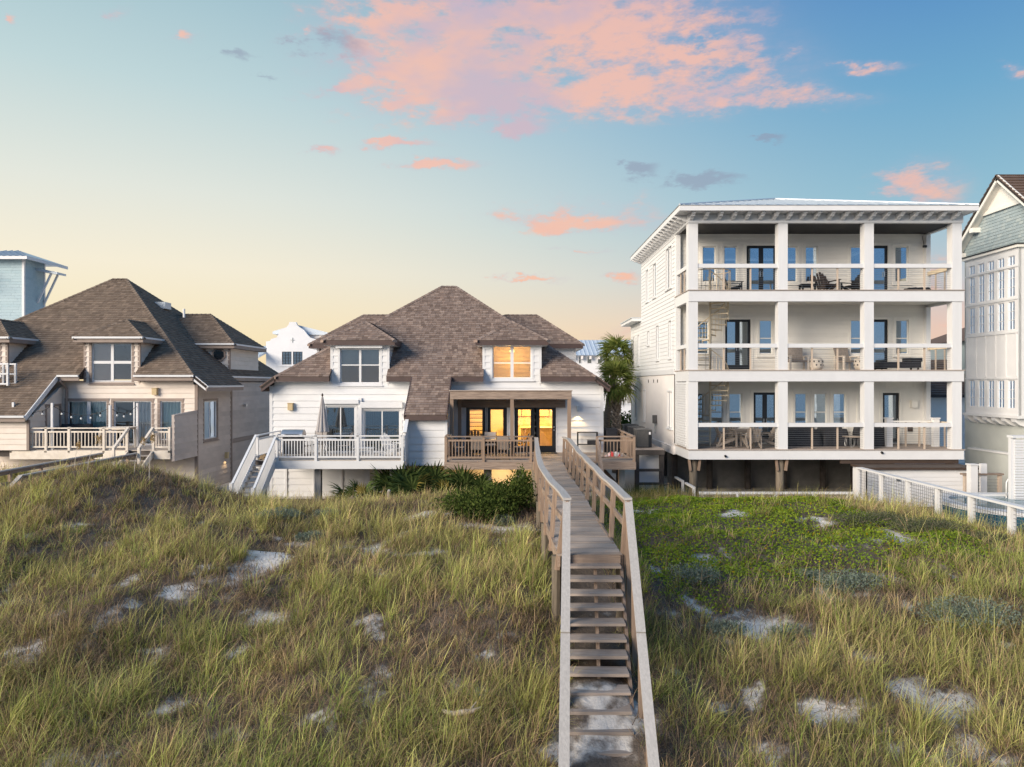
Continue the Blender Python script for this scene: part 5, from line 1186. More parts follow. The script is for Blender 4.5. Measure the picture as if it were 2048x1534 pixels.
for k in range(1, 9): ibox('tread', 'plank_pale', LB, -17.2, -15.85, 22.6-.3*k, 22.9-.3*k, 2.2-.17*k, 2.24-.17*k)
LDK = thing('cream_deck', 'cream railed timber deck in front of the beige house', 'deck', (-18.5, 32, 2.8))
deck_boards(LDK, 'plank_pale', -24.5, -14.95, 31.05, 33.25, 3.25); MB().box(-21.9, -16.75, 30.95, 31.03, 2.85, 3.22).build('fascia', 'rail_cream', LDK); MB().box(-15.6, -14.9, 30.95, 31.03, 2.85, 3.22).build('fascia', 'rail_cream', LDK)
MB().box(-24.4, -15, 31.1, 33.2, 2.95, 3.2).build('joists', 'dark_shadow_wood', LDK)
bal_rail(LDK, (-21.85, 31.0), (-16.8, 31.0), 3.25, .95, 'rail_cream', sp=.15, posts=(0, .3, .5, .8, 1), post_h=1.0)
bal_rail(LDK, (-15.65, 31.0), (-14.95, 31.0), 3.25, .95, 'rail_cream', posts=(0, 1), post_h=1.0)
for x in (-16.75, -15.68): MB().beam((x, 31.0, 4.2), (x, 29.85, 3.4), .1, .12).build('stair_rail', 'rail_cream', LDK); ibox('post', 'rail_cream', LDK, x-.05, x+.05, 29.8, 29.9, 2.3, 3.45); MB().beam((x, 31.0, 3.1), (x, 29.85, 2.4), .05, .26).build('stringer', 'rail_cream', LDK)
for k in range(1, 5): ibox('tread', 'plank_pale', LDK, -16.72, -15.7, 31.0-.27*k, 31.27-.27*k, 3.18-.19*k, 3.22-.19*k)
SL = thing('string_lights', 'string of clear bulbs hung on four white poles over the cream deck', 'string lights', (-19, 31, 3.25))
pol = [(-21.85, 31.12, 5.33), (-20.15, 31.12, 5.3), (-17.62, 31.12, 5.2), (-17.2, 32.6, 5.25)]
for (x, y, z) in pol: ibox('pole', 'white_trim', SL, x-.045, x+.045, y-.045, y+.045, 3.2, z)
for (a, b_) in zip(pol, pol[1:]):
    a, b_ = Vector(a)-Z_*.12, Vector(b_)-Z_*.12; n = max(4, int((b_-a).length/.4)); pts = [a+(b_-a)*(k/n)-Z_*(1.5*(k/n)*(1-k/n))*min(1, (b_-a).length/2) for k in range(n+1)]
    MB().tube(pts, .012, 5).build('wire', 'black_metal', SL)
    for p in pts[1:-1]:
        o_ = MB().lathe(p.x, p.y, [(.02, p.z-.01), (.025, p.z-.08), (.03, p.z-.09)], 7).build('socket', 'black_metal', SL); MB().lathe(p.x, p.y, [(.025, p.z-.091), (.042, p.z-.13), (.042, p.z-.16), (.015, p.z-.19)], 8).build('bulb', 'bulb_glass', o_)

# ------------------------------------------------------------ furniture
def adirondack(m, label, loc, rz, s=1.0, group='adirondack chairs'):
    T_ = thing('adirondack_chair', label, 'chair', loc, rz, group)
    for k in range(5): ibox('seat_slat', m, T_, -.27*s, .27*s, (-.28+k*.11)*s, (-.18+k*.11)*s, (.36-k*.022)*s, (.385-k*.022)*s, local=True)
    for k in range(5):
        x = (-.22+k*.11)*s; tz = (1.0-.06*abs(k-2)**1.4)*s; MB().beam((x, .24*s, .24*s), (x*1.15, .50*s, tz), .095*s, .022*s, up=(0, -1, .3)).build('back_slat', m, T_, local=True)
    for x in (-.33, .33):
        MB().box((x-.07)*s, (x+.07)*s, -.42*s, .34*s, .55*s, .575*s).build('arm', m, T_, local=True)
        MB().box((x-.04)*s, (x+.04)*s, -.36*s, -.31*s, 0, .55*s).build('leg', m, T_, local=True); MB().beam((x*.85, -.34*s, .37*s), (x*.85, .55*s, .03*s), .03*s, .12*s).build('leg', m, T_, local=True)
        MB().beam((x, .3*s, .56*s), (x*.9, .46*s, .1*s), .03*s, .07*s).build('arm_brace', m, T_, local=True)
    MB().box(-.3*s, .3*s, .36*s, .385*s, .58*s, .66*s).build('back_brace', m, T_, local=True)
    return T_
def sling_chair(m, fm, label, loc, rz, group):
    T_ = thing('patio_chair', label, 'chair', loc, rz, group)
    MB().prism([(-.24, -.24, .42), (.24, -.24, .42), (.24, .2, .40), (-.24, .2, .40)], (0, 0, .03)).build('seat', m, T_, local=True)
    MB().prism([(-.24, .2, .43), (.24, .2, .43), (.24, .36, .98), (-.24, .36, .98)], (0, .025, 0)).build('backrest', m, T_, local=True)
    for x in (-.26, .26):
        MB().tube([(x, -.26, 0), (x, -.25, .62), (x, .24, .64)], .014, 6).build('arm', fm, T_, local=True); MB().tube([(x, .36, 1.0), (x, .2, .42), (x, .34, 0)], .014, 6).build('leg', fm, T_, local=True); MB().tube([(x, -.25, .42), (x, .2, .42)], .013, 6).build('side_bar', fm, T_, local=True)
    return T_
def slat_table(name, m, label, loc, rz, L_, W_, h, legm=None, group=None):
    T_ = thing(name, label, 'table', loc, rz, group); n = max(4, int(W_/.13))
    for k in range(n): ibox('slat', m, T_, -L_/2, L_/2, -W_/2+W_*k/n, -W_/2+W_*(k+1)/n-.012, h-.035, h, local=True)
    for x in (-1, 1):
        for y in (-1, 1): ibox('leg', legm or m, T_, x*(L_/2-.08)-.035, x*(L_/2-.08)+.035, y*(W_/2-.08)-.035, y*(W_/2-.08)+.035, 0, h-.035, local=True)
    ibox('apron', legm or m, T_, -L_/2+.08, L_/2-.08, -W_/2+.06, -W_/2+.085, h-.12, h-.036, local=True); ibox('apron', legm or m, T_, -L_/2+.08, L_/2-.08, W_/2-.085, W_/2-.06, h-.12, h-.036, local=True)
    return T_
def covered(label, loc, rz, L_, W_, h, back=.0, arms=0.0, cat='furniture cover'):
    """loose dark cover over outdoor seating: soft rounded body, higher back, skirt folds"""
    T_ = thing('furniture_cover', label, cat, loc, rz); n, m_ = 26, 12; mb = MB(); vs_ = []
    for j in range(m_+1):
        for i in range(n+1):
            u = i/n*2-1; v = j/m_*2-1; e_ = max(abs(u), abs(v)); px_ = u*L_/2; py_ = v*W_/2
            z = h*(1-max(0, e_-.86)/.14*.999)
            if back and v > .35: z += back*(1-max(0, e_-.9)/.1) if e_ < 1 else 0
            if arms and abs(u) > .72 and e_ < .98: z += arms
            f = 1+.03*math.sin(i*1.7+j*2.3); vs_.append((px_*f, py_*f, max(0, z+.015*math.sin(i*.9+j*1.3)*(e_ < .9))))
    mb.add(vs_, [(j*(n+1)+i, j*(n+1)+i+1, (j+1)*(n+1)+i+1, (j+1)*(n+1)+i) for j in range(m_) for i in range(n)]); mb.build('cover', 'cover_black', T_, smooth=True, local=True)
    MB().tube([(L_/2*math.cos(a)*1.0, W_/2*math.sin(a)*1.0, .03) for a in [R(15*k) for k in range(25)]], .012, 5).build('drawcord', 'black_metal', T_, local=True)
    return T_
# white deck: umbrella, table, chairs, grill, seat, towel
UM = thing('patio_umbrella', 'closed pale grey patio umbrella standing on the white deck', 'umbrella', (-8.12, 30.4, 3.05))
MB().tube([(0, 0, 0), (0, 0, 2.62)], .022, 8).build('pole', 'grey_wood', UM, local=True)
MB().lathe(0, 0, [(.27, 1.02), (.30, 1.06), (.24, 1.35), (.18, 1.7), (.11, 2.1), (.045, 2.5), (.02, 2.55)], 48, fn=lambda a: .72+.28*abs(math.cos(4*a))**.7).build('canopy', 'fabric_grey', UM, smooth=False, local=True)
MB().lathe(0, 0, [(.03, 2.55), (.045, 2.6), (.02, 2.68)], 8).build('finial', 'dark_wood', UM, local=True); MB().lathe(0, 0, [(.24, 0), (.24, .05), (.06, .09), (.04, .3)], 14).build('base', 'concrete', UM, local=True)
T_ = thing('round_table', 'round white patio table beneath the closed umbrella', 'table', (-8.12, 30.4, 3.05)); MB().lathe(0, 0, [(.60, .70), (.62, .715), (.60, .73)], 28).build('tabletop', 'white_trim', T_, local=True)
for k in range(4): a = R(45+90*k); MB().tube([(.1*math.cos(a), .1*math.sin(a), .7), (.45*math.cos(a), .45*math.sin(a), 0)], .018, 6).build('leg', 'white_trim', T_, local=True)
for (x, y, rz, lb) in ((-8.95, 30.5, R(90), 'grey sling chair left of the white round table'), (-8.45, 31.2, R(5), 'grey sling chair behind the white round table by the sliding door'), (-7.25, 30.5, R(-90), 'grey sling chair right of the white round table')):
    sling_chair('fabric_beige', 'black_metal', lb, (x, y, 3.05), rz, 'sling chairs on the white deck')
adirondack('white_trim', 'white adirondack chair at the right end of the white deck', (-5.0, 30.0, 3.05), R(60))
slat_table('side_table', 'white_trim', 'low white slatted side table beside the white adirondack chair', (-6.2, 29.7, 3.05), 0, .8, .5, .42)
GL = thing('gas_grill', 'stainless gas grill at the head of the white deck stairs', 'grill', (-9.35, 30.4, 3.05))
MB().box(-.4, .4, -.25, .25, .1, .82).build('cabinet', 'cover_black', GL, local=True); MB().prism([(-.45, .3*math.cos(R(180*k/8)), .84+.3*math.sin(R(180*k/8))) for k in range(9)], (.9, 0, 0)).build('lid', 'steel', GL, local=True)
for s in (-1, 1): MB().box(min(s*.46, s*.85), max(s*.46, s*.85), -.24, .24, .8, .84).build('side_shelf', 'steel', GL, local=True)
MB().tube([(-.3, -.34, .95), (.3, -.34, .95)], .015, 6).build('handle', 'steel', GL, local=True)
tw = thing('beach_towels', 'tan and black towels heaped at the head of the white stairs', 'towels', (-9.95, 28.95, 3.06)); vs_ = []
for nm, m_, ox, oz in (('towel', 'towel_tan', -.12, 0), ('towel', 'cover_black', .16, .05)):
    mb = MB(); vs_ = []
    for j in range(9):
        for i in range(13): u, v = i/12*2-1, j/8*2-1; vs_.append((ox+u*.28, v*.2, oz+.02+.2*max(0, 1-u*u)*max(0, 1-v*v)+.03*math.sin(i*1.9+j)))
    mb.add(vs_, [(j*13+i, j*13+i+1, (j+1)*13+i+1, (j+1)*13+i) for j in range(8) for i in range(12)]); mb.build(nm, m_, tw, smooth=True, local=True)
# timber deck: dining set, adirondack, console, planter, cooler cover, bundle
slat_table('dining_table', 'black_metal', 'dark metal dining table on the timber deck', (-.9, 29.75, 3.05), 0, 1.7, .95, .74)
for (x, y, rz, lb) in ((-2.2, 29.8, R(85), 'beige sling chair at the left end of the dark dining table'), (-.95, 30.6, R(0), 'beige sling chair behind the dark dining table, tallest in view'), (-1.45, 29.15, R(182), 'beige sling chair in front of the dark table, left one'),
                      (-.35, 29.15, R(175), 'beige sling chair in front of the dark table, right one'), (.35, 29.9, R(-95), 'beige sling chair at the right end of the dark dining table')): sling_chair('fabric_beige', 'black_metal', lb, (x, y, 3.05), rz, 'sling chairs on the timber deck')
adirondack('dark_wood', 'dark brown adirondack chair before the leftmost lit door', (-1.55, 31.1, 3.05), R(175), s=1.12)
CN = thing('console_table', 'black metal console table with one shelf by the wall lamp', 'table', (3.35, 31.55, 3.05))
MB().box(-.45, .45, -.18, .18, .92, .95).build('tabletop', 'black_metal', CN, local=True); MB().box(-.43, .43, -.17, .17, .38, .41).build('shelf', 'black_metal', CN, local=True)
for x in (-.43, .43):
    for y in (-.16, .16): MB().box(x-.018, x+.018, y-.018, y+.018, 0, .92).build('leg', 'black_metal', CN, local=True)
cs = thing('storage_box', 'small dark box on the shelf of the black console table', 'box', (3.55, 31.52, 3.46)); MB().box(-.2, .2, -.13, .13, 0, .16).build('body', 'cover_black', cs, local=True); MB().box(-.21, .21, -.14, .14, .161, .2).build('lid', 'ac_metal', cs, local=True)
covered('black covered grill behind the side rail of the timber deck', (4.5, 32.4, 3.05), R(90), .9, .6, 1.05, cat='grill cover')
bd = thing('towel_bundle', 'red and white towel bundle on the timber deck floor', 'towels', (4.3, 29.9, 3.06)); vs_ = []
for j in range(9):
    for i in range(13): u, v = i/12*2-1, j/8*2-1; vs_.append((u*.36, v*.22, .02+.2*max(0, 1-u*u)*max(0, 1-v*v)+.04*math.sin(i*1.3+j*.8)))
MB().add(vs_, [(j*13+i, j*13+i+1, (j+1)*13+i+1, (j+1)*13+i) for j in range(8) for i in range(12)]).build('towel', 'towel_red', bd, smooth=True, local=True)
# cream deck: covers and table
covered('black covered seating at the left of the cream deck', (-21.2, 32.2, 3.25), 0, 1.0, .9, .85); covered('long black covered sofa behind the cream deck rail', (-19.9, 32.2, 3.25), 0, 1.6, .9, .9, back=.15)
slat_table('patio_table', 'rail_cream', 'square cream table beside the cream deck stairs', (-17.7, 31.9, 3.25), 0, 1.3, .9, .95)
# tall house balconies
adirondack('dark_wood', 'dark adirondack chair near the middle column of the top balcony', (14.0, 31.6, FL[2]), R(10), 1.05); adirondack('black_metal', 'black low lounge chair right of the dark adirondack on the top balcony', (15.2, 31.7, FL[2]), R(-70), .95)
adirondack('black_metal', 'black chair beside the stair guard on the top balcony', (9.9, 31.7, FL[2]), R(80), .9); slat_table('side_table', 'black_metal', 'dark slatted foot table left of the dark adirondack on the top balcony', (13.1, 31.5, FL[2]), 0, .7, .5, .4)
covered('flat dark cover at the right end of the top balcony', (17.9, 31.4, FL[2]), 0, 1.0, .7, .22, cat='furniture cover')
def wicker(label, loc, rz):
    T_ = thing('armchair', label, 'chair', loc, rz, 'brown backed armchairs on the middle balcony')
    MB().prism([(-.32, .22, .4), (.32, .22, .4), (.36, .42, 1.02), (.22, .46, 1.1), (-.22, .46, 1.1), (-.36, .42, 1.02)], (0, .07, .02)).build('backrest', 'grey_wood', T_, local=True)
    MB().box(-.33, .33, -.32, .25, .34, .42).build('seat', 'grey_wood', T_, local=True)
    for x in (-.38, .38): MB().box(x-.05, x+.05, -.34, .35, .58, .62).build('arm', 'rail_cream', T_, local=True); MB().box(x-.04, x+.04, -.34, -.27, 0, .58).build('leg', 'rail_cream', T_, local=True); MB().box(x-.04, x+.04, .26, .33, 0, .58).build('leg', 'rail_cream', T_, local=True)
wicker('brown backed armchair right of the second column on the middle balcony', (12.65, 31.5, FL[1]), R(-5)); wicker('brown backed armchair left of the third column on the middle balcony', (15.0, 31.8, FL[1]), R(12))
def stool(label, loc):
    T_ = thing('garden_stool', label, 'stool', loc, 0, 'cream pierced garden stools')
    MB().lathe(0, 0, [(.24, 0), (.30, .12), (.31, .28), (.29, .42), (.22, .5), (.02, .51)], 18).build('body', 'rail_cream', T_, smooth=True, local=True)
    for j, z in enumerate((.2, .36)):
        for k in range(10): a = R(36*k+18*j); MB().prism([(.306*math.cos(a)+.035*math.cos(q)*-math.sin(a), .306*math.sin(a)+.035*math.cos(q)*math.cos(a), z+.045*math.sin(q)) for q in [R(60*i) for i in range(6)]], (.006*math.cos(a), .006*math.sin(a), 0)).build('pierced_hole', 'cover_black', T_, local=True)
stool('cream pierced garden stool beside the left brown armchair', (13.35, 31.2, FL[1])); stool('cream pierced garden stool before the right brown armchair', (15.3, 31.1, FL[1]))
SF = thing('outdoor_sofa', 'low black outdoor sofa at the right of the middle balcony', 'sofa', (17.0, 31.4, FL[1]))
MB().box(-.9, .9, -.35, .35, .08, .34).build('seat', 'cover_black', SF, local=True); MB().box(.45, .95, -.36, .36, .345, .52).build('cushion', 'cover_black', SF, local=True)
for x in (-.8, .8):
    for y in (-.28, .28): MB().box(x-.03, x+.03, y-.03, y+.03, 0, .08).build('leg', 'black_metal', SF, local=True)
slat_table('dining_table', 'grey_wood', 'weathered wooden dining table on the lower balcony', (10.25, 31.2, FL[0]), 0, 1.2, 1.0, .74)
for (x, y, rz, lb) in ((9.45, 31.2, R(90), 'weathered wooden chair left of the lower balcony table'), (11.1, 31.2, R(-90), 'weathered wooden chair right of the lower balcony table'), (10.3, 30.62, R(180), 'weathered wooden chair in front of the lower balcony table'), (10.0, 31.95, R(0), 'weathered wooden chair behind the lower balcony table')):
    adirondack('grey_wood', lb, (x, y, FL[0]), rz, 1.0, 'wooden chairs around the lower balcony table')
covered('long black covered sofa left on the lower balcony', (12.75, 31.7, FL[0]), 0, 1.9, .9, .7, back=.18); covered('black covered armchair behind the small iron table', (14.35, 31.8, FL[0]), 0, 1.2, .9, .72, back=.12); covered('black covered seat left of the lower balcony door', (16.0, 31.7, FL[0]), 0, 1.3, .9, .78, back=.12)
IT = thing('iron_table', 'small round iron table with scrolled legs on the lower balcony', 'table', (14.75, 30.75, FL[0])); MB().lathe(0, 0, [(.40, .44), (.42, .455), (.40, .47)], 24).build('tabletop', 'tan_metal', IT, local=True)
for k in range(6): a = R(60*k); MB().tube([(.3*math.cos(a)-.09*math.sin(a)*math.cos(q), .3*math.sin(a)+.09*math.cos(a)*math.cos(q), .22+.21*math.sin(q)) for q in [R(30*i) for i in range(13)]], .01, 5).build('scroll_leg', 'cable', IT, local=True)
GT = thing('stair_gate', 'white posts and cable gate at the right end of the lower balcony', 'gate', (17.4, 31, FL[0]))
for (x, y) in ((16.55, 31.2), (18.6, 31.2)): ibox('post', 'white_trim', GT, x-.13, x+.13, y-.1, y+.1, FL[0]-.03, FL[0]+1.2); ibox('post_cap', 'white_trim', GT, x-.16, x+.16, y-.13, y+.13, FL[0]+1.201, FL[0]+1.25)
MB().box(16.68, 18.47, 31.13, 31.27, FL[0]+1.05, FL[0]+1.12).build('rail', 'ivory_paint', GT)
for k in range(8): ibox('cable', 'cable', GT, 16.68, 18.47, 31.196, 31.204, FL[0]+.1+k*.11, FL[0]+.108+k*.11)
for x in (17.3, 17.9): ibox('rail_post', 'tan_metal', GT, x-.03, x+.03, 31.17, 31.23, FL[0]-.03, FL[0]+1.05)

# --- air conditioners on their platform between the houses
PF = thing('utility_platform', 'timber platform on posts carrying the air conditioners', 'platform', (6.1, 34, 1.0))
for k in range(40): ibox('plank', 'plank', PF, 5.45, 6.75, 31.5+k*.15, 31.64+k*.15, 3.2, 3.25)
MB().box(5.45, 6.75, 31.4, 31.49, 2.98, 3.2).build('fascia', 'dark_shadow_wood', PF)
for (x, y) in ((5.55, 31.55), (6.65, 31.55), (5.55, 37.2), (6.65, 37.2)): ibox('post', 'dark_shadow_wood', PF, x-.09, x+.09, y-.09, y+.09, .8, 3.0)
for z in (2.25, 1.65): ibox('brace', 'dark_shadow_wood', PF, 5.5, 6.72, 31.42, 31.48, z, z+.12)
wpn = wall(PF, 'white_paint', vec(0, 31.9, 0), X_, -Y_, [(5.62, .9), (6.6, .9), (6.6, 2.95), (5.62, 2.95)], e=.16, t=.012)
for i, (y, lb) in enumerate(((32.0, 'nearest'), (33.7, 'middle'), (35.4, 'farthest'))):
    AC = thing('air_conditioner', f'dark louvred air conditioner, {lb} of the three on the platform', 'air conditioner', (5.95, y+.35, 3.25), group='air conditioners on the platform')
    MB().box(-.32, .32, -.32, .32, .02, .78).build('body', 'black_frame', AC, local=True)
    for k in range(15): MB().box(-.345, .345, -.345, .345, .06+k*.048, .086+k*.048).build('louvre', 'ac_metal', AC, local=True)
    MB().box(-.36, .36, -.36, .36, .785, .84).build('top', 'ac_metal', AC, local=True); MB().box(.2, .352, -.352, -.30, .02, .78).build('access_panel', 'black_frame', AC, local=True); MB().box(.22, .30, -.358, -.353, .6, .72).build('data_plate', 'white_trim', AC, local=True)
    MB().lathe(0, 0, [(.28, .845), (.28, .86), (.06, .87)], 18).build('fan_guard', 'ac_metal', AC, local=True)
MT = thing('electric_meter', 'grey meter box on the stucco side wall of the tall house', 'meter box', (TX0-.1, 36.6, 4.1)); MB().box(-.1, .09, -.14, .14, 0, .42).build('box', 'ac_metal', MT, local=True); MB().tube([(0, 0, 0), (0, 0, -.5)], .03, 6).build('conduit', 'stucco_grey', MT, local=True)

# --- pool terrace with mesh fence
FN = thing('mesh_fence', 'white post and rail fence with wire mesh running from the tall house to the right', 'fence', (13.65, 23, 1.2))
fy = [27.97, 26.2, 24.45, 22.75, 21.1, 19.4, 17.7]
for y in fy: ibox('post', 'white_trim', FN, 13.58, 13.74, y-.07, y+.07, .9, 2.80)
for a, b_ in zip(fy, fy[1:]):
    MB().box(13.54, 13.78, b_, a-.004, 2.801, 2.86).build('top_rail', 'white_trim', FN); MB().box(13.62, 13.70, b_+.07, a-.07, 1.62, 1.72).build('bottom_rail', 'white_trim', FN)
    mb = MB(); k = 1
    while b_+k*.11 < a-.05: mb.box(13.655, 13.665, b_+k*.11-.004, b_+k*.11+.004, 1.72, 2.8); k += 1
    for k in range(1, 10): mb.box(13.65, 13.66, b_+.07, a-.07, 1.72+k*.108, 1.728+k*.108)
    mb.build('wire_mesh', 'cable', FN)
LF = thing('low_fence', 'low white rail fence along the foot of the tall house', 'fence', (10.7, 28.1, 1.0))
MB().box(7.4, 13.5, 28.0, 28.12, 1.78, 1.87).build('top_rail', 'white_trim', LF)
for x in (7.5, 8.9, 10.4, 11.9, 13.3): ibox('post', 'white_trim', LF, x-.06, x+.06, 28.0, 28.12, .8, 1.779)
mb = MB()
for k in range(52): mb.box(7.5+k*.115, 7.506+k*.115, 28.05, 28.06, 1.0, 1.77)
mb.build('wire_mesh', 'cable', LF)
for x, y in ((7.42, 28.9), (7.42, 30.8)): MB().beam((x, y, 1.9), (x, y+1.4, 1.9), .1, .08).build('side_rail', 'white_trim', LF); ibox('post', 'white_trim', LF, x-.05, x+.05, y, y+.1, .8, 1.86)
SH = thing('pool_shed', 'low white board pool shed under the right of the tall house', 'shed', (16.6, 29.3, 1.0))
wall(SH, 'white_paint', vec(0, 28.75, 0), X_, -Y_, [(14.4, 1.0), (18.75, 1.0), (18.75, 2.66), (14.4, 2.66)], e=.17, t=.014)
MB().box(14.3, 18.85, 28.6, 30.0, 2.67, 2.76).build('roof', 'dark_wood', SH); MB().box(14.4, 14.5, 28.76, 30, 1.0, 2.66).build('side', 'white_paint', SH); ibox('outlet', 'steel', SH, 15.55, 15.7, 28.70, 28.73, 2.2, 2.36)
MB().box(13.9, 18.9, 30.05, 30.12, 2.76, 2.95).build('dark_board', 'dark_wood', SH)
GP = thing('gate_post', 'plain white square post at the corner of the pool shed', 'post', (17.5, 27, 1.0)); MB().box(-.13, .13, -.13, .13, 0, 2.05).build('shaft', 'white_trim', GP, local=True); MB().box(-.16, .16, -.16, .16, 2.051, 2.1).build('cap', 'white_trim', GP, local=True)
PGt = thing('pool_gate', 'timber framed wire gate beside the plain white post', 'gate', (18.5, 27.4, 1.0))
for x in (17.85, 18.55, 19.2): ibox('post', 'tan_metal' if x != 18.55 else 'white_trim', PGt, x-.06-(.06 if x == 18.55 else 0), x+.06+(.06 if x == 18.55 else 0), 27.9, 28.02, .9, 2.55 if x != 18.55 else 3.0)
MB().box(17.7, 19.3, 27.85, 28.06, 2.551, 2.62).build('top_rail', 'wood_x', PGt)
for k in range(9): ibox('cable', 'cable', PGt, 17.8, 19.2, 27.96, 27.968, 1.4+k*.12, 1.408+k*.12)
SS = thing('slatted_screen', 'white slatted privacy screen at the right edge', 'screen', (17.9, 24.2, 1.0))
for k in range(24): ibox('slat', 'white_trim', SS, 17.12, 19.4, 24.15, 24.2, 2.05+k*.092, 2.12+k*.092)
for x in (17.1, 18.3, 19.4): ibox('post', 'white_trim', SS, x-.08, x+.08, 24.21, 24.35, .9, 4.3)
ibox('cap', 'white_trim', SS, 17.0, 19.5, 24.1, 24.4, 4.301, 4.38)
PL = thing('raised_pool', 'raised dark blue tiled pool with white coping behind the mesh fence', 'pool', (16.5, 22.5, 1.0))
ptsP = [(14.3+1.6-1.6*math.cos(R(a)) if False else 15.7+1.5*math.cos(R(a)), 23.2+2.1*math.sin(R(a))) for a in range(90, 271, 15)]+[(20.5, 21.1), (20.5, 25.3)]
MB().prism([(x, y, .9) for x, y in ptsP][::-1], (0, 0, 1.25)).build('tile_wall', 'pool_tile', PL)
cx0, cy0 = 17.2, 23.2; outer = ptsP; inner = [(cx0+(x-cx0)*.86, cy0+(y-cy0)*.80) for x, y in ptsP]; mb = MB(); n = len(outer)
for (s_, z) in ((1.03, 2.16), (1.03, 2.28)): pass
vs_ = [(x, y, 2.27) for x, y in outer]+[(x, y, 2.27) for x, y in inner]+[(x, y, 2.152) for x, y in outer]+[(x, y, 2.152) for x, y in inner]
fs_ = []
for i in range(n): j = (i+1) % n; fs_ += [(i, j, n+j, n+i), (2*n+i, 2*n+j, j, i), (n+i, n+j, 3*n+j, 3*n+i)]
mb.add(vs_, fs_).build('coping', 'white_trim', PL); MB().face([(x, y, 2.2) for x, y in inner]).build('water', 'pool_water', PL)
HR = thing('grab_rail', 'white curved pool grab rail near the slatted screen', 'rail', (17.2, 24.7, 2.2)); MB().tube([(0, 0, 0), (0, 0, .5), (.06, 0, .62), (.16, 0, .62), (.22, 0, .5), (.26, 0, 0)], .025, 8).build('rail', 'white_trim', HR, smooth=True, local=True)
MB().lathe(0, 0, [(.06, 0), (.06, .02)], 10).build('foot', 'steel', HR, local=True)
STK = thing('wooden_stake', 'short grey wooden stake in the grass before the palmettos', 'stake', (-4.35, 25.0, float(terr(-4.35, 25.0)))); MB().tube([(0, 0, -.2), (.02, 0, .45)], [.07, .06], 7).build('shaft', 'grey_wood', STK, local=True); MB().lathe(.02, 0, [(.062, .451), (.04, .5)], 7).build('cap', 'concrete', STK, local=True)
# coiled hose by the pilings, driftwood on the slope
HS = thing('garden_hose', 'dark coiled hose in the grass beside the utility platform', 'hose', (6.6, 29.9, 1.1)); MB().tube([(.38*math.cos(R(25*k)), .1+.02*k/10, .42+.38*math.sin(R(25*k))) for k in range(32)], .03, 6).build('coil', 'cover_black', HS, local=True); MB().box(-.04, .04, .1, .16, 0, .85).build('stand', 'wood_z', HS, local=True)
dxy = ground_hit(925, 1443); DW = thing('driftwood', 'bleached bent driftwood branch lying in the dune grass', 'driftwood', (dxy[0], dxy[1], float(terr(*dxy))))
MB().tube([(-.3, .08, .12), (-.15, .02, .10), (0, 0, .13), (.15, -.02, .16), (.28, .02, .2)], [.025, .04, .045, .035, .015], 7).build('branch', 'driftwood', DW, smooth=True, local=True); MB().tube([(.1, 0, .15), (.2, .08, .25)], [.02, .008], 6).build('twig', 'driftwood', DW, local=True)
# ------------------------------------------------------------ plants
def mesh_col(name, co, faces, cols, m):
    """triangle or quad mesh with a colour per point"""
    me = bpy.data.meshes.new(name); fill_mesh(me, np.asarray(co, float), np.asarray(faces, int))
    ca = me.color_attributes.new('col', 'FLOAT_COLOR', 'POINT'); c4 = np.ones((len(co), 4), np.float32); c4[:, :3] = cols; ca.data.foreach_set('color', c4.ravel())
    me.materials.append(MATS[m]); return me
def leaf_cloud(rg, n, lumps, size, c1, c2, asp=.45, up=.3):
    """n diamond leaves spread through ellipsoid lumps (cx,cy,cz,rx,ry,rz)"""
    w_ = np.array([l[3]*l[4]*l[5] for l in lumps])**.7; w_ /= w_.sum(); idx = rg.choice(len(lumps), n, p=w_); L_ = np.array(lumps)[idx]
    d = rg.normal(size=(n, 3)); d /= np.linalg.norm(d, axis=1)[:, None]; r = rg.rand(n)**.45; r *= 1+.12*rg.normal(size=n)
    c = L_[:, :3]+d*L_[:, 3:]*r[:, None]
    a = rg.normal(size=(n, 3))*.8+d*.7+np.array([0, 0, up]); a /= np.linalg.norm(a, axis=1)[:, None]
    b_ = np.cross(a, rg.normal(size=(n, 3))); b_ /= np.linalg.norm(b_, axis=1)[:, None]
    s = size*(.6+.8*rg.rand(n))[:, None]
    co = np.stack([c-a*s*.5, c+b_*s*asp*.5, c+a*s*.5, c-b_*s*asp*.5], 1).reshape(-1, 3); f = np.arange(4*n).reshape(n, 4)
    t = rg.rand(n, 1); col = np.array(c1)*(1-t)+np.array(c2)*t; col = np.repeat(col*(.75+.5*rg.rand(n, 1)), 4, 0)
    return co, f, col
def shrub(name, label, loc, lumps, n, size, c1, c2, seed, group=None, asp=.45, cat='shrub'):
    T_ = thing(name, label, cat, loc, 0, group); rg = np.random.RandomState(seed)
    co, f, col = leaf_cloud(rg, n, lumps, size, c1, c2, asp); o_ = link('foliage', mesh_col('foliage', co, f, col, 'leaf'), T_, local=True); o_['kind'] = 'stuff'
    mb = MB()
    for k in range(14):
        l = lumps[rg.randint(len(lumps))]; e_ = (l[0]+rg.uniform(-.7, .7)*l[3], l[1]+rg.uniform(-.7, .7)*l[4], l[2]+rg.uniform(-.2, .6)*l[5]); b_ = (l[0]*.8+rg.uniform(-.1, .1), l[1]*.8, -.05)
        mb.tube([b_, ((b_[0]+e_[0])/2+.05, (b_[1]+e_[1])/2, (b_[2]+e_[2])/2+.05), e_], [.018, .012, .005], 5)
    mb.build('stems', 'trunk', T_, local=True)['kind'] = 'stuff'; return T_
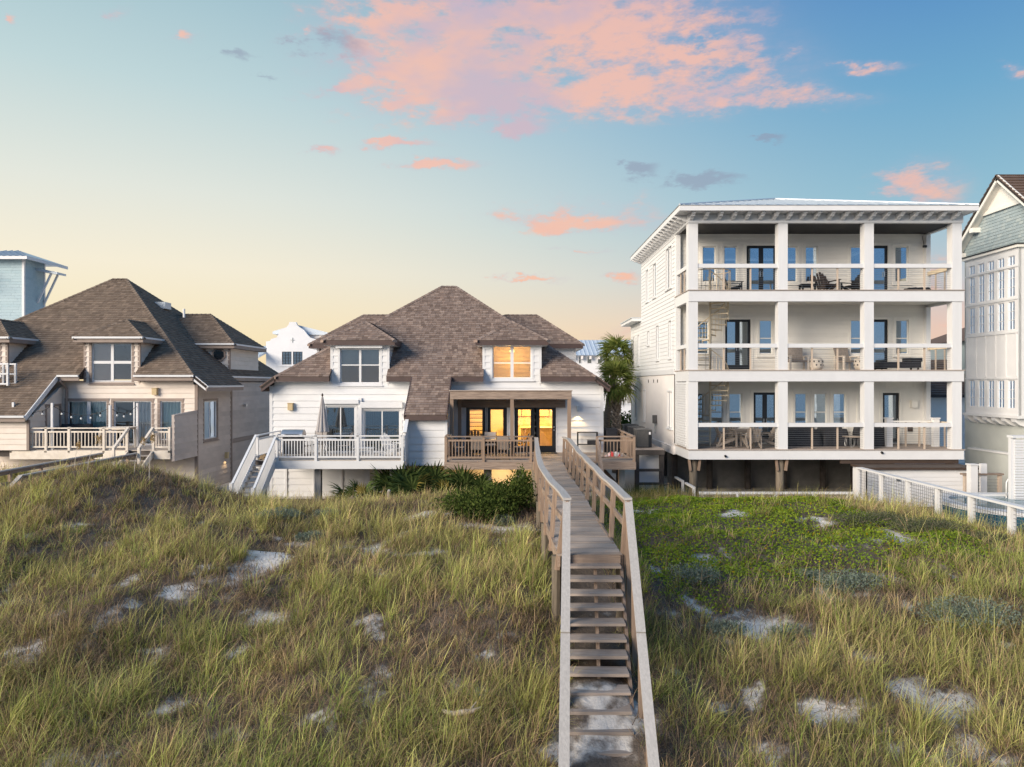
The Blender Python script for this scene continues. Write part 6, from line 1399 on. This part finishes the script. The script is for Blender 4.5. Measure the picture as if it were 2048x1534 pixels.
# fan fronds
def fan_frond(rg, lp, lf, nl, c1, c2, droop, spread=118, wid=.05):
    V, Fq, C = [], [], []
    def strip(pts, ws, side, col):
        n0 = len(V)
        for p, w_ in zip(pts, ws): V.append(p-side*w_); V.append(p+side*w_); C.append(col); C.append(col)
        for i in range(len(pts)-1): Fq.append((n0+2*i, n0+2*i+1, n0+2*i+3, n0+2*i+2))
    pet = [np.array([0, lp*t, -.10*lp*t*t]) for t in np.linspace(0, 1, 4)]
    strip(pet, [.022, .018, .014, .01], np.array([1., 0, 0]), np.array(c2)*.9); strip(pet, [.016, .013, .01, .008], np.array([0, 0, 1.]), np.array(c2)*.9)
    base = pet[-1]
    for k in range(nl):
        a = math.radians(-spread+2*spread*k/(nl-1)+rg.uniform(-2, 2)); L_ = lf*(1-.28*abs(a)/2.05)*rg.uniform(.88, 1.08); dr = droop*rg.uniform(.6, 1.4)
        dirv = np.array([math.sin(a), math.cos(a), 0]); side = np.array([math.cos(a), -math.sin(a), .35*(-1)**k]); side /= np.linalg.norm(side)
        pts = [base+dirv*L_*t+np.array([0, 0, -dr*L_*t**2.4+.06*math.cos(a*1.5)*t]) for t in (0, .35, .7, 1.0)]
        t = rg.rand(); strip(pts, [wid*.25, wid*.55, wid*.42, .003], side, (np.array(c1)*(1-t)+np.array(c2)*t)*rg.uniform(.8, 1.2))
    return np.array(V), np.array(Fq), np.array(C)
def frond_set(prefix, seed, n, lp, lf, nl, c1, c2, droop, spread=118, wid=.05):
    rg = np.random.RandomState(seed); out_ = []
    for k in range(n): out_.append(mesh_col(prefix, *fan_frond(rg, lp*rg.uniform(.85, 1.15), lf*rg.uniform(.9, 1.1), nl, c1, c2, droop*rg.uniform(.7, 1.4), spread, wid), 'frond_leaf'))
    return out_
G1, G2, G3 = (.11, .165, .04), (.29, .31, .085), (.16, .13, .05)
PALM_F = frond_set('frond', 11, 5, .62, .78, 26, G1, G2, .55); PALM_D = frond_set('dead_frond', 12, 3, .55, .7, 20, (.14, .10, .05), (.24, .18, .09), 1.0, 90)
def palm(label, loc, h, seed, booted, nf=40, s=1.0, lean=0.0):
    T_ = thing('palm_tree', label, 'palm tree', loc); rg = random.Random(seed)
    tp = [(lean*(t**2), 0, h*t) for t in [k/10 for k in range(11)]]
    MB().tube(tp, [.24-.07*k/10+(.02 if k % 2 else 0) for k in range(11)], 12).build('trunk', 'trunk', T_, smooth=True, local=True)
    if booted:
        bm_ = MB().prism([(-.07, 0, 0), (.07, 0, 0), (.045, .05, .2), (-.045, .05, .2)], (0, -.06, .03)).mesh('leaf_boot', 'boot'); k = 0
        while k < 130:
            z = .3+h*.72*k/130; a = k*2.4; M_ = Matrix.Translation((lean*(z/h)**2+math.cos(a)*.21, math.sin(a)*.21, z)) @ Matrix.Rotation(a-R(90), 4, 'Z') @ Matrix.Rotation(R(-22), 4, 'X'); link('leaf_boot', bm_, T_, M_, local=True); k += 1
    for k in range(nf):
        t = k/(nf-1); el_ = R(82-128*t**.85)+rg.uniform(-.12, .12); az_ = k*2.39996+rg.uniform(-.2, .2); dead = t > .9
        M_ = Matrix.Translation((lean, 0, h-.15+.35*(1-t))) @ Matrix.Rotation(az_, 4, 'Z') @ Matrix.Rotation(el_, 4, 'X') @ Matrix.Rotation(rg.uniform(-.4, .4), 4, 'Y') @ Matrix.Scale(s*rg.uniform(.85, 1.1), 4)
        link('frond', rg.choice(PALM_D if dead else PALM_F), T_, M_, local=True)
    return T_
pA = at(1234, 706, 44); pB = at(1232, 775, 41)
palm('taller cabbage palm with smooth trunk between the two white houses', (pA.x-.75, 44, .95), pA.z-.95-.2, 4, False, 32, 1.1, .75)
palm('shorter bushy cabbage palm with criss-cross booted trunk between the white houses', (pB.x, 41, .95), pB.z-.95+.3, 8, True, 40, 1.08)
PMT = frond_set('frond', 31, 5, .62, .52, 20, (.045, .075, .024), (.10, .135, .042), .28, 105, .045); PMY = frond_set('frond', 33, 2, .55, .5, 18, (.15, .13, .03), (.22, .17, .05), .5, 105, .045)
pm_spots = [(715, 992, 27.6, .8, 'small saw palmetto standing alone left of the palmetto thicket'), (790, 960, 29.0, 1.25, 'leftmost tall saw palmetto under the white closet wall'), (832, 942, 29.0, 1.35, 'tall saw palmetto reaching up the white closet wall, second from left'),
            (828, 985, 27.6, .95, 'low saw palmetto in front of the tall thicket'), (868, 965, 28.2, 1.2, 'saw palmetto in the middle of the thicket with broad dark fans'), (893, 978, 27.7, 1.1, 'saw palmetto with yellowing fans near the timber deck'), (925, 965, 28.3, 1.15, 'saw palmetto under the left corner of the timber deck'), (960, 978, 28.0, 1.0, 'rightmost saw palmetto beneath the timber deck')]
for i, (px, py, d_, s_, lb) in enumerate(pm_spots):
    x = (px-1024)/F*d_; T_ = thing('saw_palmetto', lb, 'palmetto', (x, d_, float(terr(x, d_))-.05), 0, 'saw palmettos below the decks'); rg = random.Random(50+i)
    for k in range(17):
        el_ = R(rg.uniform(18, 80)); M_ = Matrix.Translation((rg.uniform(-.18, .18), rg.uniform(-.15, .15), .1)) @ Matrix.Rotation(rg.uniform(0, 6.28), 4, 'Z') @ Matrix.Rotation(el_, 4, 'X') @ Matrix.Rotation(rg.uniform(-.3, .3), 4, 'Y') @ Matrix.Scale(s_*1.22*rg.uniform(.8, 1.25), 4)
        link('frond', rg.choice(PMY if (i == 5 and k % 3 == 0) or k == 16 else PMT), T_, M_, local=True)
    MB().tube([(0, 0, -.1), (.1, .05, .12)], [.08, .06], 7).build('stem', 'trunk', T_, local=True)
# broad dark shrubs beside the boardwalk and background greenery
gz = float(terr(-.5, 20.4))
shrub('coastal_shrub', 'broad dark green shrub hugging the left side of the boardwalk', (-.5, 20.4, gz), [(-.8, 0, .28, .85, .8, .42), (.1, .1, .42, .8, .8, .5), (.75, .3, .62, .42, .6, .65), (-.2, -.6, .2, .9, .5, .35)], 11000, .085, (.035, .06, .016), (.13, .165, .042), 71, asp=.5)
gz = float(terr(.35, 26.0)); shrub('coastal_shrub', 'dark green shrub below the deck edge left of the boardwalk head', (.35, 25.8, gz), [(0, 0, .5, .5, .6, .6), (-.6, .1, .3, .5, .5, .4)], 3500, .085, (.05, .08, .02), (.16, .20, .05), 72, asp=.5)
for i, (px, py, d_, r_, lb) in enumerate(((1252, 842, 47, 1.6, 'dark green background shrub behind the palm trunks'), (1205, 835, 52, 1.5, 'background shrub left of the palm trunks beyond the duplex corner'), (1262, 985, 29.2, .0, ''), )):
    if r_: p = at(px, py, d_); shrub('background_shrub', lb, (p.x, d_, .95), [(0, 0, p.z-.95-.5, r_, r_, 1.1), (r_*.5, 0, p.z-1.8, r_*.8, r_, .9), (-r_*.4, 0, 1.2, r_, r_, 1.0)], 5000, .2, (.02, .045, .014), (.07, .105, .03), 80+i, asp=.5)
# silvery dune shrubs
SG1, SG2 = (.16, .205, .155), (.27, .31, .25)
sv = [(1385, 1168, .62, .42, 'silvery grey green dune bush just right of the boardwalk'), (1705, 1182, .75, .42, 'silvery dune bush in the middle of the right slope'), (1935, 1250, .95, .45, 'large silvery dune bush near the right edge of the slope'), (558, 1038, .6, .3, 'silvery dune bush on the crest below the white deck stairs'),
      (655, 1035, .4, .24, 'small silvery dune bush on the crest before the palmettos'), (1452, 1270, .4, .25, 'small silvery dune bush among the grass right of the stairs'), (620, 1082, .42, .25, 'silvery bush beside the sand patch on the left slope'), (1580, 1275, .38, .22, 'small silvery bush beside a sand patch on the right slope'),
      (1620, 1160, .4, .22, 'low silvery bush left of the middle right slope bush'), (1005, 1050, .32, .28, 'pale silvery sprig at the foot of the dark boardwalk shrub')]
for i, (px, py, r_, h_, lb) in enumerate(sv):
    x, y = ground_hit(px, py); shrub('dune_bush', lb, (x, y, float(terr(x, y))), [(0, 0, h_*.5, r_, r_*.7, h_*.6), (r_*.45, .1, h_*.4, r_*.6, r_*.6, h_*.5), (-r_*.5, 0, h_*.35, r_*.55, r_*.6, h_*.5)], int(2600*r_/.6), .05, SG1, SG2, 100+i, 'silvery dune bushes', asp=.4)
gb = [(1740, 1048, .9, .34, 'grey brown scrub mound left of the mesh fence posts'), (1850, 1060, .8, .3, 'dull green scrub mound at the foot of the mesh fence'), (1960, 1085, .7, .25, 'low dull scrub by the second nearest fence post')]
for i, (px, py, r_, h_, lb) in enumerate(gb):
    x, y = ground_hit(px, py); shrub('dune_scrub', lb, (x, y, float(terr(x, y))), [(0, 0, h_*.5, r_, r_*.8, h_*.6), (r_*.6, .1, h_*.4, r_*.7, r_*.6, h_*.5), (-r_*.6, -.1, h_*.35, r_*.7, r_*.6, h_*.5)], 4200, .05, (.09, .11, .06), (.19, .19, .12), 120+i, 'dull scrub by the mesh fence', asp=.35)
# tall seed stalks of sea oats
for i, (px, py, d_, h_, lb) in enumerate(((298, 922, 21.2, 1.45, 'tallest golden sea oat stalk before the cream deck stairs'), (175, 945, 21.0, 1.0, 'leaning golden sea oat stalk at the left of the dune crest'), (268, 930, 21.4, 1.1, 'drooping golden sea oat stalk beside the tallest one'), (148, 940, 21.8, .95, 'short golden sea oat stalk before the cream rail'))):
    x = (px-1024)/F*d_; z = float(terr(x, d_)); T_ = thing('sea_oat_stalk', lb, 'sea oats', (x, d_, z), 0, 'sea oat stalks on the left crest'); lx = (.12, .35, .3, .15)[i]
    pts = [(lx*t**2, 0, h_*t) for t in (0, .3, .6, .85, 1.0)]; MB().tube(pts, [.008, .007, .006, .005, .003], 5).build('stem', 'rail_cream', T_, local=True)
    rg = np.random.RandomState(i); co, f, col = leaf_cloud(rg, 130, [(lx*.92, 0, h_*.93, .06+lx*.12, .05, .16), (lx*1.1, 0, h_*.98, .05, .04, .07)], .05, (.42, .28, .12), (.55, .40, .20), .5); link('seed_head', mesh_col('seed_head', co, f, col, 'leaf'), T_, local=True)
# ------------------------------------------------------------ dune grass
def blades(P, ang, L_, lean, curl, wid, cb, ct, seg=3):
    n = len(L_); cb = np.asarray(cb, float); ct = np.asarray(ct, float); co = np.zeros((n, 2*seg+1, 3)); col = np.zeros((n, 2*seg+1, 3))
    d = np.stack([np.cos(ang), np.sin(ang)], 1); pos = P.copy()
    # blade faces turned partly towards its lean direction
    ra = ang+np.pi/2+np.random.RandomState(3).uniform(-.9, .9, n); sx = np.stack([np.cos(ra), np.sin(ra), np.zeros(n)], 1)
    for k in range(seg+1):
        t = k/seg; w_ = wid*(1-t**1.6)
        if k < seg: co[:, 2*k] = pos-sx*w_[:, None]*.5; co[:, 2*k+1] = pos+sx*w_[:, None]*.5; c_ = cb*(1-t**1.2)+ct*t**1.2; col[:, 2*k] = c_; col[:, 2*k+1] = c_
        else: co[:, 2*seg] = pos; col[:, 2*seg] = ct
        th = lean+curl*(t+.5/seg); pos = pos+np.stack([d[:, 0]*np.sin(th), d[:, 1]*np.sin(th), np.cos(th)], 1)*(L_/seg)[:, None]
    b_ = (np.arange(n)*(2*seg+1))[:, None]; tr = []
    for k in range(seg-1): tr += [np.concatenate([b_+2*k, b_+2*k+1, b_+2*k+3], 1), np.concatenate([b_+2*k, b_+2*k+3, b_+2*k+2], 1)]
    tr.append(np.concatenate([b_+2*seg-2, b_+2*seg-1, b_+2*seg], 1))
    return co.reshape(-1, 3), np.concatenate(tr, 0), col.reshape(-1, 3)
rg = np.random.RandomState(42)
def scatter(n, y0=7.2, y1=27.0, pw=1.0):
    """points over the part of the dune in view, denser close by"""
    y = y0+(y1-y0)*rg.rand(n)**pw; x = rg.uniform(-1, 1, n)*(y*.76+1.0); return x, y
def on_walk(x, y):
    st_ = (y < 13.2) & (y > 8) & (x > .95+.085*(y-13)) & (x < 2.12+.085*(y-13)); return st_ | ((y > 13) & (x > .75) & (x < 2.12)) | ((x > -17.4) & (x < -15.7) & (y > 20.3)) | ((x > 13.8) & (y > 20.5)) | ((y > 26) & (x > -10.4) & (x < -9.5))
def cover_zone(x, y): return sst(2.2, 3.2, x)*sst(13, 10.0, x+.9*(vnoise(x, y, .6, 5)-.5)*4)*sst(14.2, 17.0, y+(vnoise(x, y, .7, 1)-.5)*3)*sst(26, 24.5, y)
# --- sea oat tussocks
NT = 15500
x, y = scatter(NT, 7.0, 26.5, 1.12); y = np.where((x < -16.2) & (y > 21), 21+(y-21)*1.6, y); x = np.concatenate([x, rg.uniform(-24, -17.4, 900)]); y = np.concatenate([y, rg.uniform(24, 30.4, 900)]); NT = len(x); s_ = sandmask(x, y); cz = cover_zone(x, y); clump = vnoise(x, y, .55, 3)
keep = (rg.rand(NT) < np.clip(1.15-2.3*s_, .0, 1)*(1-.88*cz)*np.clip(2.1*(clump-.08), .36, 1)) & ~on_walk(x, y) & ~((np.hypot((x+.5)/1.5, (y-20.2)/1.2) < 1.0)) & ~((x > -5.6) & (x < 0) & (y > 25.6))
x, y, clump = x[keep], y[keep], clump[keep]; nt = len(x)
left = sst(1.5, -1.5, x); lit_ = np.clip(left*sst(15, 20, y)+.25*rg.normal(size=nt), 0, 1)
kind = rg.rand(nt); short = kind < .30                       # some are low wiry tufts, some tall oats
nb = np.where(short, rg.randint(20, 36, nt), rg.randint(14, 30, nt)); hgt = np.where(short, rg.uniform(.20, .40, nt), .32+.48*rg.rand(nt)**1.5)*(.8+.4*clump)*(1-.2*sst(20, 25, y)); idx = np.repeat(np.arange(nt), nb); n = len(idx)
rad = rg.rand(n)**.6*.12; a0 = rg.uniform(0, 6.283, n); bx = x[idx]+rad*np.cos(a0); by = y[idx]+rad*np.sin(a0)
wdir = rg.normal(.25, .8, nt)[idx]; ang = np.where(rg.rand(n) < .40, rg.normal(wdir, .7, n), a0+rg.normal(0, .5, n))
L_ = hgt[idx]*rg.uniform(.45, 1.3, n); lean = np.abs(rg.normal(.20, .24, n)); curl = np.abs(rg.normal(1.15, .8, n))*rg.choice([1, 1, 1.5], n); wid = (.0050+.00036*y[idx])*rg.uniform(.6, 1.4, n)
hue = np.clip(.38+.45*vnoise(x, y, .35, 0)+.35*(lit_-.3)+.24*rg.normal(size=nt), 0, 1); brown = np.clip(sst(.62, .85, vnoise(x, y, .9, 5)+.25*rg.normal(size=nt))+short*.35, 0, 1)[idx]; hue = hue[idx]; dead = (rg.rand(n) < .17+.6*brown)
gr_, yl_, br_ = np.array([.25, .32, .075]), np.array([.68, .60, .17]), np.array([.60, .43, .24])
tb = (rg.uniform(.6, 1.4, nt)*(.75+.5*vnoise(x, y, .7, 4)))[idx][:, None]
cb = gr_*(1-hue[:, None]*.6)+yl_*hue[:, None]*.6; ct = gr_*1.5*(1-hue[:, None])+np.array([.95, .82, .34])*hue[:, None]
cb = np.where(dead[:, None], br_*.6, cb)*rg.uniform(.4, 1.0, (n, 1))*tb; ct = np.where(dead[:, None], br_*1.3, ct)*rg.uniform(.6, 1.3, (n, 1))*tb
P = np.stack([bx, by, terr(bx, by)-.02], 1)
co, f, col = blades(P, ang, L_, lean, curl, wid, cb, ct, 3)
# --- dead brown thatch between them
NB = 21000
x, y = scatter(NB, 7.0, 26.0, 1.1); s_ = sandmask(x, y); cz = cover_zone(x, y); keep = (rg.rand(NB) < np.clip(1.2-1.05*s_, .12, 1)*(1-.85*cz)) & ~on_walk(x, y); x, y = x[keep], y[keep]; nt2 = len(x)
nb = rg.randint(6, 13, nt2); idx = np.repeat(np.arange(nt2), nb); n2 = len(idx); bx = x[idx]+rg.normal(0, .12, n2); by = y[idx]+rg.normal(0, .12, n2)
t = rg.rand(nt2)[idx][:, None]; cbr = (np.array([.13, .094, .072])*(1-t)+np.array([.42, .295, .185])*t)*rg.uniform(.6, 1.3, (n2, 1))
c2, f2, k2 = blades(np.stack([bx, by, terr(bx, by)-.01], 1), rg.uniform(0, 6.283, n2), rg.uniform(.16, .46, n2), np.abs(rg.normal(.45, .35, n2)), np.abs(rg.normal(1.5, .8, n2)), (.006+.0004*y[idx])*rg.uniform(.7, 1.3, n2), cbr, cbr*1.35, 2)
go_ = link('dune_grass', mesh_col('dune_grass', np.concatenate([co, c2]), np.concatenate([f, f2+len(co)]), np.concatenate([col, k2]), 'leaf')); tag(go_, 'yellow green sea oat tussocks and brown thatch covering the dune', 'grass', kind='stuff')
# --- low bright green creeper over the right crest
NG = 120000
x, y = scatter(NG, 13.5, 26.0, .9); x = rg.uniform(2.2, 14.0, NG); cz = cover_zone(x, y)*np.clip(1.3-1.7*sandmask(x, y), 0, 1)*(.35+.9*vnoise(x, y, 1.1, 2)); keep = (rg.rand(NG) < cz) & ~on_walk(x, y); x, y = x[keep], y[keep]; ng = len(x)
h = .16*vnoise(x, y, 1.6, 4)+.05; z = terr(x, y)+h*rg.rand(ng)**.5
a = rg.normal(size=(ng, 3))*np.array([1, 1, .5]); a /= np.linalg.norm(a, axis=1)[:, None]; nrm = rg.normal(size=(ng, 3))*.6+np.array([0, -.3, 1]); b_ = np.cross(a, nrm); b_ /= np.linalg.norm(b_, axis=1)[:, None]; s_ = (.045+.035*rg.rand(ng))[:, None]; c_ = np.stack([x, y, z], 1)
cog = np.stack([c_-a*s_*.5, c_+b_*s_*.32, c_+a*s_*.5, c_-b_*s_*.32], 1).reshape(-1, 3); t = (.6*vnoise(x, y, .8, 1)+.4*rg.rand(ng))[:, None]; cg = np.array([.14, .24, .026])*(1-t)+np.array([.33, .40, .045])*t; yel = (rg.rand(ng) < .05)[:, None]; cg = np.where(yel, np.array([.40, .28, .02]), cg)*rg.uniform(.75, 1.25, (ng, 1))
gc = link('creeper_ground_cover', mesh_col('creeper_ground_cover', cog, np.arange(4*ng).reshape(ng, 4), np.repeat(cg, 4, 0), 'leaf')); tag(gc, 'bright green creeping ground cover on the dune right of the boardwalk', 'ground cover', kind='stuff')
# --- upright reedy grass along the foot of the tall house
NR = 3800
x = rg.uniform(3.6, 14.0, NR); y = rg.uniform(23.6, 27.6, NR)
x2 = rg.normal(5.6, .7, 1800); y2 = rg.uniform(28.0, 30.5, 1800); x = np.concatenate([x, x2]); y = np.concatenate([y, y2]); n = len(x); tall = np.concatenate([np.zeros(NR), np.ones(1800)])
t = rg.rand(n, 1); cb = np.where(tall[:, None] > 0, np.array([.05, .085, .025]), np.array([.16, .15, .05]))*(.7+.6*t); ct = np.where(tall[:, None] > 0, np.array([.08, .12, .035]), np.array([.34, .27, .11]))*(.8+.4*t)
co, f, col = blades(np.stack([x, y, terr(x, y)-.02], 1), rg.uniform(0, 6.283, n), rg.uniform(.35, .7, n)*(1+.35*tall), np.abs(rg.normal(.08, .1, n)), np.abs(rg.normal(.3, .3, n)), np.full(n, .014), cb, ct, 3)
rr_ = link('reed_grass', mesh_col('reed_grass', co, f, col, 'leaf')); tag(rr_, 'thin upright straw and green grass at the foot of the tall white house', 'grass', kind='stuff')
print('BLADES', nt, len(go_.data.polygons), ng)
